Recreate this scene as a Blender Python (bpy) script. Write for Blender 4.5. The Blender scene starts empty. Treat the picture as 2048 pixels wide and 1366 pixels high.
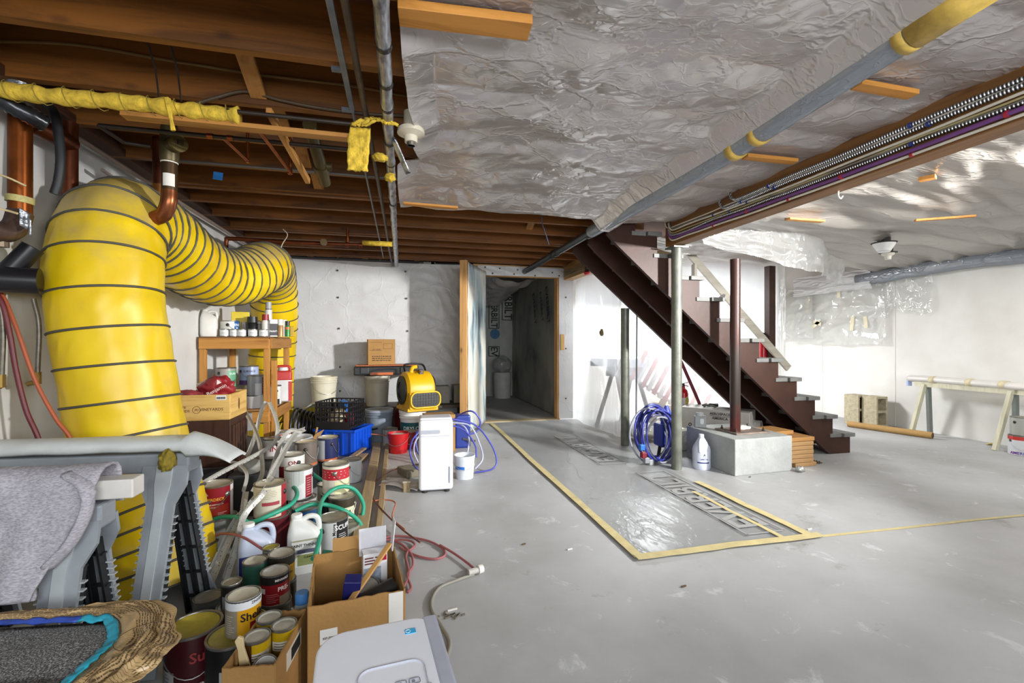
import bpy, bmesh, math, random
from math import sin, cos, pi, radians as R, sqrt, atan2, tau
from mathutils import Vector as V, Matrix as MX, noise as NZ, Euler
random.seed(7)
SC = bpy.context.scene
COL = SC.collection
# ---------------------------------------------------------------- camera, world, lights, exposure
CAM_H, FPX = 1.1, 910.0
YAW = atan2(222, FPX)
cam_d = bpy.data.cameras.new('camera'); cam_d.sensor_width = 36.0; cam_d.lens = 36.0 * FPX / 2048.0
cam_d.clip_start = 0.02; cam_d.clip_end = 60
cam = bpy.data.objects.new('camera', cam_d); COL.objects.link(cam)
cam.location = (0, 0, CAM_H); cam.rotation_euler = (pi / 2, 0, -YAW)
SC.camera = cam
SC.view_settings.view_transform = 'Standard'; SC.view_settings.look = 'None'
SC.view_settings.gamma = 1.0; SC.view_settings.use_curve_mapping = False
SC.view_settings.exposure = 0.14
wd = bpy.data.worlds.new('world'); SC.world = wd; wd.use_nodes = True
wd.node_tree.nodes['Background'].inputs[0].default_value = (0.75, 0.85, 1.0, 1)
wd.node_tree.nodes['Background'].inputs[1].default_value = 0.3
def area_light(name, loc, target, sx, sy, power, col=(1, 1, 1), spread=180):
    d = bpy.data.lights.new(name, 'AREA'); d.shape = 'RECTANGLE'; d.size = sx; d.size_y = sy
    d.energy = power; d.color = col; d.spread = R(spread)
    o = bpy.data.objects.new(name, d); COL.objects.link(o); o.location = loc
    o.rotation_euler = (V(target) - V(loc)).to_track_quat('-Z', 'Y').to_euler()
    return o
area_light('strobe_lamp', (4.15, 0.5, 1.84), (-0.5, 5.6, 1.15), 0.22, 0.22, 98, (1, .985, .96), 82)
area_light('room_lamp_behind_stairs', (3.75, 6.0, 1.9), (3.7, 5.6, 0.0), 0.9, 0.5, 135, (.97, .985, 1))
area_light('added_front_fill', (1.0, -1.75, 1.55), (0.7, 3.0, 1.1), 3.6, 1.0, 132, (.93, .97, 1))  # soft fill added behind the camera; its window is made up
area_light('added_fill_over_right_side', (4.95, 2.4, 1.93), (4.95, 2.9, 0.0), 0.5, 0.5, 22, (1, .97, .92))  # extra fill added out of view to brighten the right-hand floor
# ---------------------------------------------------------------- helpers
CA, SA = cos(YAW), sin(YAW)
def at(u, v, z=None, y=None, x=None, t=None):
    """world point seen at photo pixel (u, v) on the plane z=, y= or x=, or at depth t"""
    a = (u - 1024.0) / FPX; b = (683.0 - v) / FPX
    dx = a * CA + SA; dy = CA - a * SA
    if z is not None: t = (z - CAM_H) / b
    elif y is not None: t = y / dy
    elif x is not None: t = x / dx
    return V((dx * t, dy * t, CAM_H + b * t))
def lin(h):
    if not isinstance(h, str): return tuple(h)
    o = []
    for i in (0, 2, 4):
        c = int(h[i:i+2], 16) / 255.0
        o.append(c / 12.92 if c <= 0.04045 else ((c + 0.055) / 1.055) ** 2.4)
    return tuple(o)
MATS = {}
def nodes_of(name):
    m = bpy.data.materials.new(name); m.use_nodes = True
    nt = m.node_tree; b = nt.nodes['Principled BSDF']
    return m, nt, b
def nd(nt, t, **k):
    n = nt.nodes.new(t)
    for q, w in k.items():
        if q in n.inputs: n.inputs[q].default_value = w
        else: setattr(n, q, w)
    return n
def coords(nt, scale=(1, 1, 1), kind='Object', rot=(0, 0, 0)):
    tc = nd(nt, 'ShaderNodeTexCoord'); mp = nd(nt, 'ShaderNodeMapping')
    mp.inputs['Scale'].default_value = scale; mp.inputs['Rotation'].default_value = rot
    nt.links.new(tc.outputs[kind], mp.inputs['Vector'])
    return mp.outputs['Vector']
def ramp(nt, fac, stops):
    r = nd(nt, 'ShaderNodeValToRGB'); e = r.color_ramp.elements
    while len(e) < len(stops): e.new(0.5)
    for el, (p, c) in zip(e, stops):
        el.position = p; el.color = tuple(c) + (1,) if len(c) == 3 else c
    nt.links.new(fac, r.inputs[0]); return r.outputs[0]
def M(h, rough=.5, metal=0., var=.1, sc=7., bump=0., bsc=60., name=None, spec=.5, alpha=1.0):
    key = (h, rough, metal, var, sc, bump, bsc, alpha)
    if key in MATS: return MATS[key]
    c = lin(h)
    m, nt, b = nodes_of(name or ('paint_' + str(h)))
    b.inputs['Roughness'].default_value = rough; b.inputs['Metallic'].default_value = metal
    b.inputs['Specular IOR Level'].default_value = spec
    if alpha < 1: b.inputs['Alpha'].default_value = alpha
    if var > 0:
        vec = coords(nt); n = nd(nt, 'ShaderNodeTexNoise', Scale=sc, Detail=5.0, Roughness=.6)
        nt.links.new(vec, n.inputs['Vector'])
        lo = tuple(x * (1 - var) for x in c); hi = tuple(min(1, x * (1 + var)) for x in c)
        nt.links.new(ramp(nt, n.outputs['Fac'], [(.3, lo), (.7, hi)]), b.inputs['Base Color'])
    else: b.inputs['Base Color'].default_value = c + (1,)
    if bump > 0:
        vec2 = coords(nt); n2 = nd(nt, 'ShaderNodeTexNoise', Scale=bsc, Detail=4.0)
        nt.links.new(vec2, n2.inputs['Vector'])
        bp = nd(nt, 'ShaderNodeBump', Strength=bump, Distance=.01)
        nt.links.new(n2.outputs['Fac'], bp.inputs['Height']); nt.links.new(bp.outputs[0], b.inputs['Normal'])
    MATS[key] = m; return m
def wood(h1, h2, axis=0, rough=.6, name='wood', knots=True, fine=1.0):
    key = ('w', h1, h2, axis, rough, fine)
    if key in MATS: return MATS[key]
    m, nt, b = nodes_of(name + '_' + h1); b.inputs['Roughness'].default_value = rough
    s = [22. * fine] * 3; s[axis] = 1.6 * fine
    vec = coords(nt, s); n = nd(nt, 'ShaderNodeTexNoise', Scale=1.0, Detail=7.0, Roughness=.62, Distortion=.7)
    nt.links.new(vec, n.inputs['Vector'])
    c = ramp(nt, n.outputs['Fac'], [(.3, lin(h2)), (.52, lin(h1)), (.75, tuple(min(1, q * 1.12) for q in lin(h1)))])
    if knots:
        s2 = [5.] * 3; s2[axis] = 2.2
        v2 = coords(nt, s2); vo = nd(nt, 'ShaderNodeTexVoronoi', Scale=1.3); nt.links.new(v2, vo.inputs['Vector'])
        k = ramp(nt, vo.outputs['Distance'], [(.04, (.30, .24, .2)), (.13, (1, 1, 1))])
        mx = nd(nt, 'ShaderNodeMix', data_type='RGBA', blend_type='MULTIPLY'); mx.inputs[0].default_value = .8
        nt.links.new(c, mx.inputs[6]); nt.links.new(k, mx.inputs[7]); c = mx.outputs[2]
    nt.links.new(c, b.inputs['Base Color'])
    bp = nd(nt, 'ShaderNodeBump', Strength=.18, Distance=.005)
    nt.links.new(n.outputs['Fac'], bp.inputs['Height']); nt.links.new(bp.outputs[0], b.inputs['Normal'])
    MATS[key] = m; return m
def film(name, tint, transp=.3, transl=.5, gloss=.12, grough=.18, bump=.4, bsc=5.0, stretch=(1, 1, 1), holes=False):
    """crinkled translucent polythene"""
    m = bpy.data.materials.new(name); m.use_nodes = True; nt = m.node_tree
    nt.nodes.clear(); out = nd(nt, 'ShaderNodeOutputMaterial'); c = lin(tint) + (1,)
    vec = coords(nt, stretch)
    n = nd(nt, 'ShaderNodeTexNoise', Scale=bsc * .9, Detail=4.0, Roughness=.6); nt.links.new(vec, n.inputs['Vector'])
    wv = nd(nt, 'ShaderNodeMix', data_type='RGBA', blend_type='LINEAR_LIGHT'); wv.inputs[0].default_value = .22
    nt.links.new(vec, wv.inputs[6]); nt.links.new(n.outputs['Color'], wv.inputs[7])
    hs = []
    for k, a, w in ((.8, 1.0, .05), (2.3, .25, .07)):
        vo = nd(nt, 'ShaderNodeTexVoronoi', Scale=bsc * k); vo.feature = 'DISTANCE_TO_EDGE'; nt.links.new(wv.outputs[2], vo.inputs['Vector'])
        mr = nd(nt, 'ShaderNodeMapRange'); mr.interpolation_type = 'SMOOTHSTEP'
        for q, x in ((1, 0.), (2, w), (3, a), (4, 0.)): mr.inputs[q].default_value = x
        nt.links.new(vo.outputs['Distance'], mr.inputs[0]); hs.append(mr.outputs[0])
    ad = nd(nt, 'ShaderNodeMath', operation='ADD'); nt.links.new(hs[0], ad.inputs[0]); nt.links.new(hs[1], ad.inputs[1])
    a2 = nd(nt, 'ShaderNodeMath', operation='MULTIPLY_ADD'); nt.links.new(n.outputs['Fac'], a2.inputs[0]); a2.inputs[1].default_value = 2.4; nt.links.new(ad.outputs[0], a2.inputs[2])
    bp = nd(nt, 'ShaderNodeBump', Strength=bump, Distance=.012); nt.links.new(a2.outputs[0], bp.inputs['Height'])
    di = nd(nt, 'ShaderNodeBsdfDiffuse'); di.inputs[0].default_value = c
    tl = nd(nt, 'ShaderNodeBsdfTranslucent'); tl.inputs[0].default_value = c
    gl = nd(nt, 'ShaderNodeBsdfGlossy'); gl.inputs[0].default_value = (1, 1, 1, 1); gl.inputs['Roughness'].default_value = grough
    tr = nd(nt, 'ShaderNodeBsdfTransparent'); tr.inputs[0].default_value = (.96, .97, .97, 1)
    for s in (di, tl, gl): nt.links.new(bp.outputs[0], s.inputs['Normal'])
    def mix(f, a, b):
        x = nd(nt, 'ShaderNodeMixShader'); x.inputs[0].default_value = f
        nt.links.new(a, x.inputs[1]); nt.links.new(b, x.inputs[2]); return x
    a = mix(transl, di.outputs[0], tl.outputs[0]); b2 = mix(transp, a.outputs[0], tr.outputs[0])
    fr = nd(nt, 'ShaderNodeLayerWeight', Blend=.25); nt.links.new(bp.outputs[0], fr.inputs['Normal'])
    mm = nd(nt, 'ShaderNodeMath', operation='MULTIPLY_ADD'); mm.inputs[1].default_value = .22; mm.inputs[2].default_value = gloss
    nt.links.new(fr.outputs['Fresnel'], mm.inputs[0])
    f = mix(gloss, b2.outputs[0], gl.outputs[0]); nt.links.new(mm.outputs[0], f.inputs[0])
    nt.links.new(f.outputs[0], out.inputs[0]); return m
class MB:
    """collects shapes into one mesh"""
    def __init__(s): s.v = []; s.f = []
    def add(s, vs, fs, mx=None):
        o = len(s.v)
        s.v += [tuple(mx @ V(p)) if mx else tuple(p) for p in vs]
        s.f += [tuple(i + o for i in f) for f in fs]; return s
    def box(s, c, d, mx=None, rz=0):
        x, y, z = d[0] / 2, d[1] / 2, d[2] / 2
        vs = [(i * x, j * y, k * z) for k in (-1, 1) for j in (-1, 1) for i in (-1, 1)]
        mm = MX.Translation(c) @ MX.Rotation(rz, 4, 'Z')
        if mx: mm = mx @ mm
        return s.add(vs, [(0, 2, 3, 1), (4, 5, 7, 6), (0, 1, 5, 4), (2, 6, 7, 3), (0, 4, 6, 2), (1, 3, 7, 5)], mm)
    def bar(s, a, b, w, h, up=(0, 0, 1)):
        """box along a->b, w across, h along up"""
        a, b = V(a), V(b); d = (b - a); L = d.length; d.normalize(); u = V(up)
        r = d.cross(u)
        if r.length < 1e-4: r = d.cross(V((1, 0, 0)))
        r.normalize(); u = r.cross(d)
        mx = MX((r, d, u)).transposed().to_4x4(); mx.translation = (a + b) / 2
        return s.box((0, 0, 0), (w, L, h), mx)
    def lathe(s, prof, n=24, c=(0, 0, 0), mx=None, a0=0, a1=tau, wob=None):
        full = abs(a1 - a0 - tau) < 1e-6; m = n if full else n + 1
        vs = []
        for r, z in prof:
            for i in range(m):
                a = a0 + (a1 - a0) * i / n
                rr = r * (wob(a, z) if wob else 1)
                vs.append((c[0] + rr * cos(a), c[1] + rr * sin(a), c[2] + z))
        fs = []
        for j in range(len(prof) - 1):
            for i in range(n):
                k = (i + 1) % m if full else i + 1
                fs.append((j * m + i, j * m + k, (j + 1) * m + k, (j + 1) * m + i))
        return s.add(vs, fs, mx)
    def tube(s, pts, r, n=8, closed=False, cap=True, flat=1.0, mx=None):
        pts = [V(p) for p in pts]; N = len(pts)
        rs = r if isinstance(r, (list, tuple)) else [r] * N
        tg = []
        for i in range(N):
            a = pts[(i - 1) % N] if closed or i > 0 else pts[0]
            b = pts[(i + 1) % N] if closed or i < N - 1 else pts[-1]
            d = b - a; d = d.normalized() if d.length > 1e-9 else V((0, 0, 1)); tg.append(d)
        up = V((0, 0, 1)) if abs(tg[0].z) < .9 else V((1, 0, 0))
        nrm = (up - tg[0] * up.dot(tg[0])).normalized(); vs = []
        for i in range(N):
            nrm = nrm - tg[i] * nrm.dot(tg[i])
            nrm = nrm.normalized() if nrm.length > 1e-6 else tg[i].orthogonal().normalized()
            bi = tg[i].cross(nrm)
            for k in range(n):
                a = tau * k / n
                vs.append(pts[i] + (nrm * cos(a) * flat + bi * sin(a)) * rs[i])
        fs = []
        for i in range(N if closed else N - 1):
            j = (i + 1) % N
            for k in range(n):
                q = (k + 1) % n
                fs.append((i * n + k, i * n + q, j * n + q, j * n + k))
        if cap and not closed:
            fs.append(tuple(range(n - 1, -1, -1))); fs.append(tuple((N - 1) * n + k for k in range(n)))
        return s.add(vs, fs, mx)
    def prism(s, poly, h, mx=None, z0=0):
        n = len(poly); vs = [(x, y, z0) for x, y in poly] + [(x, y, z0 + h) for x, y in poly]
        fs = [tuple(range(n - 1, -1, -1)), tuple(range(n, 2 * n))] + [(i, (i + 1) % n, n + (i + 1) % n, n + i) for i in range(n)]
        return s.add(vs, fs, mx)
    def grid(s, fn, nu, nv, mx=None):
        vs = [fn(i / nu, j / nv) for j in range(nv + 1) for i in range(nu + 1)]
        fs = [(j * (nu + 1) + i, j * (nu + 1) + i + 1, (j + 1) * (nu + 1) + i + 1, (j + 1) * (nu + 1) + i) for j in range(nv) for i in range(nu)]
        return s.add(vs, fs, mx)
    def build(s, name, mat=None, par=None, smooth=None, bev=0, seg=2, solid=0, sub=0, loc=None, rot=None):
        me = bpy.data.meshes.new(name); me.from_pydata(s.v, [], s.f); me.validate()
        if smooth is not None:
            me.polygons.foreach_set('use_smooth', [True] * len(me.polygons))
            if smooth < 180: me.set_sharp_from_angle(angle=R(smooth))
        me.update()
        o = bpy.data.objects.new(name, me); COL.objects.link(o)
        if mat: me.materials.append(mat)
        if par: o.parent = par
        if loc: o.location = loc
        if rot: o.rotation_euler = rot
        if solid:
            md = o.modifiers.new('thickness', 'SOLIDIFY'); md.thickness = solid; md.offset = 0
        if sub:
            md = o.modifiers.new('smoothing', 'SUBSURF'); md.levels = sub; md.render_levels = sub
        if bev:
            md = o.modifiers.new('bevel', 'BEVEL'); md.width = bev; md.segments = seg; md.limit_method = 'ANGLE'; md.angle_limit = R(40)
        return o
def tag(o, label, cat, group=None):
    o['label'] = label; o['category'] = cat
    if group: o['group'] = group
    return o
def thing(name, label, cat, loc=(0, 0, 0), rot=(0, 0, 0), group=None):
    o = bpy.data.objects.new(name, None); COL.objects.link(o); o.empty_display_size = .05
    o.location = loc; o.rotation_euler = rot if isinstance(rot, (tuple, list, Euler)) else (0, 0, rot)
    return tag(o, label, cat, group)
def struct(o): o['kind'] = 'structure'; return o
def stuff(o): o['kind'] = 'stuff'; return o
def cr(pts, n=6, closed=False):
    """Catmull-Rom through pts"""
    P = [V(p) for p in pts]; N = len(P); out = []
    for i in range(N if closed else N - 1):
        p0 = P[(i - 1) % N] if closed or i > 0 else P[0] * 2 - P[1]
        p1 = P[i]; p2 = P[(i + 1) % N]
        p3 = P[(i + 2) % N] if closed or i + 2 < N else P[-1] * 2 - P[-2]
        for k in range(n):
            t = k / n; out.append(.5 * ((2 * p1) + (p2 - p0) * t + (2 * p0 - 5 * p1 + 4 * p2 - p3) * t * t + (3 * p1 - p0 - 3 * p2 + p3) * t ** 3))
    if not closed: out.append(P[-1])
    return out
def text_mesh(s, size, extrude=.0004, bold=False, align='LEFT', sx=1.0):
    cu = bpy.data.curves.new('lettering', 'FONT'); cu.body = s; cu.size = size; cu.extrude = extrude
    cu.resolution_u = 2; cu.align_x = align; cu.align_y = 'CENTER'
    if bold: cu.offset = size * .018
    o = bpy.data.objects.new('lettering', cu); COL.objects.link(o)
    bpy.context.view_layer.update()
    dg = bpy.context.evaluated_depsgraph_get()
    me = bpy.data.meshes.new_from_object(o.evaluated_get(dg))
    vs = [tuple(v.co) for v in me.vertices]; fs = [tuple(p.vertices) for p in me.polygons]
    bpy.data.objects.remove(o); bpy.data.curves.remove(cu); bpy.data.meshes.remove(me)
    return [(x * sx, y, z) for x, y, z in vs], fs
def text(s, size, mat, par, mx, wrap=None, align='CENTER', bold=False, sx=1.0, name='lettering'):
    """flat lettering on the xy plane of mx, or wrapped round a z cylinder: wrap=(radius, angle, z)"""
    vs, fs = text_mesh(s, size, align=align, bold=bold, sx=sx); mb = MB()
    if wrap:
        r, a0, z0 = wrap[:3]; vert = len(wrap) > 3
        vs = [(( -y if vert else x), (x if vert else y), z) for x, y, z in vs]
        mb.add([((r + .0006 + z) * cos(a0 + x / r), (r + .0006 + z) * sin(a0 + x / r), z0 + y) for x, y, z in vs], fs)
    else: mb.add(vs, fs, mx)
    return mb.build(name, mat, par)
def face_mx(o, xdir, ydir):
    x = V(xdir).normalized(); y = V(ydir).normalized(); z = x.cross(y)
    m = MX((x, y, z)).transposed().to_4x4(); m.translation = V(o); return m
def nz(x, y, z=0.): return NZ.noise(V((x, y, z)))
def clone(root, loc=None, rot=None, label=None):
    r = root.copy(); COL.objects.link(r)
    if loc is not None: r.location = loc
    if rot is not None: r.rotation_euler = rot
    if label: r['label'] = label
    for ch in [q for q in bpy.data.objects if q.parent == root]:
        c = ch.copy(); COL.objects.link(c); c.parent = r
        for g in [q for q in bpy.data.objects if q.parent == ch]:
            d = g.copy(); COL.objects.link(d); d.parent = c
    return r
# ================================================================ the room shell
XL, XR, YB, YF, ZC = -1.6, 6.22, 6.1, -2.2, 2.15
ZD = ZC + .235
# floor
def floor_mat():
    m, nt, b = nodes_of('painted_concrete_floor')
    v = coords(nt); n1 = nd(nt, 'ShaderNodeTexNoise', Scale=1.1, Detail=6.0, Roughness=.6); nt.links.new(v, n1.inputs['Vector'])
    c = ramp(nt, n1.outputs['Fac'], [(.28, lin('9b9b9a')), (.5, lin('acadae')), (.72, lin('b7b9bb'))])
    v2 = coords(nt, (1, 1, 1)); n2 = nd(nt, 'ShaderNodeTexNoise', Scale=5.5, Detail=9.0, Roughness=.72, Distortion=.6); nt.links.new(v2, n2.inputs['Vector'])
    k = ramp(nt, n2.outputs['Fac'], [(.59, (0, 0, 0)), (.68, (1, 1, 1))])
    mx = nd(nt, 'ShaderNodeMix', data_type='RGBA'); nt.links.new(k, mx.inputs[0]); nt.links.new(c, mx.inputs[6]); mx.inputs[7].default_value = lin('c9cbcd') + (1,)
    n3 = nd(nt, 'ShaderNodeTexNoise', Scale=2.3, Detail=8.0, Roughness=.75); nt.links.new(coords(nt, (1, 1, 1), rot=(0, 0, .6)), n3.inputs['Vector'])
    k3 = ramp(nt, n3.outputs['Fac'], [(.3, (1, 1, 1)), (.4, (0, 0, 0))])
    mx2 = nd(nt, 'ShaderNodeMix', data_type='RGBA'); nt.links.new(k3, mx2.inputs[0]); nt.links.new(mx.outputs[2], mx2.inputs[6]); mx2.inputs[7].default_value = lin('8b8983') + (1,)
    nt.links.new(mx2.outputs[2], b.inputs['Base Color'])
    rr = ramp(nt, n2.outputs['Fac'], [(.3, (.42,) * 3), (.7, (.6,) * 3)]); nt.links.new(rr, b.inputs['Roughness'])
    n4 = nd(nt, 'ShaderNodeTexNoise', Scale=60., Detail=3.0); nt.links.new(v, n4.inputs['Vector'])
    bp = nd(nt, 'ShaderNodeBump', Strength=.06, Distance=.004); nt.links.new(n4.outputs['Fac'], bp.inputs['Height']); nt.links.new(bp.outputs[0], b.inputs['Normal'])
    return m
def white_wall(name, c1, c2, dirt='8c877c', sc=2.):
    m, nt, b = nodes_of(name); v = coords(nt)
    n1 = nd(nt, 'ShaderNodeTexNoise', Scale=sc, Detail=6.0); nt.links.new(v, n1.inputs['Vector'])
    c = ramp(nt, n1.outputs['Fac'], [(.35, lin(c1)), (.65, lin(c2))])
    n2 = nd(nt, 'ShaderNodeTexNoise', Scale=4., Detail=9.0, Roughness=.78); nt.links.new(coords(nt, (1, 1, .6)), n2.inputs['Vector'])
    k = ramp(nt, n2.outputs['Fac'], [(.68, (0, 0, 0)), (.76, (.6, .6, .6))])
    mx = nd(nt, 'ShaderNodeMix', data_type='RGBA'); nt.links.new(k, mx.inputs[0]); nt.links.new(c, mx.inputs[6]); mx.inputs[7].default_value = lin(dirt) + (1,)
    nt.links.new(mx.outputs[2], b.inputs['Base Color']); b.inputs['Roughness'].default_value = .75
    n4 = nd(nt, 'ShaderNodeTexNoise', Scale=35., Detail=5.0); nt.links.new(v, n4.inputs['Vector'])
    bp = nd(nt, 'ShaderNodeBump', Strength=.12, Distance=.006); nt.links.new(n4.outputs['Fac'], bp.inputs['Height']); nt.links.new(bp.outputs[0], b.inputs['Normal'])
    return m
W_WALL = white_wall('white_painted_concrete', 'd8d6d0', 'e6e5e1')
W_DUSTY = white_wall('dusty_white_concrete', 'c9c8c6', 'dcdcda', '77736c')
struct(MB().box(((XL + XR) / 2, (YF + 9.6) / 2, -.05), (XR - XL + .6, 9.6 - YF + .3, .1)).build('floor', floor_mat()))
struct(MB().box((XL - .1, (YF + YB) / 2, 1.2), (.2, YB - YF, 2.5)).build('wall_left', W_DUSTY))
struct(MB().box((XR + .1, (YF + 6.9) / 2, 1.2), (.2, 6.9 - YF, 2.5)).build('wall_right', W_WALL))
# seams of the concrete forms on the right wall
mb = MB().box(((XL + XR) / 2, YF - .1, 1.2), (XR - XL + .4, .2, 2.5)); struct(mb.build('wall_front', W_WALL))
# back wall: left of the doorway, above it, right of it
DX0, DX1, DZ = 1.09, 2.13, 1.995
struct(MB().box(((XL + DX0 - .07) / 2, YB + .06, 1.06), (DX0 - .07 - XL, .12, 2.12)).build('wall_back', W_DUSTY))
struct(MB().box(((2.3 + XR) / 2, 6.95, 1.2), (XR - 2.3, .1, 2.5)).build('wall_far', W_WALL))
# corridor behind the doorway
cor = M('9b9a93', .6, 0, .25, 3., name='corridor_film_covered_board')
struct(MB().box((DX0 - .75, 7.6, 1.2), (.1, 2.9, 2.4)).build('wall_corridor_left', cor))
struct(MB().box((2.32, 7.6, 1.2), (.16, 2.9, 2.4)).build('wall_corridor_right', cor))
struct(MB().box((1.5, 9.1, 1.2), (1.9, .1, 2.4)).build('wall_corridor_end', cor))
struct(MB().box((1.4, 7.7, 2.16), (1.9, 2.8, .04)).build('ceiling_corridor', cor))
# ceiling deck with joists
DECK = wood('5c3014', '3a1c0c', 0, .7, 'subfloor')
ceil = struct(MB().box(((XL + XR) / 2, (YF + 9.2) / 2, ZD + .02), (XR - XL + .4, 9.2 - YF, .04)).build('ceiling', DECK))
JW = wood('7d4a10', '553006', 0, .62, 'joist_fir'); JW2 = wood('9c6430', '7a4418', 0, .62, 'joist_fir')
jm = {}
for i in range(-9, 11):
    y = 1.835 + .406 * i
    x1 = 2.21 if y < 4.5 else 2.36
    key = x1
    if key not in jm:
        jo = MB().box((0, 0, 0), (x1 - XL, .04, .235)).build('joist', JW, ceil); jm[key] = jo.data
    else:
        jo = bpy.data.objects.new('joist', jm[key]); COL.objects.link(jo); jo.parent = ceil
    jo.location = ((x1 + XL) / 2, y, ZC + .1175)
    if i % 3 == 1 and y > 3: # doubled joist, a few mm lower
        j2 = bpy.data.objects.new('joist', jm[key]); COL.objects.link(j2); j2.parent = ceil; j2.location = ((x1 + XL) / 2, y + .045, ZC + .108)
# diagonal bridging between joists
for (x, y0, s) in ((-.62, 1.835, 1), (-.60, 2.241, 1), (-.58, 2.647, 1), (-.57, 3.053, 1), (1.2, 3.9, 1)):
    MB().bar((x, y0 + .02, ZC + (.20 if s > 0 else .03)), (x + .01, y0 + .385, ZC + (.03 if s > 0 else .2)), .065, .018, (0, 0, 1)).build('bridging', wood('a8743c', '7d4f20', 1), ceil)
# sill plate and rim on the left and back walls
SILL = wood('4a2810', '2c1608', 1, .7, 'sill')
MB().box((XL + .04, (YF + YB) / 2, ZC + .02), (.08, YB - YF, .04)).build('sill_plate', SILL, ceil)
MB().box((XL + .02, (YF + YB) / 2, ZC + .13), (.04, YB - YF, .2)).build('rim_board', SILL, ceil)
MB().box(((XL + 2.3) / 2, YB + .08, ZC + .12), (2.3 - XL, .1, .22)).build('rim_board', SILL, ceil)
for x in (-1.1, -.45, .2, .78, 1.5, 1.9):
    MB().bar((x, YB + .02, ZC + .02), (x + .05, YB - .16, ZC + .05), .07, .03).build('blocking', wood('b08658', '8b6034', 1), ceil)
# made-up window behind the camera, added to go with the front fill light
fr = M('e8e6e0', .5); win = struct(MB().box((1.0, YF + .01, 1.55), (3.8, .02, 1.15)).build('added_window_1', M('cfe0ee', .1)))
for c, d in (((1.0, YF + .03, 2.12), (3.9, .05, .06)), ((1.0, YF + .03, .98), (3.9, .05, .06)), ((-.92, YF + .03, 1.55), (.06, .05, 1.2)), ((2.92, YF + .03, 1.55), (.06, .05, 1.2))):
    MB().box(c, d).build('added_window_frame', fr, win)
# ---------------------------------------------------------------- main beams
BW = wood('7a5228', '55340f', 1, .62, 'beam', fine=.8)
beam = thing('main_beam', 'long built-up wooden ceiling beam with cables stapled along its side', 'beam', (2.29, 1.0, 1.918))
for k, dx in enumerate((-.045, 0, .045)):
    MB().box((dx, .16, .105 + .003 * k), (.043, 4.7, .21)).build('plank', BW, beam, bev=.003)
beam2 = thing('main_beam', 'short wooden beam running from the stairs to the doorway wall', 'beam', (2.29, 5.3, 1.96))
for k, dx in enumerate((-.045, 0, .045)):
    MB().box((dx, 0, .1), (.043, 1.66, .2)).build('plank', wood('a9814f', '85602f', 1), beam2, bev=.003)
# ---------------------------------------------------------------- posts
def post_mat(name, c, patch=None):
    return M(c, .38, .25, .3, 9., .15, 50., name=name)
def post(loc, h, r, mat, label, base=True):
    t = thing('support_post', label, 'post', loc)
    MB().lathe([(0, .0), (r, 0), (r, h), (0, h)], 24).build('pipe', mat, t, smooth=40)
    if base:
        MB().box((0, 0, h - .005), (.14, .14, .012)).build('cap_plate', mat, t)
    return t
gp = post_mat('grey_green_post_paint', '6f7268')
post((2.31, 3.477, 0), 1.912, .044, gp, 'grey-green steel post under the end of the long beam')
post((2.313, 4.413, 0), 1.452, .044, gp, 'grey-green steel post under the rear edge of the stairs', base=False)
# ================================================================ stairs
BR = M('3d251c', .5, 0, .22, 5., .12, 30., name='brown_stair_paint', spec=.3)
TR = M('72726f', .6, 0, .15, 12., name='grey_tread_paint')
st = thing('staircase', 'brown-painted open wooden staircase with grey treads and three stringers', 'stairs', (4.2, 4.0, 0))
RUN, RISE, NX, NZ0 = .213, .1857, 4.346 - 4.2, .2
def stringer(y, th=.038, extra=0.):
    """sawtooth side board, outline in the x-z plane"""
    p = [(-.03, 0.), (NX - .03, 0.)]
    for i in range(11):
        xn = NX - .03 - RUN * i; zt = NZ0 - .036 + RISE * i
        p.append((xn, zt)); p.append((xn - RUN, zt))
    p.append((NX - .03 - RUN * 11, 2.14)); 
    p.append((NX - .03 - RUN * 11 - .26, 2.14)); p.append((NX - .03 - RUN * 11 - .26, 2.02))
    p.append((1.80 - 4.2, 1.932))
    p.append((-.138, 0.))
    mx = face_mx((0, y + th / 2, 0), (1, 0, 0), (0, 0, 1))
    return MB().prism(p[1:], th, mx)
for y in (-.4, 0.0, .4): stringer(y).build('stringer', BR, st)
for i in range(11):
    xn = NX - RUN * i; z = NZ0 + RISE * i
    MB().box((xn - .068, -.005, z - .018), (.135, .89, .036)).build('tread_board', TR, st, bev=.003)
    MB().box((xn - .212, .005, z - .019), (.135, .87, .036)).build('tread_board', TR, st, bev=.003)
    MB().box((xn - .04 , 0, z - .036 - (RISE - .036) / 2 + (.0 if i else -.004)), (.02, .76, RISE - .036)).build('riser', BR, st)
# dark scuff on the front stringer
MB().lathe([(0, 0), (.03, 0), (.03, .002), (0, .002)], 14, mx=face_mx((-1.36, -.42, 1.5), (.8, 0, .6), (-.6, 0, .8)) @ MX.Diagonal((1.6, .7, 1, 1))).build('scuff_mark', M('1c1617', .6), st)
# sloping hand rail board
rail = thing('handrail', 'pale wooden handrail board sloping down behind the staircase', 'handrail', (3.7, 4.5, 1.45))
a = at(1366, 492, y=4.5) - V((3.7, 4.5, 1.45)); b = at(1577, 737, y=4.5) - V((3.7, 4.5, 1.45))
MB().bar(a, b, .03, .085).build('board', wood('c9c2b4', 'b3aa99', 0, .6), rail, bev=.004)
MB().bar(a * .9 + b * .1 + V((0, 0, -.06)), a * .9 + b * .1 + V((0, 0, -.6)), .03, .06, (0, 1, 0)).build('rail_bracket', M('c9c2b4', .6), rail)
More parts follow.
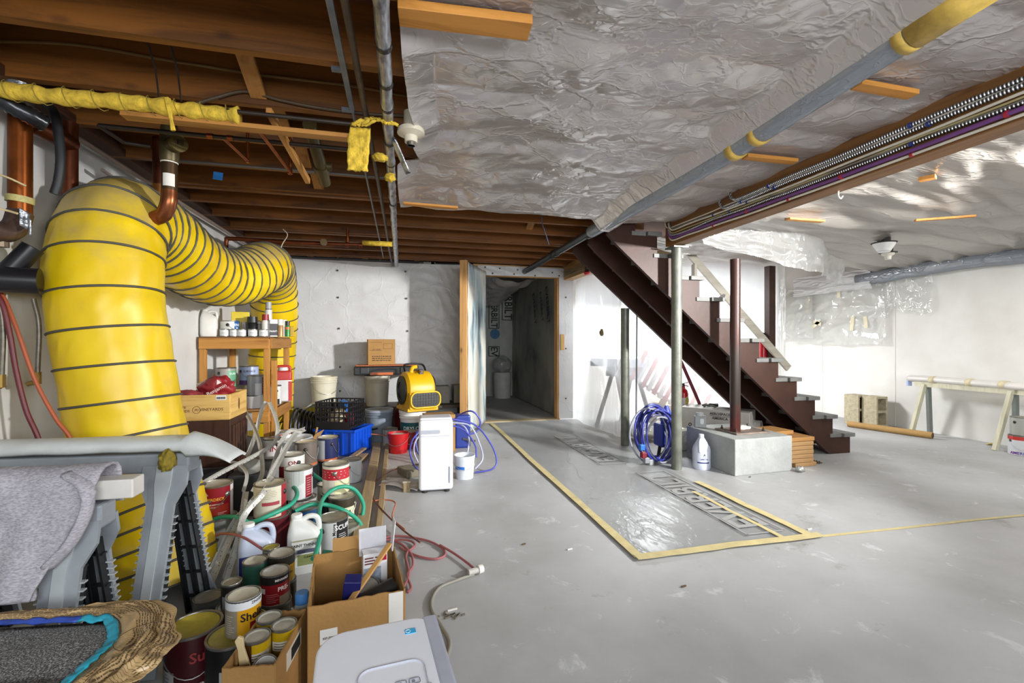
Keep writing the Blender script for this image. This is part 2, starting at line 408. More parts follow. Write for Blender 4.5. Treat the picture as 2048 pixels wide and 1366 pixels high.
# brown post behind the stairs, carrying an extinguisher
bp_ = thing('newel_post', 'brown-painted square wooden post behind the staircase', 'post', (4.29, 4.56, 0))
MB().box((0, 0, 1.0), (.085, .085, 2.0)).build('timber', BR, bp_, bev=.004)
MB().box((0, 0, .01), (.16, .16, .02)).build('base_plate', BR, bp_)
# stairwell panel in the opening above
MB().box((2.75, 4.62, 2.12), (1.5, .02, .46))
pn = tag(MB().box((2.55, 4.5, 2.03), (.9, .02, .30)).build('stairwell_panel', M('d2b997', .7), None), 'beige painted panel closing the side of the stairwell', 'panel')
# ---------------------------------------------------------------- concrete plinth and its steel post
CONC = M('a2a5a2', .75, 0, .13, 9., .3, 45., name='grey_painted_concrete')
pl = thing('concrete_plinth', 'grey painted concrete footing block with a rusty post plate', 'plinth', (2.94, 3.46, 0))
PB = MB().prism([(-.296, -.289), (.296, -.262), (.296, .36), (-.296, .36)], .298).build('block', CONC, pl, bev=.006)
MB().box((.02, .0, .306), (.36, .27, .014), rz=.03).build('steel_plate', M('8d7f74', .6, .4, .35, 14., .2), pl, bev=.002)
for x, y in ((-.12, -.09), (.16, -.09), (-.12, .09), (.16, .1)):
    MB().lathe([(0, 0), (.012, 0), (.012, .014), (0, .014)], 6, (x, y, .313)).lathe([(0, .014), (.006, .014), (.006, .03), (0, .03)], 8, (x, y, .313)).build('anchor_bolt', M('5a534c', .4, .8), pl)
def steel_mat():
    m, nt, b = nodes_of('dark_red_primed_steel'); v = coords(nt, (1, 1, 1))
    sp = nd(nt, 'ShaderNodeSeparateXYZ'); nt.links.new(v, sp.inputs[0])
    n = nd(nt, 'ShaderNodeTexNoise', Scale=6., Detail=6.); nt.links.new(v, n.inputs['Vector'])
    ad = nd(nt, 'ShaderNodeMath', operation='MULTIPLY_ADD'); ad.inputs[1].default_value = .35; nt.links.new(n.outputs['Fac'], ad.inputs[0]); nt.links.new(sp.outputs['Z'], ad.inputs[2])
    c = ramp(nt, ad.outputs[0], [(.2, lin('5b2a24')), (.42, lin('3f3733')), (.8, lin('433c39')), (1., lin('4a3430'))])
    nt.links.new(c, b.inputs['Base Color']); b.inputs['Metallic'].default_value = .5; b.inputs['Roughness'].default_value = .32
    return m
sp_ = thing('support_post', 'dark red-brown steel post standing on the concrete plinth', 'post', (2.845, 3.41, .3))
MB().lathe([(0, .013), (.043, .013), (.043, 1.52), (0, 1.52)], 24).build('pipe', steel_mat(), sp_, smooth=40)
# crumpled white rag / tape beside the post foot
def lump(r, seed, sx=1, sy=1, sz=1, n=18, amp=.35, fr=2.2):
    mb = MB(); vs = []
    for j in range(n + 1):
        th = pi * j / n
        for i in range(n * 2):
            ph = tau * i / (n * 2); d = V((sin(th) * cos(ph), sin(th) * sin(ph), cos(th)))
            k = 1 + amp * NZ.noise(d * fr + V((seed, seed * .7, 0))) + amp * .5 * abs(NZ.noise(d * fr * 2.6 + V((0, seed, 3))))
            vs.append((d.x * r * k * sx, d.y * r * k * sy, max(-r * sz, d.z * r * k * sz) + r * sz))
    fs = [(j * n * 2 + i, j * n * 2 + (i + 1) % (n * 2), (j + 1) * n * 2 + (i + 1) % (n * 2), (j + 1) * n * 2 + i) for j in range(n) for i in range(n * 2)]
    mb.add(vs, fs); return mb
tag(lump(.05, 3, 1.7, .8, .4).build('crumpled_film', M('dedcd8', .35), None, smooth=180, loc=(2.99, 3.5, .3)), 'crumpled white plastic scrap lying at the steel post foot', 'plastic scrap')
# ================================================================ polythene sheets
def rid(x, y, z=0): return 1 - abs(nz(x, y, z)) * 2
F_CEIL = film('milky_ceiling_polythene', 'd6cecb', .18, .22, .05, .2, .30, 3.2, (1.0, 1.5, 1))
F_BRIGHT = film('clear_white_polythene', 'e4e7ea', .45, .62, .03, .25, .18, 2.4, (1, 1, .7))
F_RIGHT = film('milky_right_ceiling_polythene', 'c4bdb4', .14, .4, .03, .3, .3, 3.0, (.45, 2.4, 1))
F_HANG = film('hanging_clear_polythene', 'e2e2e0', .55, .5, .06, .18, .3, 2.6, (1, 1, .6))
F_WALL = film('white_wall_polythene', 'd5d5d6', .05, .1, .02, .35, .2, 3., (1., 1, .8))
F_FLOOR = film('floor_polythene', 'b4b6b6', .72, .0, .03, .22, .2, 3., (2, .7, 1))
# main ceiling sheet, tacked along the joists
def left_edge(y):
    pts = [(.6, -.03), (1.3, -.02), (1.97, .03), (2.2, .09), (2.36, .06), (2.5, .1), (2.68, -.02), (3.0, -.02), (3.5, 0.)]
    for (y0, x0), (y1, x1) in zip(pts, pts[1:]):
        if y <= y1: return x0 + (x1 - x0) * (y - y0) / (y1 - y0)
    return 0
STAPLES = [(.75, 1.85), (1.35, 1.83), (1.1, 2.24), (.55, 2.25), (1.75, 2.25), (.3, 2.65), (.55, 2.65), (1.0, 2.65), (1.6, 2.66), (.35, 3.05), (.8, 3.07), (1.25, 3.06), (1.9, 1.43), (.9, 1.43), (.4, 1.43)]
BZ = 2.112
BATT = [(at(797, 25, z=BZ), at(1060, 56, z=BZ)), (at(1712, 169, z=BZ), at(1826, 189, z=BZ)), (at(1490, 313, z=BZ), at(1590, 323, z=BZ))]
def ceil_fn(s, t):
    y = .75 + t * 2.68 + (.06 * sin(s * 9) + .05 * nz(s * 6, 3)) * (1 if t > .97 else 0)
    xl = left_edge(y); x = xl + s * (2.232 - xl)
    sag = abs(sin(pi * (y - 1.835) / .406)) ** .8 * (.012 + .03 * max(0, nz(x * 1.3, y * .9, 4)) + .01)
    w = .009 * rid(x * 1.6 + y * 1.1, y * 2.1 - x * .7, 1) * (.4 + t) + .005 * rid(x * 3.7 - y * 2.0, y * 4.2 + x, 7) + .004 * rid(x * 11 + y * 6, y * 9 - x * 4, 3)
    z = 2.144 - sag - w * .8
    for px, py in STAPLES:
        d = sqrt((x - px) ** 2 + (y - py) ** 2)
        if d < .34:
            k = (1 - d / .34); ang = atan2(y - py, x - px)
            z += k ** 2 * .05 + k * .007 * sin(ang * 7 + px * 40) * min(1, d / .06)
    dp = abs(x - (1.52 + .11 * min(1, max(0, (y - .9) / 1.1))))                                   # the sheet wraps under the pipe
    z = min(z, 2.045 + .9 * max(0, dp - .05)) if dp < .16 else z
    if t > .8: z -= (t - .8) * .30 * (.3 + max(0, sin(s * pi))) * (.6 + .5 * nz(s * 5, 1.5))
    if s < .05: z -= (.05 - s) * 1.3 * (.6 + .5 * nz(y * 4, 8))
    for p, q in BATT:                                    # battens press the sheet up against the joist
        d = q - p; k = max(0, min(1, ((x - p.x) * d.x + (y - p.y) * d.y) / (d.x ** 2 + d.y ** 2))); e = sqrt((x - p.x - d.x * k) ** 2 + (y - p.y - d.y * k) ** 2)
        if e < .16: w_ = min(1, (.16 - e) / .10); z = z + (2.138 - z) * w_
    return (x, y, min(z, 2.143))
cs = thing('ceiling_film', 'large crinkled milky polythene sheet stapled below the joists left of the beam', 'plastic sheet', (1.1, 2.1, 2.14))
MB().grid(lambda s, t: tuple(V(ceil_fn(s, t)) - V((1.1, 2.1, 2.14))), 200, 210).build('sheet', F_CEIL, cs, smooth=180)
# battens over the sheet
BT = wood('c98a3c', 'a5691f', 0, .6, 'pine_batten')
def batten(a, b, label, h=.018, w=.07, mat=BT, g=None):
    c = (V(a) + V(b)) / 2
    t = tag(MB().bar(V(a) - c, V(b) - c, w, h).build('batten', mat, None, bev=.002, loc=c), label, 'wood strip', g)
    return t
batten(*BATT[0], 'thick pine batten across the left corner of the ceiling sheet', .03, .085)
batten(*BATT[1], 'short pine batten on the ceiling sheet beside the wrapped pipe', .02, .05)
batten(*BATT[2], 'pine batten stub on the ceiling sheet near the beam cables', .02, .05)
batten(at(806, 407, z=2.05), at(915, 416, z=2.05), 'slim pine batten along the far edge of the ceiling sheet', .015, .05)
batten(at(1235, 88, z=2.1495), at(1560, 136, z=2.1495), 'pine strip showing faintly through the milky ceiling sheet', .003, .05)
batten(at(1205, 203, z=2.1495), at(1430, 235, z=2.1495), 'second pine strip showing faintly behind the ceiling sheet', .003, .05)
# right ceiling sheet
def rc_fn(s, t):
    x = 2.37 + s * 3.83; y = .45 + t * 4.3
    z = 2.13 - .03 * abs(sin(pi * (y - 1.6) / .406)) ** .7 - .06 * rid(x * .45 + y * .8, y * 2.6 - x * .75, 2) - .024 * rid(x * 1.6 - y * 1.5, y * 6.0 - x * 1.6, 9) + .01 * nz(x * 2, y * 2)
    if s < .08: z += (.08 - s) * .5
    z -= max(0, s - .82) * .25
    return (x, y, min(z, 2.145))
rs = thing('ceiling_film', 'milky polythene sheet with long folds over the ceiling right of the beam', 'plastic sheet', (4.2, 2.6, 2.14))
MB().grid(lambda s, t: tuple(V(rc_fn(s, t)) - V((4.2, 2.6, 2.14))), 150, 170).build('sheet', F_RIGHT, rs, smooth=180)
strip = tag(MB().grid(lambda s, t: (s * .3, t * 3.9 - 1.95, -.02 + .10 * s + .012 * nz(t * 8, s * 4) ), 8, 60).build('film_strip', M('e9e9ea', .45, 0, .06, name='white_film_strip'), None, smooth=180, loc=(2.37, 2.0, 1.99), solid=.002), 'white plastic strip taped along the lower right edge of the long beam', 'plastic strip')
batten(at(1830, 441, z=2.0), at(1950, 432, z=2.0), 'thin pine strip on the right ceiling sheet near the smoke alarm', .015, .035)
batten(at(1575, 438, z=2.03), at(1645, 443, z=2.03), 'short pine strip on the right ceiling sheet above the stairs', .015, .05)
batten(at(1838, 360, z=2.03), at(1872, 353, z=2.03), 'tiny pine block on the right ceiling sheet beside the beam', .02, .05)
batten(at(1957, 478, x=6.0), at(1978, 476, x=6.0), 'brown cardboard tab tucked over the wrapped pipe by the right wall', .004, .07, M('b07f35', .7))
# curtain hanging by the stairs (along x, swagged hem)
def curtain(name, label, pts, ztop, zbot, mat, nu=90, nv=40, amp=.03, fr=9., seed=1, hem=.03):
    P = cr(pts, 12); L = len(P) - 1; c = P[L // 2]
    def fn(s, t):
        q = s * L; i = min(int(q), L - 1); p = P[i].lerp(P[i + 1], q - i)
        d = (P[i + 1] - P[i]).normalized(); n = V((-d.y, d.x, 0))
        zt = ztop(s) if callable(ztop) else ztop; zb = (zbot(s) if callable(zbot) else zbot) + hem * nz(s * 7, seed)
        k = amp * (rid(s * fr, t * 1.4 + s * 2, seed) * .6 + .5 * sin(s * fr * 5 + 2 * nz(s * 3, t * 2, seed))) * (.25 + .75 * t) + amp * .35 * rid(s * fr * 2.5 + t * 2, t * 4 - s * 6, seed + 5)
        pp = p + n * k; return (pp.x - c.x, pp.y - c.y, zt + (zb - zt) * t - ztc)
    ztc = ztop(.5) if callable(ztop) else ztop
    return tag(MB().grid(fn, nu, nv).build(name, mat, None, smooth=180, loc=(c.x, c.y, ztc)), label, 'plastic sheet')
curtain('hanging_film', 'clear polythene curtain hanging from the ceiling in front of the stairs', [(2.5, 3.36, 0), (3.3, 3.28, 0), (3.9, 3.5, 0), (4.5, 3.95, 0), (5.1, 4.3, 0)], 2.1, lambda s: 1.93 - .18 * min(1, s * 4.) + .06 * max(0, s - .55) , F_HANG, 110, 40, .035, 7, 2)
# sheet partition: from the doorway wall to the stairs, then behind the stairs to the brown post
curtain('partition_film', 'tall clear polythene partition between the doorway and the rear stair post', [(2.40, 6.06, 0), (2.37, 5.6, 0), (2.42, 5.1, 0), (2.44, 4.78, 0)], 1.955, .004, F_BRIGHT, 90, 70, .022, 4, 4, .0)
curtain('partition_film', 'clear polythene wall stretched behind the staircase to the brown post', [(2.45, 4.78, 0), (3.0, 4.83, 0), (3.8, 4.8, 0), (4.6, 4.76, 0)], 2.12, .004, F_BRIGHT, 110, 70, .02, 4, 6, .0)
curtain('hanging_film', 'narrow polythene strip taped beside the brown post', [(4.42, 4.62, 0), (4.5, 4.66, 0), (4.58, 4.62, 0)], 2.12, .004, F_HANG, 20, 50, .02, 3, 8, .02)
# sheets over the far end of the right wall
def rw_sheet(y0, y1, z0, z1, seed, label, mat=F_HANG, x=XR - .05, ragged=.05):
    def fn(s, t):
        y = y0 + (y1 - y0) * s; z = z1 + (z0 + ragged * nz(s * 4, seed) - z1) * t
        k = .03 * rid(s * 2.2 + t * 1.6, t * 2.4 - s * 1.8, seed) + .014 * rid(s * 6 + t * 4.5, t * 6 - s * 5, seed + 3)
        return (-k, y - (y0 + y1) / 2, z - z1)
    return tag(MB().grid(fn, 70, 60).build('hanging_film', mat, None, smooth=180, loc=(x, (y0 + y1) / 2, z1)), label, 'plastic sheet')
rw_sheet(4.62, 6.05, 1.06, 2.0, 3, 'wide crumpled clear sheet hanging on the right wall behind the stairs')
rw_sheet(5.65, 6.7, 1.14, 1.93, 5, 'clear sheet taped with masking tape deep on the right wall', x=XR - .1)
rw_sheet(4.7, 5.9, 1.80, 2.08, 7, 'opaque white valance film below the ceiling at the right wall', film('white_valance_film', 'f0f1f3', .12, .5, .05, .3, .3, 2.), x=XR - .2, ragged=.02)
rw_sheet(4.1, 4.75, 1.45, 1.95, 9, 'thin torn clear film corner next to the wide sheet on the right wall', film('thin_clear_film', 'e8e8e6', .8, .3, .08, .2, .4, 3.), x=XR - .03, ragged=.2)
TAPE = M('ddd5b8', .6, 0, .12, name='masking_tape')
for yy, zz, L_, an, lab in ((5.75, 1.75, .42, .15, 'longest yellowed tape strip on the sheet at the right wall'), (5.62, 1.36, .16, .9, 'yellowed tape strip crossing another low on the right wall sheet'), (5.05, 1.35, .2, .1, 'upright tape strip low on the wide right wall sheet'), (4.86, 1.36, .16, -.1, 'short tape strip at the edge of the wide right wall sheet'), (5.25, 1.83, .2, 0, 'tape strip just under the white valance film'), (5.60, 1.38, .14, 1.9, 'tape scrap crossed over the low tape on the right wall sheet')):
    tag(MB().box((0, 0, 0), (.004, .05, L_)).build('masking_tape_piece', TAPE, None, loc=(XR - .098, yy, zz), rot=(an, 0, 0)), lab, 'tape')
# wrapped pipe along the top of the right wall
pw = thing('wrapped_pipe', 'bluish polythene-wrapped pipe run along the top of the right wall', 'pipe', (6.06, 3.2, 1.965))
P_ = [(0, y, .02 * sin(y * 3)) for y in [-2.6 + .1 * i for i in range(44)]]
MB().tube(P_, [.085 + .016 * nz(p[1] * 5, 3) for p in P_], 14).build('film_wrap', film('blue_grey_wrap', '8a929c', .15, .2, .1, .2, .6, 4., (2, .5, 1)), pw, smooth=180)
tag(MB().tube(cr([at(1802, 541, x=6.17), at(1850, 533, x=6.17), at(1900, 521, x=6.17), at(1960, 510, x=6.17), at(2048, 497, x=6.17), at(2200, 470, x=6.17)], 6), .007, 6).build('black_cable', M('221e1c', .5), None, smooth=180), 'thin black cable strung along the top of the right wall', 'cable')
# back wall sheet with cap nails
def bw_fn(s, t):
    x = -1.58 + s * 2.5; z = 2.115 - t * 2.1
    k = .010 * rid(x * 1.2 + z * 2.6, z * 1.5 - x, 1) + .006 * rid(x * 3 + z * 4, z * 5 - x * 2, 4) + .02 * max(0, s - .75) * rid(x * 7 + z * 4, z * 3, 2) * 4
    return (x + .3, -k, z - 2.115)
bs = thing('wall_film', 'white polythene sheet fixed over the back wall with dark cap nails', 'plastic sheet', (-.3, YB - .03, 2.115))
MB().grid(bw_fn, 140, 110).build('sheet', F_WALL, bs, smooth=180)
CAPN = M('3d4a2a', .5)
for u, v in ((612, 515), (676, 516), (675, 541), (676, 595), (678, 657), (680, 734), (680, 782), (760, 521), (811, 543), (813, 597), (815, 662), (870, 526), (570, 560)):
    p = at(u, v, y=YB - .055) - V((-.3, YB - .03, 2.115))
    MB().lathe([(0, 0), (.013, 0), (.011, .004), (0, .005)], 10, mx=face_mx(p, (1, 0, 0), (0, 0, 1))).build('cap_nail', CAPN, bs)
# doorway: header, jambs, film surround
STUD = wood('c89a62', 'a67740', 2, .62, 'stud')
hd = struct(MB().box((1.61, YB + .02, DZ + .075), (1.34, .12, .15)).build('trim_1', wood('c89a62', 'a67740', 0, .62, 'stud')))
struct(MB().box((DX1 + .02, YB + .02, DZ / 2), (.04, .13, DZ)).build('trim_2', STUD)); struct(MB().box((DX0 - .03, YB + .02, DZ / 2), (.06, .13, DZ)).build('trim_3', STUD))
struct(MB().box((1.61, YB + .02, .008), (1.04, .14, .016)).build('trim_4', wood('b7a889', '978763', 0)))
def df(name, label, x0, x1, z0, z1, seed, caps):
    t = thing(name, label, 'plastic sheet', ((x0 + x1) / 2, YB - .055, z0))
    MB().grid(lambda s, q: ((x0 - x1) / 2 + s * (x1 - x0), -.012 * rid(s * 3 * (x1 - x0) + q, q * 3 * (z1 - z0), seed), q * (z1 - z0)), 40, 40).build('sheet', F_WALL, t, smooth=180)
    for (x, z) in caps:
        MB().lathe([(0, 0), (.012, 0), (.01, .004), (0, .005)], 10, mx=face_mx((x - (x0 + x1) / 2, -.016, z - z0), (1, 0, 0), (0, 0, 1))).build('cap_nail', CAPN, t)
df('doorway_film', 'white film stapled over the header above the open doorway', 1.0, 2.3, DZ, 2.125, 3, [(1.1, 2.1), (1.3, 2.09), (1.55, 2.08), (2.05, 2.06), (1.2, 2.02), (1.5, 2.02), (1.8, 2.01), (2.15, 2.02)])
df('doorway_film', 'white film stapled over the right jamb of the open doorway', 2.15, 2.36, .02, DZ, 6, [(2.25, 1.72), (2.25, 1.0), (2.25, .3)])
tag(MB().box((0, 0, 0), (.05, .02, .22)).build('wood_latch', wood('d2a460', 'b98a4a', 2), None, bev=.002, loc=(2.19, YB - .09, 1.09)), 'small pine block screwed on the right door jamb', 'wood block')
# the open door leaf: stud frame covered with film
dl = struct(thing('door_1', 'open door leaf', 'door', (1.07, YB - .06, .012), (0, 0, atan2(5.335 - 6.04, .735 - 1.07))))
del dl['label'], dl['category']
DW, DH = .86, 2.035
for c, d in (((.02, 0, DH / 2), (.04, .085, DH)), ((DW - .02, 0, DH / 2), (.04, .085, DH)), ((DW / 2, 0, DH - .045), (DW - .08, .04, .085)), ((DW / 2, 0, .045), (DW - .08, .04, .085)), ((DW / 2, 0, 1.0), (DW - .08, .04, .06))):
    MB().box(c, d).build('door_stud', STUD, dl, bev=.003)
def stain_mat():
    m, nt, b = nodes_of('stained_door_film'); v = coords(nt, (3, 1, .8)); n = nd(nt, 'ShaderNodeTexNoise', Scale=1.4, Detail=5.); nt.links.new(v, n.inputs['Vector'])
    c = ramp(nt, n.outputs['Fac'], [(.34, lin('5e6870')), (.43, lin('a9bcc0')), (.5, lin('dcdcd4')), (.7, lin('cfc9b4'))])
    nt.links.new(c, b.inputs['Base Color']); b.inputs['Roughness'].default_value = .3; return m
MB().grid(lambda s, t: (.03 + s * (DW - .06), .045 + .006 * rid(s * 3, t * 6, 2), .02 + t * (DH - .04)), 20, 40).build('door_film', stain_mat(), dl, smooth=180, solid=.003)
# corridor film with block print
cf = thing('corridor_film', 'grey polythene with black block lettering lining the corridor end', 'plastic sheet', (1.65, 9.03, 0))
MB().grid(lambda s, t: (-.85 + 1.5 * s, -.015 * rid(s * 4, t * 5, 3), 2.3 * t), 40, 50).build('sheet', M('a7a8a2', .5, 0, .2, 3.), cf, smooth=180)
BLK = M('16161a', .6, var=0)
def vtext(s, u, v0, v1, par, y, o, mat=BLK):
    a = at(u, v0, y=y); b = at(u, v1, y=y); L = a.z - b.z
    vs, fs = text_mesh(s, L * .2, bold=True, align='LEFT'); xs = [q[0] for q in vs]; w = max(xs) - min(xs); k = L * .94 / w
    mx = face_mx(a - V(o) + V((0, 0, -.03 * L)), (0, 0, -1), (1, 0, 0)) @ MX.Diagonal((k, k * 1.15, 1, 1))
    MB().add(vs, fs, mx).build('lettering', mat, par)
    h = L * .2 * k * .75; q = a - V(o)
    mb = MB()
    for dx in (-h * .85, h * .85): mb.box((q.x + dx, q.y, q.z - L / 2), (.014, .002, L))
    for z in (q.z, q.z - L): mb.box((q.x, q.y, z), (h * 1.7, .002, .014))
    mb.build('print_frame', mat, par)
vtext('EVERBILT', 988, 588, 657, cf, 9.0, (1.65, 9.03, 0))
vtext('EV', 988, 693, 712, cf, 9.0, (1.65, 9.03, 0))
vtext('EVERBILT', 1016, 560, 640, cf, 9.0, (1.65, 9.03, 0))
MB().lathe([(0, 0), (.1, 0), (.1, .003), (0, .003)], 18, mx=face_mx(at(990, 668, y=9.0) - V((1.65, 9.03, 0)), (1, 0, 0), (0, 0, 1))).build('blue_patch', M('3a6f96', .6, 0, .3, 20.), cf)
sw = thing('corridor_film', 'sagging printed polythene swag hanging below the corridor ceiling', 'plastic sheet', (1.7, 7.6, 2.15))
MB().grid(lambda s, t: (-.5 + .9 * s, -.9 + 1.8 * t, -.06 - .35 * abs(sin(pi * s)) * (.35 + .65 * t) + .05 * rid(s * 4, t * 5, 2)), 40, 50).build('sheet', F_CEIL, sw, smooth=180)
rwf = thing('corridor_film', 'dusty film with dark print covering the right side of the corridor', 'plastic sheet', (2.22, 7.6, 0))
def cmat():
    m, nt, b = nodes_of('dusty_stained_film'); v = coords(nt, (1, 1, .7)); n = nd(nt, 'ShaderNodeTexNoise', Scale=2.2, Detail=6.); nt.links.new(v, n.inputs['Vector'])
    c = ramp(nt, n.outputs['Fac'], [(.3, lin('4d5152')), (.42, lin('7f817a')), (.6, lin('9d9a8e')), (.7, lin('7d8890'))]); nt.links.new(c, b.inputs['Base Color']); b.inputs['Roughness'].default_value = .4; return m
MB().grid(lambda s, t: (-.02 * rid(s * 4, t * 3, 3), -1.4 + 2.8 * s, .01 + 2.2 * t), 40, 40).build('sheet', cmat(), rwf, smooth=180)
for (y0, z0, L_) in ((-.9, 1.95, .6), (-.6, 1.9, .5), (-.2, 1.92, .55)):
    vs, fs = text_mesh('EVERBILT', .1, bold=True, align='LEFT'); w = max(q[0] for q in vs); k = L_ / w
    MB().add(vs, fs, face_mx((-.045, y0, z0), (0, -.25, -1), (0, -1, .25)) @ MX.Diagonal((k, k, 1, 1))).build('lettering', BLK, rwf)
cb = thing('wrapped_bin', 'white bin wrapped in plastic at the corridor end', 'bin', (at(995, 790, z=0).x, 8.7, 0))
MB().lathe([(0, 0), (.16, 0), (.18, .42), (.17, .46), (.18, .5), (0, .5)], 20).build('bucket', M('b9bab6', .6), cb, smooth=40)
lump(.17, 5, 1, 1, .95, 14, .25).build('film_bag', F_HANG, cb, smooth=180, loc=(0, 0, .48))
# floor protection film and its tape
ff = thing('floor_film', 'clear printed protection film taped flat on the floor before the doorway', 'plastic sheet', (1.7, 4.0, .001))
MB().grid(lambda s, t: (-.53 + 1.06 * s, -1.9 + 3.9 * t, .002 + .004 * (.5 + .5 * rid(s * 5 + t * 3, t * 7, 2)) + .012 * max(0, rid(s * 3.3 + .6 * sin(t * 9), t * 2.0, 5) - .75)), 60, 140).build('sheet', F_FLOOR, ff, smooth=180)
GP = M('9b9c9b', .7, var=0)
for sx0, y0, s_ in ((-.02, -1.75, 'EVERBILT'), (-.20, -.2, 'EVERBILT')):
    vs, fs = text_mesh(s_, .3, bold=True, align='LEFT')
    MB().add(vs, fs, MX.Translation((sx0 + .35, y0, .011)) @ MX.Rotation(pi / 2, 4, 'Z') @ MX.Diagonal((.9, 1, .3, 1))).build('lettering', GP, ff)
    mb = MB()
    for dx in (.22, .47): mb.box((sx0 + dx, y0 + .55, .0105), (.012, 1.25, .0008))
    for dy in (-.07, 1.17): mb.box((sx0 + .345, y0 + dy, .0105), (.25, .012, .0008))
    mb.build('print_frame', GP, ff)
FT = M('c6b886', .7, 0, .15, 12., name='floor_masking_tape')
def tape(name, a, b, w, label, g=None, zo=.0125):
    a, b = V(a), V(b); c = (a + b) / 2; d = b - a; n = V((-d.y, d.x, 0)).normalized(); N = 26; mb = MB()
    mb.grid(lambda s, t: tuple(a - c + d * s + n * ((t - .5) * w * (1 + .2 * nz(s * 9, t * 3)) + .012 * nz(s * 3, 2)) + V((0, 0, zo))), N, 1)
    return tag(mb.build(name, FT, None, loc=c, solid=.0012), label, 'tape', g)
tape('floor_tape', (1.17, 2.08, 0), (1.17, 5.95, 0), .05, 'masking tape along the left edge of the floor film')
tape('floor_tape', (2.235, 2.06, 0), (2.235, 3.1, 0), .055, 'broad masking tape along the right edge of the floor film')
tape('floor_tape', (2.06, 2.1, 0), (2.06, 2.9, 0), .03, 'thin tape line on the floor film parallel to its broad right tape')
tape('floor_tape', (1.15, 2.08, 0), (2.3, 2.08, 0), .055, 'masking tape across the front edge of the floor film', zo=.0145)
tape('floor_tape', (2.3, 2.08, 0), (4.6, 2.0, 0), .022, 'thin tape line running from the floor film corner towards the right wall', zo=.0025)
# ================================================================ overhead pipes, cables, fittings
COP = M('9a5228', .3, .85, .3, 12., name='copper_pipe'); COPD = M('5f2f18', .38, .7, .35, 8., name='tarnished_copper')
BRS = M('4f4428', .4, .5, .25, 10., name='brown_brass_pipe'); DRK = M('332a24', .45, .4, .2, 10.)
GALV = M('7d858c', .4, .7, .2, 14., name='galvanised_steel'); YINS = M('cdac38', .95, 0, .28, 30., .9, 40., name='yellow_insulation_wool')
def sil_mat():
    m, nt, b = nodes_of('silver_foil_tape'); b.inputs['Metallic'].default_value = .75; b.inputs['Roughness'].default_value = .32
    n = nd(nt, 'ShaderNodeTexNoise', Scale=26., Detail=5.); nt.links.new(coords(nt, (1.5, .5, 1.5)), n.inputs['Vector'])
    nt.links.new(ramp(nt, n.outputs['Fac'], [(.3, lin('6a6d73')), (.6, lin('b9bcc2'))]), b.inputs['Base Color'])
    bp = nd(nt, 'ShaderNodeBump', Strength=.7, Distance=.01); nt.links.new(n.outputs['Fac'], bp.inputs['Height']); nt.links.new(bp.outputs[0], b.inputs['Normal']); return m
SIL = sil_mat()
def tube_thing(name, label, cat, pts, r, mat, n=10, sm=8, group=None):
    P = cr(pts, sm) if len(pts) > 2 and sm > 1 else [V(p) for p in pts]; c = P[0].copy()
    o = MB().tube([p - c for p in P], r, n).build(name, mat, None, smooth=60, loc=c)
    return tag(o, label, cat, group)
# insulated pipe under the second joist
yp = thing('insulated_pipe', 'pipe lagged with yellow fibre wool hung below the near joists', 'pipe', (-1.58, 2.06, 2.02))
pp = [(x, .004 * sin(x * 9), .002 * sin(x * 13)) for x in [i * .02 for i in range(48)]]
MB().tube(pp, [.029 + .003 * sin(i * 1.5) + .011 * nz(i * .37, 2) for i in range(48)], 14).build('lagging', YINS, yp, smooth=180)
for i in range(10):
    x = .07 + i * .09; MB().tube([(x + .05 * k / 10 , .036 * cos(tau * k / 10), .036 * sin(tau * k / 10)) for k in range(11)], .0016, 4).build('string', M('8d7c30', .9), yp)
MB().tube([(.70, -.03, .02), (.71, -.04, -.02), (.715, -.035, -.06), (.72, -.03, -.1)], [.012, .01, .006, .009], 6).build('loose_tuft', YINS, yp)
MB().tube([(.9, -.012, .008), (1.45, -.012, .008)], .009, 10).build('copper_end', DRK, yp, smooth=60)
MB().box((.95, .03, -.035), (.85, .05, .018)).build('support_strip', wood('a87434', '825220', 0), yp)
for x in (.66, .735): MB().tube([(x, 0, .03), (x, -.03, .13), (x, -.17, .30)], .0035, 5).build('hanger_rod', M('2b211b', .6, .5), yp)
cp = thing('copper_pipe', 'bright copper water pipe with soldered tees beside the lagged pipe', 'pipe', (-.75, 2.1, 2.0))
MB().tube([(0, 0, 0), (.62, 0, 0)], .008, 10).build('run', COP, cp, smooth=60)
for x in (.1, .2, .16): MB().lathe([(.011, -.02), (.011, .02)], 10, mx=MX.Translation((x, 0, 0)) @ MX.Rotation(pi / 2, 4, 'Y')).build('coupling', COP, cp, smooth=60)
MB().tube([(.16, 0, 0), (.19, .47, -.02)], .008, 10).build('branch', COP, cp, smooth=60)
MB().tube([(.19, .47, -.02), (.19, .47, .16)], .008, 10).build('riser', COP, cp, smooth=60)
MB().lathe([(0, -.016), (.012, -.01), (.012, .012)], 10, (.19, .47, -.02)).build('elbow', COP, cp, smooth=60)
cp2 = thing('copper_pipe', 'long dark water pipe with a short copper branch under the second bay', 'pipe', (-1.25, 2.3, 2.02))
MB().tube([(0, 0, 0), (1.02, 0, 0)], .0095, 10).build('run', DRK, cp2, smooth=60)
MB().tube([(0, 0, 0), (.02, .14, -.01), (.1, .19, 0)], .0095, 8).build('bend', DRK, cp2, smooth=60)
for x in (.42, .5): MB().lathe([(.012, -.012), (.012, .012)], 10, mx=MX.Translation((x, 0, 0)) @ MX.Rotation(pi / 2, 4, 'Y')).build('coupling', COP, cp2, smooth=60)
MB().tube([(.47, 0, 0), (.5, .24, -.01)], .008, 10).build('branch', COP, cp2, smooth=60)
MB().tube([(.5, .24, -.02), (.5, .24, .14)], .008, 10).build('riser', COP, cp2, smooth=60)
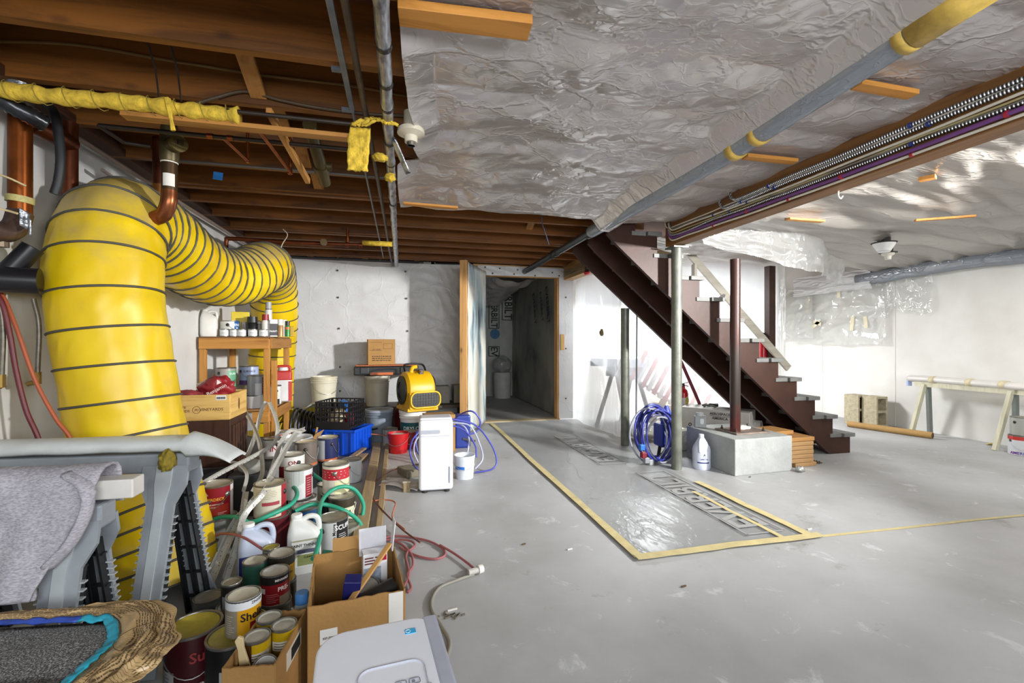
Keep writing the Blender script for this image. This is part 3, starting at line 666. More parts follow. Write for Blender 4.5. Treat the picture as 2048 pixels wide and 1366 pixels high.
tag(MB().bar((0, -.3, .04), (.04, .3, -.04), .022, .03).build('wood_strip', wood('b98444', '8e5c26', 1), None, loc=(-.53, 2.36, 2.01)), 'loose pine strip slanting beside the copper branch pipe', 'wood strip')
bd = thing('drain_pipe', 'brown brass drain pipe with cleanout slanting under the joists', 'pipe', (-.417, 2.3, 2.12))
MB().tube([(0, 0, 0), (0, .45, -.12)], .032, 16).build('pipe', BRS, bd, smooth=60)
MB().tube([(0, .3, -.08), (.0, .36, -.096)], .038, 16).build('collar', BRS, bd, smooth=60)
MB().tube([(.03, .31, -.08), (.055, .31, -.08)], .024, 12).build('plug', BRS, bd, smooth=60)
# runs along y
def strut():
    t = thing('strut_channel', 'galvanised metal strut screwed below the joists beside the foil pipe', 'metal channel', (-.21, 1.2, 2.13))
    MB().box((0, .46, 0), (.022, .95, .016)).build('channel', GALV, t, bev=.003)
    for y in (.24, .63, .94): MB().box((-.02, y, .0), (.05, .02, .014)).build('clip', GALV, t)
    MB().tube([(.0, .95, 0), (.0, 4.6, 0)], .007, 8).build('conduit', M('74777a', .45, .6), t, smooth=60)
strut()
tube_thing('brown_pipe', 'slim brown iron pipe running below all joists to the back wall', 'pipe', [(-.17, .9, 2.1), (-.15, 2.0, 2.09), (-.13, 3.6, 2.09), (-.12, 5.4, 2.1), (-.10, 6.0, 2.07)], .0125, M('4e4032', .5, .4, .3, 20.), 10)
sp2 = thing('foil_pipe', 'pipe wrapped in silver foil tape running below all joists to the back wall', 'pipe', (-.055, .9, 2.06))
pp = [(.004 * nz(i * .4, 1), i * .05, .004 * nz(i * .4, 5) + (.0 if i < 95 else .002 * (i - 95))) for i in range(103)]
MB().tube(pp, [.023 + .003 * nz(i * .9, 3) + (.003 if i % 4 == 0 else 0) for i in range(103)], 12).build('foil_wrap', SIL, sp2, smooth=80)
for y in (.62, .84, 1.02, 1.35, 1.62, 2.35): MB().tube([(0, y, 0), (.002, y + .02, 0)], .0262, 12).build('tape_band', M('1f1c1c', .4), sp2, smooth=60)
MB().grid(lambda s, t: (.02 + .07 * t + .012 * sin(s * 6), 1.28 + .05 * s + .1 * t, -.01 - .12 * t), 6, 8).build('loose_tape', SIL, sp2, solid=.002, smooth=180)
# wool scraps on the pipes
def wool(label, loc, pts, w, rot=(0, 0, 0), th=.012):
    mb = MB(); P = cr(pts, 5); n = len(P) - 1
    mb.grid(lambda s, t: (P[round(t * n)].x + (s - .5) * w * (1 + .15 * nz(s * 3, t * 5)), P[round(t * n)].y + .01 * nz(s * 6, t * 6, 2), P[round(t * n)].z + .006 * nz(s * 8, t * 9)), 10, n)
    return tag(mb.build('wool_scrap', YINS, None, smooth=180, solid=th, loc=loc, rot=rot), label, 'insulation')
wool('yellow wool strip hanging straight down from the copper pipe ends', (-.17, 2.06, 2.01), [(0, 0, .01), (-.005, -.01, -.06), (-.01, -.0, -.12), (-.012, .0, -.175)], .085)
wool('yellow wool flap folded over the foil-wrapped pipe', (-.1, 2.04, 2.03), [(-.08, 0, -.01), (-.03, -.015, .012), (.02, -.02, .018), (.06, -.02, .0)], .06)
tag(lump(.03, 4, 1.2, 1, .6).build('wool_scrap', YINS, None, smooth=180, loc=(-.1, 2.36, 2.0)), 'small yellow wool tuft clinging under the foil pipe joint', 'insulation')
tag(lump(.028, 7, 1.0, 1, .8).build('wool_scrap', YINS, None, smooth=180, loc=(-.06, 2.62, 1.99)), 'dark yellow wool tuft behind the torn tape of the foil pipe', 'insulation')
# cables on joist faces
CB = M('7d6238', .6)
tube_thing('joist_cable', 'tan cable stapled along the second joist above the lagged pipe', 'cable', [at(-40, 82, y=2.212), at(150, 90, y=2.212), at(330, 120, y=2.212), at(520, 150, y=2.212), at(700, 172, y=2.212), at(830, 196, y=2.212)], .006, CB, 6)
jc = tube_thing('joist_cable', 'thick brown cable arching over the second joist towards the ceiling sheet', 'cable', [at(385, 210, y=2.205), at(430, 196, y=2.205), at(490, 183, y=2.205), at(560, 200, y=2.205), at(640, 216, y=2.205), at(740, 228, y=2.205), at(830, 232, y=2.205)], .0075, M('4b3a26', .55), 8)
tube_thing('grey_conduit', 'grey conduit crossing under the fourth joist bay', 'pipe', [(-1.35, 2.985, 2.135), (.1, 2.985, 2.135)], .009, M('6b6560', .5, .3), 8, 1)
tag(MB().box((0, 0, 0), (.05, .002, .045)).build('tape_scrap', M('2277c4', .5), None, loc=at(436, 352, y=3.02), rot=(0, .1, 0)), 'small blue tape scrap stuck on a joist face', 'tape')
bk = thing('copper_pipe', 'tarnished copper pipe crossing before the far joists above the yellow duct', 'pipe', (-1.48, 4.45, 2.0))
MB().tube(cr([(0, 0, -.12), (.0, 0, -.02), (.05, 0, 0), (.5, 0, -.01), (1.13, 0, .0)], 6), .018, 10).build('run', COPD, bk, smooth=60)
for x in (.78, .98, 1.1): MB().tube([(x, 0, -.005), (x + .03, 0, -.005)], .026, 10).build('coupling', COPD, bk, smooth=60)
MB().tube([(1.0, 0, .0), (1.0, 0, .14)], .012, 8).build('riser', COP, bk, smooth=60)
MB().lathe([(0, 0), (.03, 0), (.03, .02), (0, .02)], 10, mx=MX.Translation((.80, -.03, 0)) @ MX.Rotation(pi / 2, 4, 'X')).build('valve_wheel', M('6b5a3c', .4, .6), bk)
MB().tube([(1.13, 0, .02), (1.4, 0, .02)], .024, 10).build('wool_sleeve', YINS, bk, smooth=180)
ROPE = M('c9b9a0', .8)
tube_thing('rope_tie', 'pale rope tying the yellow duct to the copper pipe', 'rope', [at(566, 458, y=4.42), at(575, 470, y=4.42), at(566, 486, y=4.41), at(560, 500, y=4.4)], .004, ROPE, 6)
tube_thing('rope_tie', 'frayed pale rope dangling on the yellow duct bend', 'rope', [at(424, 503, y=3.42), at(428, 520, y=3.43), at(432, 545, y=3.45), at(450, 556, y=3.5), at(466, 557, y=3.52)], .004, ROPE, 6)
# ceramic lamp holder
lh = thing('lamp_holder', 'off-white ceramic lamp holder on the joist at the torn sheet edge', 'lamp holder', at(822, 268, z=2.05))
MB().lathe([(0, .1), (.032, .1), (.034, .03), (.06, .02), (.062, .0), (.03, -.012), (.028, -.04), (0, -.04)], 20).build('body', M('cfc6b2', .35), lh, smooth=50)
MB().lathe([(.018, -.055), (.02, -.04), (0, -.04)], 12).build('socket', M('77726a', .3, .8), lh)
# smoke alarm and lamp socket on the right ceiling sheet
sa = thing('smoke_alarm', 'white round smoke alarm pushed through the right ceiling sheet', 'smoke alarm', at(1768, 497, z=1.97))
MB().lathe([(0, -.035), (.045, -.035), (.06, -.01), (.085, .03), (.09, .05), (0, .05)], 24).build('body', M('eeeeec', .4), sa, smooth=50)
MB().lathe([(.088, .045), (.1, .05), (.1, .055), (.05, .056), (.05, .15), (0, .15)], 24).build('dark_rim', M('2a2522', .6), sa, smooth=50)
MB().lathe([(.05, -.028), (.052, -.02)], 24).build('vent_ring', M('555555', .6), sa)
so = thing('lamp_holder', 'white ceramic lamp socket beside the smoke alarm', 'lamp holder', at(1776, 510, z=1.95))
MB().lathe([(0, -.045), (.026, -.045), (.03, -.01), (.05, .0), (.055, .02), (0, .02)], 18).build('body', M('dcd6c8', .35), so, smooth=50)
MB().lathe([(.05, .015), (.075, .02), (.075, .025), (.04, .026), (.04, .16), (0, .16)], 18).build('dark_rim', M('2a2522', .6), so)
# galvanised pipe under the main sheet, on to the doorway
tp = thing('wrapped_pipe', 'galvanised pipe hidden under the ceiling sheet and running on to the doorway', 'pipe', (1.62, .4, 2.06))
MB().tube([(-.15, 0, 0), (-.1, .5, 0), (0, 1.6, 0), (0, 3.3, 0)], .052, 16).build('pipe', film('bluish_pipe_wrap', '939ca8', .12, .15, .10, .2, .3, 5., (2, .6, 1)), tp, smooth=60)
MB().tube([(0, 3.3, 0), (.03, 5.66, -.0)], .036, 14).build('pipe_end', M('4d5254', .4, .6), tp, smooth=60)
for y in (4.2, 4.35, 3.35): MB().tube([(.01, y, 0), (.01, y + .05, 0)], .044, 14).build('coupling', M('3a3a38', .4, .6), tp, smooth=60)
for y0, y1 in ((.46, .66), (.665, .70), (1.34, 1.38), (1.5, 1.55)): MB().tube([(-.1 * max(0, 1.6 - y0) / 1.1, y0, -.006), (-.1 * max(0, 1.6 - y1) / 1.1, y1, -.006)], .0535, 16).build('wool_sleeve', M('c9a850', .5, 0, .25, 20., .4, 14.), tp, smooth=180)
tube_thing('blue_wire', 'short dark blue wire dangling from the ceiling sheet edge', 'cable', [at(1083, 428, y=3.45), at(1084, 445, y=3.45), at(1092, 470, y=3.45), at(1098, 490, y=3.45)], .004, M('23304e', .5), 6)
# ---------------------------------------------------------------- cables stapled on the beam
def armour(name, c1, c2):
    m, nt, b = nodes_of(name); b.inputs['Metallic'].default_value = .8; b.inputs['Roughness'].default_value = .3
    w = nd(nt, 'ShaderNodeTexWave', Scale=26.); w.bands_direction = 'Y'; nt.links.new(coords(nt), w.inputs['Vector'])
    nt.links.new(ramp(nt, w.outputs['Fac'], [(.2, lin(c1)), (.7, lin(c2))]), b.inputs['Base Color'])
    bp = nd(nt, 'ShaderNodeBump', Strength=1., Distance=.006); nt.links.new(w.outputs['Fac'], bp.inputs['Height']); nt.links.new(bp.outputs[0], b.inputs['Normal']); return m
ARM = armour('armoured_cable', '4c4c4e', 'd0d0d2'); WHC = M('cfc8ba', .5); CRC = M('a99c70', .5); PUR = M('6d3f7c', .45); GRC = M('77736c', .5)
TIEB = M('24357a', .4); TIER = M('a02030', .4)
def bcable(label, z0, r, mat, ztail, ytail, wig=.004, ties=(), tm=TIEB, y1=3.36, seed=0, x=2.214):
    """runs along the beam's left face, dropping to ztail near the post"""
    pts = []
    for i in range(25):
        y = -.6 + (y1 + .6) * i / 24; k = min(1, max(0, (y - ytail) / max(.1, y1 - ytail)))
        k = k * k * (3 - 2 * k)
        pts.append(V((x - r - .006 * abs(nz(y * 2, seed)), y, z0 + (ztail - z0) * k + wig * nz(y * 3, seed, 2))))
    pts.append(V((x - r - .004, y1 + .05, ztail + .02))); pts.append(V((x - r + .0, y1 + .08, ztail + .07)))
    c = pts[0]; t = thing('beam_cable', label, 'cable', c)
    MB().tube([p - c for p in cr(pts, 4)], r, 8).build('cable', mat, t, smooth=80)
    for y in ties:
        q = min(pts, key=lambda p: abs(p.y - y)) - c
        MB().tube([(q.x, q.y - .006, q.z), (q.x, q.y + .006, q.z)], r + .0035, 8).build('cable_tie', tm, t)
    return t
bcable('upper armoured metal cable along the beam side', 2.06, .010, ARM, 2.06, 3.2, ties=(1.55, 2.35), seed=1, y1=2.62)
bcable('armoured metal cable running just under the upper armoured one', 2.035, .010, ARM, 2.03, 2.2, ties=(1.5, 2.35, 2.6), seed=2, y1=2.72)
bcable('flat white cable in the middle of the beam side', 2.008, .0065, WHC, 2.03, 2.2, ties=(2.5, 2.9), seed=3)
bcable('cream cable next to the thin armoured cable on the beam', 1.994, .005, CRC, 2.005, 2.2, ties=(2.7,), seed=4)
bcable('thin armoured cable weaving above the purple cable on the beam', 1.974, .008, ARM, 1.985, 2.0, wig=.01, ties=(1.5,), seed=5)
bcable('thick purple cable along the lower beam side', 1.95, .010, PUR, 1.965, 2.1, ties=(1.25, 1.9, 2.5), tm=TIER, seed=6)
bcable('lowest white cable along the bottom of the beam side', 1.93, .0065, WHC, 1.945, 2.2, ties=(1.5, 2.2, 2.9), tm=TIER, seed=7)
bcable('grey cable looping between the white and cream cables on the beam', 1.985, .005, GRC, 2.045, 2.0, wig=.012, ties=(2.8,), seed=8)
bcable('white cable dropping from the sheet edge at the beam end', 2.05, .005, WHC, 2.06, 2.9, wig=.008, seed=9, y1=3.42)
for i, (z0, lab) in enumerate(((2.09, 'grey cable high on the short beam by the doorway'), (2.06, 'grey cable sagging in the middle of the short beam'), (2.03, 'grey cable low on the short beam by the doorway'))):
    tube_thing('beam_cable', lab, 'cable', [(2.21, 4.5, z0), (2.2, 5.0, z0 - .02 * i), (2.205, 5.5, z0 - .03), (2.21, 6.02, z0 - .02)], .006, GRC, 6)
ri = thing('red_valve', 'red-tipped pipe stub poking below the short beam', 'valve', at(1174, 545, y=5.2))
MB().tube([(0, 0, .1), (0, 0, .0)], .03, 12).build('pipe', M('3c3a38', .5, .4), ri, smooth=60)
MB().lathe([(0, -.03), (.03, -.025), (.045, 0), (.03, .012), (0, .012)], 12).build('red_tip', M('c01c2a', .4), ri, smooth=60)
# hook under the beam
tube_thing('wall_hook', 'small white hook under the long beam', 'hook', [(2.33, 2.0, 1.93), (2.33, 2.0, 1.90), (2.345, 2.0, 1.885), (2.36, 2.0, 1.90)], .004, M('e6e2da', .4), 6)
# ================================================================ yellow duct hose and left wall fittings
def duct_mat():
    m, nt, b = nodes_of('yellow_vinyl_duct'); v = coords(nt)
    g = nd(nt, 'ShaderNodeNewGeometry'); sp = nd(nt, 'ShaderNodeSeparateXYZ'); nt.links.new(g.outputs['Normal'], sp.inputs[0])
    n = nd(nt, 'ShaderNodeTexNoise', Scale=3., Detail=5.); nt.links.new(v, n.inputs['Vector'])
    c = ramp(nt, n.outputs['Fac'], [(.3, lin('d9b400')), (.7, lin('e8c80a'))])
    n2 = nd(nt, 'ShaderNodeTexNoise', Scale=5., Detail=8., Roughness=.7); nt.links.new(v, n2.inputs['Vector'])
    ad = nd(nt, 'ShaderNodeMath', operation='MULTIPLY_ADD'); nt.links.new(n2.outputs['Fac'], ad.inputs[0]); ad.inputs[1].default_value = .9
    nt.links.new(sp.outputs['Z'], ad.inputs[2])
    k = ramp(nt, ad.outputs[0], [(.62, (0, 0, 0)), (1.0, (.85,) * 3)])           # dust settled on what faces up
    mx = nd(nt, 'ShaderNodeMix', data_type='RGBA'); nt.links.new(k, mx.inputs[0]); nt.links.new(c, mx.inputs[6]); mx.inputs[7].default_value = lin('b39c5c') + (1,)
    nt.links.new(mx.outputs[2], b.inputs['Base Color']); b.inputs['Roughness'].default_value = .38
    n3 = nd(nt, 'ShaderNodeTexNoise', Scale=4., Detail=4., Distortion=1.5); nt.links.new(coords(nt, (1, 1, .6)), n3.inputs['Vector']); n3.noise_type = 'RIDGED_MULTIFRACTAL'
    bp = nd(nt, 'ShaderNodeBump', Strength=.35, Distance=.03); nt.links.new(n3.outputs['Fac'], bp.inputs['Height']); nt.links.new(bp.outputs[0], b.inputs['Normal']); return m
YD = duct_mat(); RINGM = M('4b4a46', .55, 0, .15)
D_PTS = [(-1.02, 2.34, .012), (-1.045, 2.36, .12), (-1.11, 2.41, .35), (-1.20, 2.455, .62), (-1.265, 2.475, .95), (-1.315, 2.485, 1.28), (-1.33, 2.52, 1.52), (-1.345, 2.63, 1.675), (-1.36, 2.82, 1.72), (-1.36, 3.05, 1.70), (-1.345, 3.35, 1.625), (-1.30, 3.7, 1.575), (-1.21, 4.0, 1.615), (-1.15, 4.25, 1.72), (-1.17, 4.55, 1.765), (-1.22, 4.87, 1.67), (-1.24, 5.04, 1.45), (-1.27, 5.13, 1.15), (-1.3, 5.16, .8), (-1.31, 5.17, .42), (-1.31, 5.17, .05)]
DP = cr(D_PTS, 26); DR = .212
acc = [0.]
for p, q in zip(DP, DP[1:]): acc.append(acc[-1] + (q - p).length)
def spacing(s): return .085 if s < .28 else (.165 if s < 1.5 else (.105 if s < 2.5 else (.1 if s < 3.6 else .135)))
rings = []; s = .02
while s < acc[-1] - .02: rings.append(s); s += spacing(s)
dt = thing('duct_hose', 'fat yellow vinyl ventilation hose with black spiral wire climbing the left wall', 'duct', (-1.02, 2.34, 0))
off = V((-1.02, 2.34, 0))
def dat(s):
    import bisect
    i = min(max(bisect.bisect(acc, s) - 1, 0), len(DP) - 2); k = (s - acc[i]) / max(1e-6, acc[i + 1] - acc[i])
    return DP[i].lerp(DP[i + 1], k), (DP[min(i + 3, len(DP) - 1)] - DP[max(i - 3, 0)]).normalized()
SS = []; 
for a_, b_ in zip(rings, rings[1:]):
    for k in range(7): SS.append((a_ + (b_ - a_) * k / 7, k / 7, b_ - a_))
SS.append((rings[-1], 0, .1))
vs = []; n = 40
nr = None
for (s_, k, w) in SS:
    p, tg = dat(s_)
    if nr is None: nr = V((1, 0, 0))
    nr = (nr - tg * nr.dot(tg)).normalized(); bi = tg.cross(nr)
    for j in range(n):
        a = tau * j / n
        r = DR * (1 - .035 * sin(pi * k) * (1.3 if w < .12 else .8)) + .010 * rid(cos(a) * 1.6 + s_ * 3, sin(a) * 1.6 - s_ * 1.5, 2) * sin(pi * k) + .006 * nz(cos(a) * 4, sin(a) * 4, s_ * 7)
        q = p + (nr * cos(a) + bi * sin(a)) * r - off; q.z = max(q.z, .004); vs.append(q)
fs = [(i * n + j, i * n + (j + 1) % n, (i + 1) * n + (j + 1) % n, (i + 1) * n + j) for i in range(len(SS) - 1) for j in range(n)]
MB().add(vs, fs).build('skin', YD, dt, smooth=180)
nr = V((1, 0, 0))
for s_ in rings:
    p, tg = dat(s_); nr = (nr - tg * nr.dot(tg)).normalized(); bi = tg.cross(nr)
    tilt = .05 * sin(s_ * 5)
    P = [p + (nr * cos(a) + bi * sin(a)) * (DR + .003) + tg * (tilt * cos(a)) * .3 - off for a in [tau * j / 36 for j in range(36)]]
    for q in P: q.z = max(q.z, .006)
    MB().tube(P, .0055, 6, closed=True).build('wire_ring', RINGM, dt, smooth=180)
# ---------------------------------------------------------------- drain pipes by the left wall
cd = thing('drain_pipe', 'large copper drain pipe with silver tape and a U-trap on the left wall', 'pipe', (-1.47, 2.22, 1.55))
MB().tube([(0, 0, .05), (0, 0, .56)], .036, 18).build('pipe', M('8a4a20', .28, .85, .35, 6.), cd, smooth=60)
MB().tube(cr([(0, 0, .06), (-.004, -.02, .0), (-.015, -.06, -.03), (-.03, -.11, -.02), (-.035, -.13, .04)], 6), .040, 16).build('trap', M('5d4a42', .35, .6, .25, 8.), cd, smooth=60)
MB().lathe([(0, -.02), (.018, -.02), (.018, .0), (0, 0)], 8, (-.015, -.06, -.068)).build('trap_plug', M('7a6a5a', .35, .8), cd)
MB().tube([(-.003, 0, .45), (0, 0, .57)], .041, 18).build('silver_tape', SIL, cd, smooth=80)
MB().grid(lambda s, t: (.03 + .05 * s, -.05 + .02 * sin(s * 5), .07 - .05 * s - .06 * t + .01 * sin(t * 4)), 8, 6).build('loose_tape', SIL, cd, solid=.003, smooth=180)
MB().tube([(-.002, 0, .1), (0, 0, .125)], .042, 14).build('tape_wrap', M('b3a86a', .6, 0, .3, 40.), cd, smooth=60)
cd2 = thing('drain_pipe', 'dark copper stack with a bulging fitting behind the black rubber hose', 'pipe', (-1.5, 2.55, 1.5))
MB().tube([(0, 0, .16), (0, 0, .62)], .03, 14).build('pipe', COPD, cd2, smooth=60)
MB().tube(cr([(.0, 0, .52), (-.0, -.1, .52), (-.02, -.2, .52)], 5), .04, 14).build('branch', COPD, cd2, smooth=60)
MB().lathe([(.03, 0), (.05, .03), (.052, .1), (.03, .17)], 16).build('hub', M('3c2f26', .5, .4), cd2, smooth=60)
tube_thing('rubber_hose', 'black rubber hose hanging in front of the copper drain pipes', 'hose', [at(88, 205, y=2.33), at(108, 225, y=2.3), at(117, 270, y=2.28), at(121, 320, y=2.27), at(117, 360, y=2.27), at(109, 388, y=2.27)], .0165, M('1f2124', .55), 12)
foil = thing('foil_hose', 'dark crinkled foil hose curling at the wall top', 'hose', at(20, 215, y=2.1))
MB().tube(cr([(-.25, .0, .04), (-.06, 0, .035), (.02, .03, .0), (.06, .08, -.02)], 8), [.03 + .004 * (i % 2) for i in range(25)], 12).build('hose', M('3a3b3e', .25, .7, .4, 20.), foil, smooth=60)
cd3 = thing('drain_pipe', 'tall dark copper stack rising behind the yellow duct bend', 'pipe', (-1.24, 2.8, 1.86))
MB().tube([(0, 0, 0), (0, 0, .32)], .04, 16).build('pipe', COPD, cd3, smooth=60)
MB().tube([(0, 0, .02), (0, 0, .07)], .044, 16).build('collar', M('a06a35', .3, .8), cd3, smooth=60)
vp = thing('drain_pipe', 'brown vent pipe with round cleanout plug and paper label beside the duct', 'pipe', (-1.075, 2.5, 1.62))
MB().tube([(0, 0, .2), (0, 0, .53)], .033, 18).build('pipe', M('4a3720', .38, .55, .25, 9.), vp, smooth=60)
MB().tube(cr([(0, 0, .2), (-.004, .0, .14), (-.03, .015, .09), (-.075, .03, .07)], 6), .034, 16).build('elbow', M('8a5030', .3, .8, .25, 9.), vp, smooth=60)
MB().lathe([(.037, .335), (.039, .34), (.041, .42), (.035, .5)], 18).build('tee', BRS, vp, smooth=60)
MB().tube([(0, 0, .41), (.055, -.05, .41)], .036, 18).build('tee_branch', BRS, vp, smooth=60)
MB().tube([(.052, -.047, .41), (.066, -.06, .41)], .039, 18).build('cleanout_plug', M('6a5c34', .4, .5), vp, smooth=60)
MB().box((0, 0, 0), (.02, .02, .02), face_mx((.071, -.064, .41), (.67, .74, 0), (0, 0, 1))).build('plug_nut', M('3e3822', .4, .5), vp)
MB().lathe([(.0345, .33), (.0355, .332), (.0355, .338), (.0345, .34)], 18).build('white_seal', M('dcd8cc', .5), vp)
MB().lathe([(.0336, .215), (.0336, .275)], 10, a0=-2.0, a1=-.5).build('paper_label', M('e0dcd4', .6), vp)
tag(MB().tube(cr([at(205, 340, x=-1.5), at(235, 362, x=-1.5)], 4), .01, 6).build('wall_conduit', M('7a6f68', .5), None), 'short grey conduit end under the wall sill', 'pipe')
tube_thing('wall_conduit', 'grey-brown conduit following the sill of the left wall', 'pipe', [(-1.53, 2.35, 2.09), (-1.53, 6.0, 2.09)], .013, M('8d7b70', .5), 8, 1)
tube_thing('wire_end', 'cream wire sticking in from the wall to the copper pipe tape', 'cable', [at(-30, 340, y=2.1), at(15, 355, y=2.12), at(52, 372, y=2.14)], .004, M('cdb98a', .5), 6)
tube_thing('wire_end', 'cream wire touching the U-trap on the left wall', 'cable', [at(-30, 412, y=2.08), at(10, 420, y=2.1), at(35, 427, y=2.1)], .004, M('cdb98a', .5), 6)
bs_ = thing('black_pipe', 'black plastic drain branch coming out of the left wall behind the duct', 'pipe', (-1.6, 2.25, 1.375))
MB().tube([(.0, -.05, -.03), (.17, .01, -.03)], .052, 18).build('stub', M('17161a', .35, .1), bs_, smooth=60)
MB().tube([(.07, .0, 0), (.14, .02, .11)], .038, 14).build('wye', M('17161a', .35, .1), bs_, smooth=60)
MB().tube([(.02, -.04, -.03), (.05, -.03, -.03)], .058, 18).build('collar', M('222126', .4), bs_, smooth=60)
BRAID = M('6b665c', .4, .6, .3, 60.)
def supply(label, u, v0, v1, yy):
    t = thing('supply_hose', label, 'hose', at(u, v1, y=yy)); a = at(u - 8, v0, y=yy) - at(u, v1, y=yy); m_ = at(u + 3, (v0 + v1) / 2 - 30, y=yy) - at(u, v1, y=yy)
    MB().tube(cr([a, m_, (0, 0, .04)], 8), .0085, 10).build('braid', BRAID, t, smooth=80)
    MB().tube([(0, 0, .05), (0, 0, .0)], .013, 8).build('nut', M('8d7440', .35, .9), t)
    MB().tube([(0, 0, .005), (-.02, 0, .005), (-.035, 0, .0)], .01, 8).build('elbow', M('8d7440', .35, .9), t, smooth=60)
supply('braided supply hose with brass end hanging below the black drain branch', 75, 598, 768, 2.32)
supply('braided supply hose with brass end hanging nearest the wall corner', 3, 590, 775, 2.2)
tube_thing('air_hose', 'maroon hose hanging down the left wall behind the trestle', 'hose', [at(-40, 560, y=2.2), at(0, 598, y=2.2), at(18, 660, y=2.2), at(32, 740, y=2.2), at(52, 820, y=2.2), at(80, 890, y=2.2), at(92, 1000, y=2.2), at(95, 1160, y=2.2)], .009, M('5e1a22', .45), 10)
tube_thing('air_hose', 'thin orange-brown hose slanting down the left wall behind the trestle', 'hose', [at(-40, 570, y=2.26), at(0, 585, y=2.26), at(30, 650, y=2.26), at(70, 760, y=2.26), at(110, 835, y=2.26), at(145, 890, y=2.26), at(150, 1000, y=2.26), at(152, 1150, y=2.26)], .0075, M('a5512e', .45), 10)
tag(MB().grid(lambda s, t: (0, -.35 + .7 * s, -.35 + .7 * t + .02 * nz(s * 3, t * 3)), 10, 10, MX.Identity(4)).build('wall_patch', M('8f9296', .5, 0, .3, 6.), None, loc=(XL + .004, 1.95, 1.78)), 'dull grey foil patch on the left wall behind the copper trap', 'foil')
# ================================================================ cans, jugs, buckets, boxes
TIN = M('8f8d86', .35, .75, .25, 18., name='tin_rim'); LIDT = M('a9a597', .42, .55, .25, 14., name='tin_lid'); WIRE = M('a5a5a2', .35, .8)
def face_cam(x, y): return atan2(-x, y)
FR = -pi / 2
def can(u, v, zb, label, body='e6e4de', r=.077, h=.178, lid=None, patches=(), texts=(), bail=None, ear=None, rim=None, rough=.38, pos=None, turn=0., tilt=None, lines=None, name='paint_can', group=None, drip=None, liddirt=None):
    """tin placed by the photo pixel of its lid centre; zb = height it stands at"""
    p = V(pos) if pos else at(u, v, z=zb + h); p = V((p.x, p.y, zb + .0008))
    t = thing(name, label, 'can', p, tilt if tilt else (0, 0, face_cam(p.x, p.y) + turn), group)
    MB().lathe([(0, .002), (r * .96, .002), (r * .985, .0), (r, .005), (r, h - .006)], 28).build('body', M(body, rough, .1, .06, 10.), t, smooth=35)
    MB().lathe([(r, h - .009), (r * 1.02, h - .005), (r * 1.02, h - .001), (r * .985, h), (r * .93, h - .001), (r * .91, h - .006)], 28).build('rim', rim or TIN, t, smooth=50)
    MB().lathe([(r * .91, h - .006), (r * .88, h - .003), (r * .8, h - .004), (r * .76, h - .006), (0, h - .006)], 28).build('lid', M(lid, .5, .1, .2, 20.) if lid else LIDT, t, smooth=50)
    MB().lathe([(r * 1.0, 0), (r * 1.012, .001), (r * 1.012, .004), (r, .005)], 28).build('bottom_seam', TIN, t)
    for (a0, a1, z0, z1, hx) in patches:
        MB().lathe([(r + .0005, z0 * h), (r + .0005, z1 * h)], max(3, int((a1 - a0) * 7)), a0=FR + a0, a1=FR + a1).build('label_patch', M(hx, .4, 0, .06), t, smooth=60)
    for (s_, sz, a, z, hx, *ex) in texts:
        text(s_, sz, M(hx, .5, var=0), t, None, wrap=(r, FR + a, z * h) + ((1,) if 'v' in ex else ()), bold=True)
    if lines:
        mb = MB(); a0, a1, z0, z1, hx, nl = lines
        for i in range(nl):
            z = (z0 + (z1 - z0) * (i + .5) / nl) * h; b = a1 - (a1 - a0) * .35 * random.random()
            mb.lathe([(r + .001, z - .0012), (r + .001, z + .0012)], 6, a0=FR + a0, a1=FR + b)
        mb.build('small_print', M(hx, .6, var=0), t)
    for a in (ear or ()):
        MB().lathe([(0, .006), (.006, .006), (.012, .003), (.014, 0)], 12, mx=face_mx((r * cos(FR + a), r * sin(FR + a), h * .72), (-sin(FR + a), cos(FR + a), 0), (0, 0, 1))).build('ear', M('232120', .4) if bail != 'tin' else TIN, t, smooth=60)
    if bail and ear:
        a0 = ear[0]; a1 = ear[1] if len(ear) > 1 else a0 + pi; P = []
        for k in range(13):
            s_ = k / 12; a = FR + a0 + (a1 - a0) * s_; P.append(((r + .006) * cos(a), (r + .006) * sin(a), h * .72 - h * .42 * sin(pi * s_)))
        MB().tube(P, .0016, 5).build('bail_handle', WIRE, t)
    if drip:
        mb = MB(); rnd = random.Random(u)
        for k in range(9):
            a = FR + drip[0] + (drip[1] - drip[0]) * (k + .5) / 9; L = h * (.12 + .45 * rnd.random())
            mb.lathe([(r + .0012, h - .01 - L), (r + .0016, h - .008)], 3, a0=a - .07 - .05 * rnd.random(), a1=a + .07)
        mb.build('paint_drips', M(drip[2], .4, var=0), t)
    return t
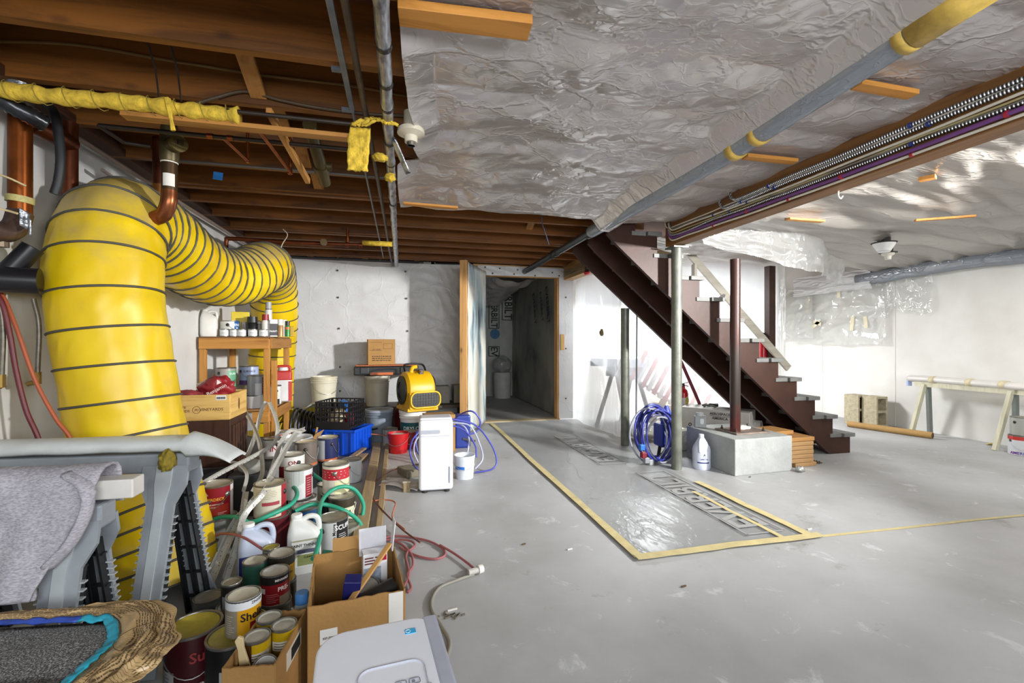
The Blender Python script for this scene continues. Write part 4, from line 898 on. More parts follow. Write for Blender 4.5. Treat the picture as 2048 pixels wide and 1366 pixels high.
def jug(loc, rz, label, w, d, h, body, cap, lab=(), texts=(), name='plastic_jug'):
    t = thing(name, label, 'jug', loc, rz)
    def sec(sx, sy, z, n=24, cx=0): return [(cx + sx * (abs(cos(a)) ** .45) * (1 if cos(a) > 0 else -1), sy * (abs(sin(a)) ** .45) * (1 if sin(a) > 0 else -1), z) for a in [tau * k / n for k in range(n)]]
    cx = -w * .22
    S = [(w * .46, d * .46, 0, 0), (w * .5, d * .5, .02 * h / .27, 0), (w * .5, d * .5, h * .62, 0), (w * .46, d * .46, h * .70, cx * .1), (w * .33, d * .4, h * .80, cx * .5), (w * .17, d * .26, h * .90, cx), (w * .15, d * .22, h * .92, cx), (w * .15, d * .22, h * .95, cx)]
    vs = []; [vs.extend(sec(a, b, z, 24, c)) for a, b, z, c in S]
    fs = [(j * 24 + i, j * 24 + (i + 1) % 24, (j + 1) * 24 + (i + 1) % 24, (j + 1) * 24 + i) for j in range(len(S) - 1) for i in range(24)] + [tuple(range(23, -1, -1))]
    bm_ = M(body, .35, 0, .05)
    MB().add(vs, fs).build('body', bm_, t, smooth=50)
    MB().lathe([(0, h), (w * .15, h), (w * .165, h * .99), (w * .165, h * .935), (0, h * .935)], 18, (cx, 0, 0)).build('cap', M(cap, .4), t, smooth=50)
    MB().tube(cr([(cx + w * .12, 0, h * .86), (w * .12, 0, h * .93), (w * .36, 0, h * .90), (w * .44, 0, h * .76), (w * .42, 0, h * .6)], 6), w * .085, 10).build('handle', bm_, t, smooth=180)
    for (x0, x1, z0, z1, hx) in lab:
        MB().box(((x0 + x1) / 2 * w, -d * .503, (z0 + z1) / 2 * h), ((x1 - x0) * w, .0016, (z1 - z0) * h)).build('label', M(hx, .45, 0, .05), t)
    for (s_, sz, x, z, hx) in texts: text(s_, sz, M(hx, .5, var=0), t, face_mx((x * w, -d * .503 - .0012, z * h), (1, 0, 0), (0, 0, 1)), bold=True)
    return t
def bucket(loc, label, col, r0=.125, r1=.145, h=.35, lid=None, wall=.004, ribs=True, bail=True, name='bucket', rz=None, band=None, txt=None, grip='1c1c1e', rough=.45, cat='bucket', fillz=None, bail_a=0.):
    t = thing(name, label, cat, loc, face_cam(loc[0], loc[1]) if rz is None else rz); m_ = M(col, rough, 0, .08, 9.)
    pr_ = [(0, 0), (r0, 0), (r0 + (r1 - r0) * .75, h * .75)]
    if ribs:
        for k in (.78, .86, .93): pr_ += [(r0 + (r1 - r0) * k, h * k), (r0 + (r1 - r0) * k + .008, h * k + .004), (r0 + (r1 - r0) * k + .008, h * k + .012), (r0 + (r1 - r0) * k, h * k + .016)]
    pr_ += [(r1 + .004, h), (r1 - .003, h), (r1 - wall - .006, h * .8), (r0 - wall, .01), (0, .01)]
    MB().lathe(pr_, 32).build('shell', m_, t, smooth=35)
    if lid: MB().lathe([(r1 + .008, h - .02), (r1 + .009, h + .006), (r1 - .004, h + .008), (r1 - .012, h + .002), (0, h + .002)], 32).build('lid', M(lid, .45), t, smooth=35)
    if fillz: MB().lathe([(0, h * fillz), (r0 + (r1 - r0) * fillz - .008, h * fillz)], 24).build('contents', M('d9d7d2', .4), t)
    if band: MB().lathe([(r0 + (r1 - r0) * band[0] + .001, h * band[0]), (r0 + (r1 - r0) * band[1] + .001, h * band[1])], 20, a0=FR + band[2], a1=FR + band[3]).build('label_band', M(band[4], .4), t, smooth=60)
    for q in (txt or ()):
        rr = r0 + (r1 - r0) * q[3]; text(q[0], q[1], M(q[4], .5, var=0), t, None, wrap=(rr + .0025, FR + q[2], q[3] * h), bold=True)
    if bail:
        P = [((r1 + .012) * cos(a), (r1 + .012) * sin(a), h * .86 - h * .42 * abs(sin((a - bail_a)))) for a in [bail_a - pi + pi * k / 16 for k in range(17)]]
        MB().tube(P, .0022, 5).build('bail_handle', WIRE, t)
        if grip: MB().tube(P[6:11], .009, 8).build('grip', M(grip, .5), t, smooth=60)
    return t
KRAFT = M('a47c46', .8, 0, .12, 5., .15, 90., name='kraft_cardboard'); KRAFT2 = M('b98d52', .8, 0, .1, 5.)
def cbox(loc, rz, label, w, d, h, mat=None, th=.005, flaps=(), closed=False, name='cardboard_box', cat='box', jag=0.):
    t = thing(name, label, cat, loc, rz); m_ = mat or KRAFT
    if closed:
        MB().box((0, 0, h / 2), (w, d, h)).build('carton', m_, t, bev=.003)
        MB().box((0, 0, h + .0006), (w * .995, .006, .0012)).build('flap_seam', M('6f5027', .8), t)
    else:
        MB().box((0, 0, th / 2), (w, d, th)).build('base', m_, t)
        for nm, c, s_ in (('front', (0, -d / 2, h / 2), (w, th, h)), ('back', (0, d / 2, h / 2), (w, th, h)), ('left', (-w / 2, 0, h / 2), (th, d, h)), ('right', (w / 2, 0, h / 2), (th, d, h))):
            n = 14; mb = MB(); rnd = random.Random(int(h * 1000) + len(nm))
            ax = 0 if s_[0] > s_[1] else 1; L = s_[ax]
            def pt(k, z, o):
                q = [c[0], c[1], z]; q[ax] += (k / n - .5) * L; q[1 - ax] += o; return tuple(q)
            tops = [h - (jag * abs(nz(k * .7, len(nm), 3)) if jag else 0) for k in range(n + 1)]
            vs = []
            for k in range(n + 1): vs += [pt(k, 0, -th / 2), pt(k, tops[k], -th / 2), pt(k, tops[k], th / 2), pt(k, 0, th / 2)]
            fs = [(4 * k + i, 4 * k + 4 + i, 4 * k + 4 + (i + 1) % 4, 4 * k + (i + 1) % 4) for k in range(n) for i in range(4)] + [(0, 1, 2, 3), (4 * n + 3, 4 * n + 2, 4 * n + 1, 4 * n)]
            mb.add(vs, fs); mb.build('side_panel', m_, t)
    for (side, L, ang) in flaps:
        ax = {'front': (0, -1), 'back': (0, 1), 'left': (-1, 0), 'right': (1, 0)}[side]
        wd_ = (w if ax[0] == 0 else d) * .97; o = V((ax[0] * w / 2, ax[1] * d / 2, h)); out = V((ax[0], ax[1], 0)); dirn = out * cos(ang) + V((0, 0, sin(ang)))
        al = V((-ax[1], ax[0], 0)); mx = face_mx(o + dirn * L / 2, al, dirn)
        MB().box((0, 0, 0), (wd_, L, .004), mx).build('flap', KRAFT2, t)
    return t
def printlines(par, mx, w, h, n, hx='5b3d1c', seed=0, tall=.45):
    rnd = random.Random(seed); mb = MB()
    for i in range(n):
        x = -w / 2
        while x < w / 2 - .004:
            L = min(w / 2 - x, .012 + .03 * rnd.random()); mb.box((x + L / 2, h / 2 - h * (i + .5) / n, 0), (L, h / n * tall, .0008)); x += L + .006
    return mb.build('small_print', M(hx, .7, var=0), par) if not mx else MB().add(mb.v, mb.f, mx).build('small_print', M(hx, .7, var=0), par)
def barcode(par, mx, w, h, seed=1):
    rnd = random.Random(seed); mb = MB().add([], []); x = -w / 2
    while x < w / 2:
        b = w * (.01 + .03 * rnd.random()); mb.box((x + b / 2, 0, 0), (b, h, .0006)); x += b + w * (.015 + .03 * rnd.random())
    return MB().add(mb.v, mb.f, mx).build('barcode', M('1a1a1a', .6, var=0), par)
def hose(name, label, cat, uvt, r, mat, n=8, sm=8, g=None):
    return tube_thing(name, label, cat, [at(u, v, t=t) for u, v, t in uvt], r, mat, n, sm, g)
# ================================================================ back left: shelf unit, crates, buckets
SHW = wood('b8823e', '96602a', 2, .55, 'shelf_pine'); SHX = wood('b8823e', '96602a', 0, .55, 'shelf_pine'); SHY = wood('a5743a', '7d5024', 1, .6, 'shelf_pine')
sh = thing('shelf_unit', 'yellow-brown timber shelf unit standing below the duct bend', 'shelf', (-1.32, 4.5, 0))
X0, X1, Y0, Y1, SZ = -.235, .235, -.33, .33, 1.14
for x, y in ((X0, Y0), (X1, Y0), (X0, Y1), (X1, Y1)):
    MB().box((x, y, SZ / 2 - .01), (.045, .04, SZ - .02)).build('leg', SHW, sh, bev=.003)
MB().box((X1 + .05, Y0 + .02, .47), (.04, .04, .94)).build('brace', SHW, sh, bev=.003)
MB().box((0, 0, SZ - .006), (X1 - X0 + .05, Y1 - Y0 + .05, .012)).build('top_shelf', wood('7a5630', '5b3d1e', 0), sh)
MB().box((0, 0, .53), (X1 - X0 + .03, Y1 - Y0 + .03, .014)).build('lower_shelf', wood('9a7144', '7d5428', 0), sh)
for z, hh in ((SZ - .056, .088), (.475, .088)):
    MB().box((0, Y0 - .028, z), (X1 - X0 + .04, .018, hh)).build('front_rail', SHX, sh, bev=.002)
    MB().box((X1 + .028, .02, z), (.018, Y1 - Y0 + .04, hh)).build('side_rail', SHY, sh, bev=.002)
    MB().box((0, Y1 + .028, z), (X1 - X0 + .04, .018, hh)).build('back_rail', SHX, sh, bev=.002)
ST = SZ + .001
def on(u, dy, z=ST): # point on the shelf at photo column u, dy behind its front
    return at(u, 683, y=4.2 + dy)
p = on(418, .04)
jg = jug((p.x, p.y, ST), face_cam(p.x, p.y), 'translucent white canister on the wall end of the shelf top', .125, .12, .225, 'dcdcd6', 'dcdcd6', name='plastic_canister')
def sc(u, dy, label, r, h, zb=ST, **k): q = on(u, dy); return can(0, 0, zb, label, r=r, h=h, pos=(q.x, q.y, zb), **k)
for u, r_, lab in ((449, .034, 'small white sample tin at the canister end of the shelf top front row'), (468, .030, 'grey-labelled sample tin second in the shelf top front row'), (484, .034, 'white sample tin with a black side mark in the shelf top front row'), (506, .036, 'wide white sample tin in the middle of the shelf top front row'), (527, .034, 'white sample tin below the red-capped spray can')):
    sc(u, .015, lab, r_, .062, body='dfe2e2', lid='4a4a48', lines=(-.7, .5, .25, .6, '777777', 2), name='sample_tin')
sc(460, .12, 'white gallon tin with blue LENOX label on the shelf top', .07, .135, body='e2e1dc', patches=((.45, 1.5, 0, 1, '2c5d9c'),), texts=(('LENO', .03, .8, .72, 'e8eef4'), ('X', .03, .8, .5, 'e8eef4')), ear=(-.25, 2.6), bail='w')
q = on(481, .20); cbox((q.x, q.y, ST), face_cam(q.x, q.y), 'yellow printed carton at the back of the shelf top', .135, .07, .215, M('d9c022', .5), closed=True, name='yellow_carton')
tag(lump(.075, 6, .9, .6, 1.0, 16, .4, 3.).build('red_rag', M('8e3a3c', .9, 0, .2, 20., .6, 40.), None, smooth=180, loc=(on(507, .24).x, on(507, .24).y, ST)), 'dusty red fabric bundle at the back of the shelf top', 'cloth')
def spray(u, dy, label, r, h, body, cap, caph=.05, txt=None, zb=ST, patch=(), name='spray_can', pos=None):
    q = pos or on(u, dy); t = thing(name, label, 'spray can', (q[0], q[1], zb), face_cam(q[0], q[1]))
    MB().lathe([(0, 0), (r, 0), (r, h - caph - .012), (r * .8, h - caph), (0, h - caph)], 20).build('body', M(body, .35, .2, .05), t, smooth=40)
    MB().lathe([(0, h - caph), (r * .9, h - caph), (r * .86, h), (0, h)], 20).build('cap', M(cap, .4), t, smooth=40)
    for (a0, a1, z0, z1, hx) in patch: MB().lathe([(r + .0005, z0 * h), (r + .0005, z1 * h)], 10, a0=FR + a0, a1=FR + a1).build('label_patch', M(hx, .4, 0, .08), t, smooth=60)
    if txt: text(txt[0], txt[1], M(txt[2], .5, var=0), t, None, wrap=(r, FR, h * txt[3]), bold=True)
    return t
spray(489, .12, 'small orange-printed conical bottle between the tins on the shelf top', .027, .125, 'b9a48c', '8a8480', .05, patch=((-1, 1, .15, .5, 'b04a2c'),))
spray(537, .12, 'tall slim white aerosol with silver cap at the back of the shelf top', .028, .30, 'dcdcda', '9a9a98', .06, patch=((-1.2, .2, .5, .56, 'c02a2a'), (-1, 1, .78, .8, '222222')))
spray(531, .065, 'white spray can with dark red cap on the shelf top', .030, .19, 'e4e2de', '8c1c22', .05)
spray(505, .10, 'black rubber boot-shaped funnel with grey nozzle on the shelf top', .045, .17, '1b1c1f', '26272a', .05, name='black_funnel')
spray(519, .13, 'grey plastic tub behind the red-capped spray can', .04, .13, '8c8a84', '9a988f', .02, name='grey_tub')
q = on(548, .05); pt_ = cbox((q.x, q.y, ST), face_cam(q.x, q.y), 'white and charcoal carton lettered paint on the shelf top', .062, .03, .148, M('e4e3e2', .5), closed=True, name='paint_carton')
MB().box((0, -.0155, .06), (.062, .001, .10)).build('label', M('4c4a50', .5), pt_); text('PAINT+', .02, M('f0f0f0', .5, var=0), pt_, face_mx((0, -.0167, .045), (1, 0, 0), (0, 0, 1)), bold=True)
spray(561, .05, 'tan and white aerosol beside the paint carton', .022, .148, 'b0895c', 'f2efe6', .05)
q = on(570, .06); cbox((q.x, q.y, ST), face_cam(q.x, q.y), 'narrow white carton between two aerosols on the shelf top', .026, .03, .145, M('e8e6e2', .5), closed=True, name='narrow_carton')
spray(575, .05, 'green-labelled aerosol with black cap beside the narrow white carton on the shelf top', .020, .135, '2f7a3a', '222222', .038, patch=((-1, 1, .45, .62, 'c06a2c'),))
q = on(584, .08); cbox((q.x, q.y, ST), face_cam(q.x, q.y), 'little yellow and brown carton at the corner of the shelf top', .03, .02, .09, M('b9941e', .5), closed=True, name='little_carton')
# lower shelf
LZ = .538
def lc(u, dy, label, r, h, zb=LZ, **k): q = on(u, dy); return can(0, 0, zb, label, r=r, h=h, pos=(q.x, q.y, zb), **k)
lc(437, .13, 'plain grey gallon tin on the wall side of the lower shelf', .072, .17, body='8d8a82', ear=(-.4, 2.6))
lc(470, .30, 'gallon tin of khaki colour in the middle of the lower shelf', .078, .18, body='8a8468', ear=(.0, 2.6), bail='w')
lc(452, .13, 'white gallon tin with green label stacked upon the grey tin', .075, .16, zb=LZ + .18, body='a5a29a', patches=((.15, 1.5, 0, .85, '6aa882'), (.15, 1.5, .15, .35, 'b9d8c4')), texts=(('DURA', .022, .75, .68, 'e8f4ec'),), ear=(-.75, 2.), bail='w')
lc(498, .26, 'gallon tin with lavender surface label on the upper stack of the lower shelf', .075, .165, zb=LZ + .182, body='a9b6d8', patches=((-1.4, 1.4, 0, .25, '5c4078'),), texts=(('SURFACE', .024, .05, .72, '26304c'),), ear=(-1.0, 2.), bail='w')
lc(430, .50, 'black tin behind the red sack on the lower shelf', .05, .16, body='1d1d1f')
lc(514, .10, 'grey gallon tin with dark red side label at the front of the lower shelf', .072, .17, zb=LZ + .105, body='8b9096', patches=((.55, 1.5, .05, .9, '6a1820'), (-.2, .5, 0, .6, 'b9bcc0')), lines=(.65, 1.3, .2, .8, 'd8c8c8', 5))
q = on(514, .1); bucket((q.x, q.y, LZ), 'shallow white tub under the grey gallon tin on the lower shelf', 'd2d3d4', .075, .082, .1, ribs=False, bail=False, name='white_tub', cat='tub')
q = on(505, .005); cbox((q.x - .02, q.y - .12, .38), face_cam(q.x, q.y), 'plain grey board box hanging at the shelf front', .1, .05, .14, M('8f9094', .6), closed=True, name='grey_box')
q = on(490, .09); cbox((q.x, q.y, LZ), face_cam(q.x, q.y), 'small dark carton with barcode sticker on the lower shelf', .075, .06, .1, M('4d4240', .7), closed=True, name='dark_carton')
q = on(566, .47); rj = thing('red_canister', 'white and red plastic canister behind the outer leg of the lower shelf', 'canister', (q.x, q.y, LZ), face_cam(q.x, q.y))
MB().box((0, 0, .14), (.15, .13, .28)).build('body', M('d8d6d4', .4), rj, bev=.02, seg=3)
MB().box((0, 0, .24), (.154, .134, .1)).build('red_shoulder', M('b8302a', .4), rj, bev=.02, seg=3)
MB().lathe([(0, .03), (.04, .03), (.045, 0)], 16, (0, 0, .29)).build('cap', M('d9d4d0', .4), rj, smooth=50)
MB().tube(cr([(-.06, 0, .28), (-.05, 0, .325), (.05, 0, .325), (.06, 0, .28)], 5), .012, 8).build('handle', M('b8302a', .4), rj, smooth=180)
MB().box((.06, -.066, .1), (.03, .002, .18)).build('red_stripe', M('b8302a', .4), rj)
lc(549, .26, 'white tin with black ear patch beside the red-shouldered canister on the lower shelf', .055, .17, body='dfe0de', patches=((.1, .8, .0, .3, '1c1c1e'),), ear=(.3,), lines=(-.6, 1., .35, .65, 'b9a83a', 3))
# cabinet with the wine crate
cab = thing('floor_cabinet', 'dark brown wooden cabinet with louvred side under the pine crate', 'cabinet', (-1.335, 3.47, 0))
CBM = wood('3f2418', '2a150c', 2, .5, 'dark_cabinet')
MB().box((0, 0, .295), (.52, .34, .59)).build('body', CBM, cab, bev=.004)
for i in range(6): MB().box((.264, -.13 + .05 * i, .3), (.012, .03, .5)).build('louvre', wood('4a2c1c', '331a0e', 2, .45), cab, bev=.002)
wc = thing('wooden_crate', 'pale pine wine crate with stencilled brown print on the cabinet', 'crate', (-1.345, 3.47, .592))
PIN = wood('d8b36a', 'bd8f45', 0, .6, 'crate_pine', fine=1.3); PIY = wood('d8b36a', 'bd8f45', 1, .6, 'crate_pine', fine=1.3)
MB().box((0, 0, .006), (.52, .32, .012)).build('bottom_board', PIN, wc)
for c, d, m_ in (((0, -.16, .085), (.53, .013, .16), PIN), ((0, .16, .085), (.53, .013, .16), PIN), ((-.26, 0, .085), (.013, .31, .16), PIY), ((.26, 0, .085), (.013, .31, .16), PIY)): MB().box(c, d).build('side_board', m_, wc, bev=.002)
INK = M('6a3a1c', .7, var=0)
text('ESTATE\nVINEYARDS', .022, INK, wc, face_mx((-.02, -.1672, .075), (1, 0, 0), (0, 0, 1))); text('VINEYARDS', .026, INK, wc, face_mx((.16, -.1672, .07), (1, 0, 0), (0, 0, 1)))
mb = MB().tube([(.075 + .022 * cos(a), -.1675, .07 + .022 * sin(a)) for a in [tau * k / 20 for k in range(20)]], .0012, 4, closed=True); mb.build('stamp_ring', INK, wc); text('(R)', .02, INK, wc, face_mx((.075, -.1672, .07), (1, 0, 0), (0, 0, 1)))
MB().box((.215, -.1675, .145), (.06, .001, .03)).build('sticker', M('d9dade', .6), wc); barcode(wc, face_mx((.215, -.1685, .143), (1, 0, 0), (0, 0, 1)), .05, .014)
MB().lathe([(0, 0), (.012, 0), (.012, .001), (0, .001)], 10, mx=face_mx((.2672, 0, .085), (0, 1, 0), (0, 0, 1)) @ MX.Diagonal((1, 3.4, 1, 1))).build('hand_hole', M('5a3418', .8), wc)
rb = thing('paper_sack', 'crumpled dark red paper bag with white lettering lying in the pine crate', 'bag', (-1.2, 3.45, .70))
lump(.085, 11, 1.15, .8, .95, 20, .35, 2.4).build('bag', M('8e1f28', .45, 0, .2, 9., .3, 20.), rb, smooth=180)
text('Benjamin', .034, M('e8dcd8', .6, var=0), rb, face_mx((.03, -.105, .085), (.86, .1, .5), (-.5, 0, .86)))
MB().prism([(-.015, -.012), (.015, -.012), (0, .018)], .001, face_mx((.04, -.106, .135), (.9, .1, .4), (-.4, 0, .9))).build('print_triangle', M('e8dcd8', .6, var=0), rb)
tag(lump(.07, 13, 1.5, .8, .55, 16, .4).build('red_rag', M('8a2f38', .7, 0, .2, 9.), None, smooth=180, loc=(-1.36, 3.42, .70)), 'flat dusty red bag next to the lettered red sack in the crate', 'bag')
tag(lump(.06, 15, .9, .8, .9, 14, .5, 3.).build('white_rag', M('cfc8ba', .8), None, smooth=180, loc=(-1.30, 3.54, .72)), 'crumpled off-white cloth behind the red sack in the crate', 'cloth')
# made-up bench along the back wall, added to hold up buckets and cartons
bn = thing('added_bench', 'low dark plank bench added along the back wall to hold up the buckets', 'bench', (-.1, 5.77, 0))
MB().box((0, 0, .315), (1.85, .47, .03)).build('board', wood('4a3a2a', '33261a', 0), bn)
for x in (-.85, 0, .85):
    for y in (-.2, .2): MB().box((x, y, .15), (.06, .06, .3)).build('leg', wood('4a3a2a', '33261a', 2), bn)
bucket((-.88, 5.72, .332), 'cream five-gallon bucket with wire handle against the back wall', 'd2cdb8', lid=None, h=.36, grip=None, bail_a=.3)
bucket((-.28, 5.72, .332), 'beige five-gallon bucket under the orange-trimmed tool case', 'aaa596', lid='b8b4a4', h=.355, bail=False)
bucket((-.235, 5.27, 0), 'blue-grey lidded bucket with black grip in front of the beige bucket', '7d8896', lid='98a2b0', h=.345, bail_a=-.5)
bucket((.125, 5.05, 0), 'white bucket with teal DRYLOK band under the yellow blower', 'e4e3de', lid='ecebe8', h=.355, band=(.12, .68, -1.3, 1.3, '1f5f66'), txt=(('DRYLOK', .055, .0, .50, 'e8f0f0'),), bail=False, r1=.14, r0=.122)
# tool case and carton on the beige bucket
tc = thing('tool_case', 'flat black tool case with orange trim lying on the beige bucket', 'tool case', (-.17, 5.7, .702), (0, 0, .06))
MB().box((0, 0, .055), (.74, .30, .10)).build('case', M('1a1b1d', .45), tc, bev=.012)
MB().box((0, 0, .115), (.70, .28, .012)).build('orange_tray', M('b5653c', .5), tc, bev=.003)
MB().box((-.06, -.152, .02), (.26, .012, .03)).build('orange_plate', M('c0622a', .5), tc)
for x in (-.25, .2): MB().box((x, -.158, .06), (.09, .02, .07)).build('latch', M('26272a', .35), tc, bev=.004)
cb1 = cbox((-.235, 5.7, .826), .12, 'brown shipping carton with black print on top of the tool case', .31, .24, .30, closed=True)
text('24/ CASE', .024, M('4d3316', .7, var=0), cb1, face_mx((-.06, -.1215, .18), (1, 0, 0), (0, 0, 1)))
printlines(cb1, face_mx((0, -.1215, .075), (1, 0, 0), (0, 0, 1)), .22, .07, 3, '4d3316', 4)
mb = MB()
for dx, dz, w_, h_ in ((-.07, .265, .14, .003), (-.07, .17, .14, .003), (.07, .25, .1, .003), (.07, .19, .1, .003), (.02, .22, .003, .06), (.12, .22, .003, .06)): mb.box((dx, -.1215, dz), (w_, .001, h_))
mb.build('print_frame', M('4d3316', .7, var=0), cb1)
MB().prism([(-.02, .02), (.03, .015), (.01, -.02), (-.005, .0)], .002, face_mx((.155, -.02, .17), (0, 1, 0), (0, 0, 1))).build('torn_hole', M('1c120a', .9), cb1)
# blower
YB_ = M('d9a80e', .4, 0, .06); BKP = M('17181a', .45)
bw = thing('air_blower', 'yellow and black carpet blower sitting on the lidded DRYLOK bucket', 'blower', (.16, 5.05, .366), (0, 0, .32))
MB().lathe([(0, -.155), (.16, -.155), (.195, -.13), (.2, -.1), (.2, .1), (.195, .13), (.16, .155), (0, .155)], 32, mx=MX.Translation((0, 0, .215)) @ MX.Rotation(pi / 2, 4, 'Y')).build('housing', YB_, bw, smooth=35)
MB().prism([(-.19, .02), (.2, .02), (.2, .2), (.0, .2)], .3, face_mx((.15, -.02, .0), (0, -1, 0), (0, 0, 1))).build('outlet_body', YB_, bw, bev=.012)
MB().box((0, -.03, .02), (.34, .36, .035)).build('base', YB_, bw, bev=.008)
for s_ in (-1, 1): MB().lathe([(.0, 0), (.15, 0), (.155, .012), (.09, .02), (.085, .008), (0, .008)], 24, mx=MX.Translation((s_ * .158, 0, .215)) @ MX.Rotation(s_ * pi / 2, 4, 'Y')).build('intake_grille', BKP, bw, smooth=35)
def rrect(w, h, r, n=6): 
    o = []
    for cx, cy, a0 in ((w / 2 - r, h / 2 - r, 0), (-w / 2 + r, h / 2 - r, pi / 2), (-w / 2 + r, -h / 2 + r, pi), (w / 2 - r, -h / 2 + r, 3 * pi / 2)):
        for k in range(n + 1): a = a0 + pi / 2 * k / n; o.append((cx + r * cos(a), cy + r * sin(a)))
    return o
fm = face_mx((.02, -.225, .125), (1, 0, 0), (0, 0, 1))
MB().prism(rrect(.31, .15, .06), .03, fm, -.02).build('outlet_mouth', BKP, bw)
MB().tube([fm @ V((x, y, .012)) for x, y in rrect(.32, .16, .062)], .009, 8, closed=True).build('outlet_rim', M('e2b418', .4), bw, smooth=180)
mb = MB()
for i in range(9): mb.tube([fm @ V((-.12 + .03 * i, -.065, .012)), fm @ V((-.12 + .03 * i, .065, .012))], .0022, 4)
for i in range(4): mb.tube([fm @ V((-.145, -.045 + .03 * i, .014)), fm @ V((.145, -.045 + .03 * i, .014))], .0022, 4)
mb.build('guard_wires', M('6d6d68', .4, .5), bw)
MB().tube(cr([(-.11, .03, .38), (-.1, .1, .47), (-.02, .13, .485), (.1, .13, .48), (.13, .1, .45), (.13, .04, .38)], 5), .011, 8).build('carry_handle', BKP, bw, smooth=180)
MB().tube(cr([(-.08, -.06, .4), (-.05, -.02, .45), (.0, 0, .46)], 4), .022, 8).build('hose_clip', YB_, bw, smooth=180)
MB().box((.02, -.08, .4), (.05, .05, .07)).build('switch_box', BKP, bw, bev=.006)
MB().box((.0, -.02, .415), (.012, .3, .012)).build('housing_seam', M('8f6c06', .5), bw)
# crates
bc = thing('plastic_crate', 'bright blue ribbed plastic crate on the floor', 'crate', (-.555, 4.82, 0), (0, 0, -.42))
BLU = M('0f4fc8', .4, 0, .08)
MB().box((0, 0, .01), (.42, .34, .02)).build('floor_panel', BLU, bc)
for s_ in (-1, 1):
    MB().box((s_ * .205, 0, .125), (.012, .34, .25)).build('side_wall', BLU, bc, bev=.003); MB().box((0, s_ * .165, .125), (.41, .012, .25)).build('side_wall', BLU, bc, bev=.003)
    MB().box((s_ * .213, 0, .24), (.02, .37, .025)).build('rim', BLU, bc, bev=.004); MB().box((0, s_ * .175, .24), (.44, .02, .025)).build('rim', BLU, bc, bev=.004)
for i in range(6): MB().box((.214, -.14 + .056 * i, .12), (.012, .012, .22)).build('rib', BLU, bc)
for i in range(5): MB().box((-.18 + .09 * i, -.174, .12), (.014, .012, .22)).build('rib', BLU, bc)
MB().box((-.0, -.1725, .19), (.11, .006, .035)).build('hand_hole', M('081c4a', .6), bc)
kc = thing('plastic_crate', 'black lattice milk crate stacked on the blue crate', 'crate', (-.585, 4.80, .254), (0, 0, -.36))
KB = M('1b1c20', .4)
for s_ in (-1, 1):
    mb = MB()
    for i in range(8): mb.box((-.165 + .047 * i, s_ * .16, .135), (.01, .012, .26))
    for j in range(6): mb.box((0, s_ * .16, .02 + .048 * j), (.34, .014, .012))
    mb.build('lattice_wall', KB, kc); mb = MB()
    for i in range(7): mb.box((s_ * .17, -.14 + .047 * i, .135), (.012, .01, .26))
    for j in range(6): mb.box((s_ * .17, 0, .02 + .048 * j), (.014, .32, .012))
    mb.build('lattice_wall', KB, kc)
MB().box((0, -.162, .035), (.34, .012, .06)).build('solid_band', KB, kc); MB().box((0, 0, .006), (.34, .32, .012)).build('base', KB, kc)
tag(lump(.07, 21, 1.3, 1.0, 1.1, 16, .5, 3.).build('shell_pile', M('b3a486', .7, 0, .3, 20.), None, smooth=180, loc=(-.6, 4.79, .27)), 'lumpy tan scraps heaped in the black milk crate', 'scraps')
tag(lump(.05, 23, 1., 1.0, 1.2, 14, .4, 3.).build('red_rag', M('7d1f2c', .8), None, smooth=180, loc=(-.49, 4.76, .27)), 'dark red rag in the corner of the black milk crate', 'cloth')
bx = tag(MB().box((0, 0, .075), (.05, .11, .15)).build('blue_box', M('2a6fc0', .45), None, bev=.004, loc=(-.53, 4.86, .36), rot=(.15, -.25, .5)), 'blue slim case leaning out of the black milk crate', 'box')
tag(MB().box((0, 0, .075), (.02, .11, .16)).build('black_case', M('1b1c1e', .4), None, bev=.004, loc=(-.495, 4.87, .36), rot=(.15, -.25, .5)), 'black slim case next to the leaning blue case', 'box')
# bag of hoses beside the shelf, small carton
hb = thing('hose_bag', 'clear bag full of yellow and grey coiled hoses beside the shelf', 'bag', (-.92, 5.36, 0))
lump(.2, 31, .85, .8, 1.0, 18, .25).build('bag', M('a8982c', .35, 0, .5, 12., .5, 18.), hb, smooth=180)
for k in range(5):
    rr = .15 + .012 * k; MB().tube([(rr * cos(a) + .02 * k, -.1 - .015 * k, .26 + rr * .95 * sin(a)) for a in [tau * j / 24 for j in range(24)]], .009, 6, closed=True).build('hose_coil', M(['9aa0a6', 'c3b232', '868b90', 'b9a92e', 'a8adb2'][k], .4), hb, smooth=180)
bh = thing('black_hose_coil', 'black coiled hoses next to the black milk crate', 'hose', (-.94, 4.99, 0))
for k in range(6):
    rr = .17 - .01 * k; MB().tube([(-.09 + .035 * k + .02 * cos(a), rr * cos(a), .22 + rr * 1.2 * sin(a)) for a in [tau * j / 24 for j in range(24)]], .012, 6, closed=True).build('coil', M('26272b', .35), bh, smooth=180)
c2 = cbox((-.86, 4.42, .0), -.2, 'small open cardboard box with tools beside the shelf', .24, .2, .235, flaps=(('left', .06, .6), ('right', .06, 1.0)), jag=.02)
printlines(c2, face_mx((0, -.104, .13), (1, 0, 0), (0, 0, 1)), .18, .06, 3, '6d4a22', 9)
tag(MB().tube([(0, 0, 0), (.06, .02, .3)], .009, 8).build('broom_stick', wood('b08a5a', '8d6a3c', 2), None, loc=(-.80, 4.42, .02)), 'wooden tool handle sticking out of the small open cardboard box', 'tool handle')
tag(lump(.06, 41, 1.2, 1, .8, 12, .4, 3.).build('blue_glove', M('2b4a86', .7), None, smooth=180, loc=(-.89, 4.42, .13)), 'blue work glove in the small open cardboard box', 'glove')
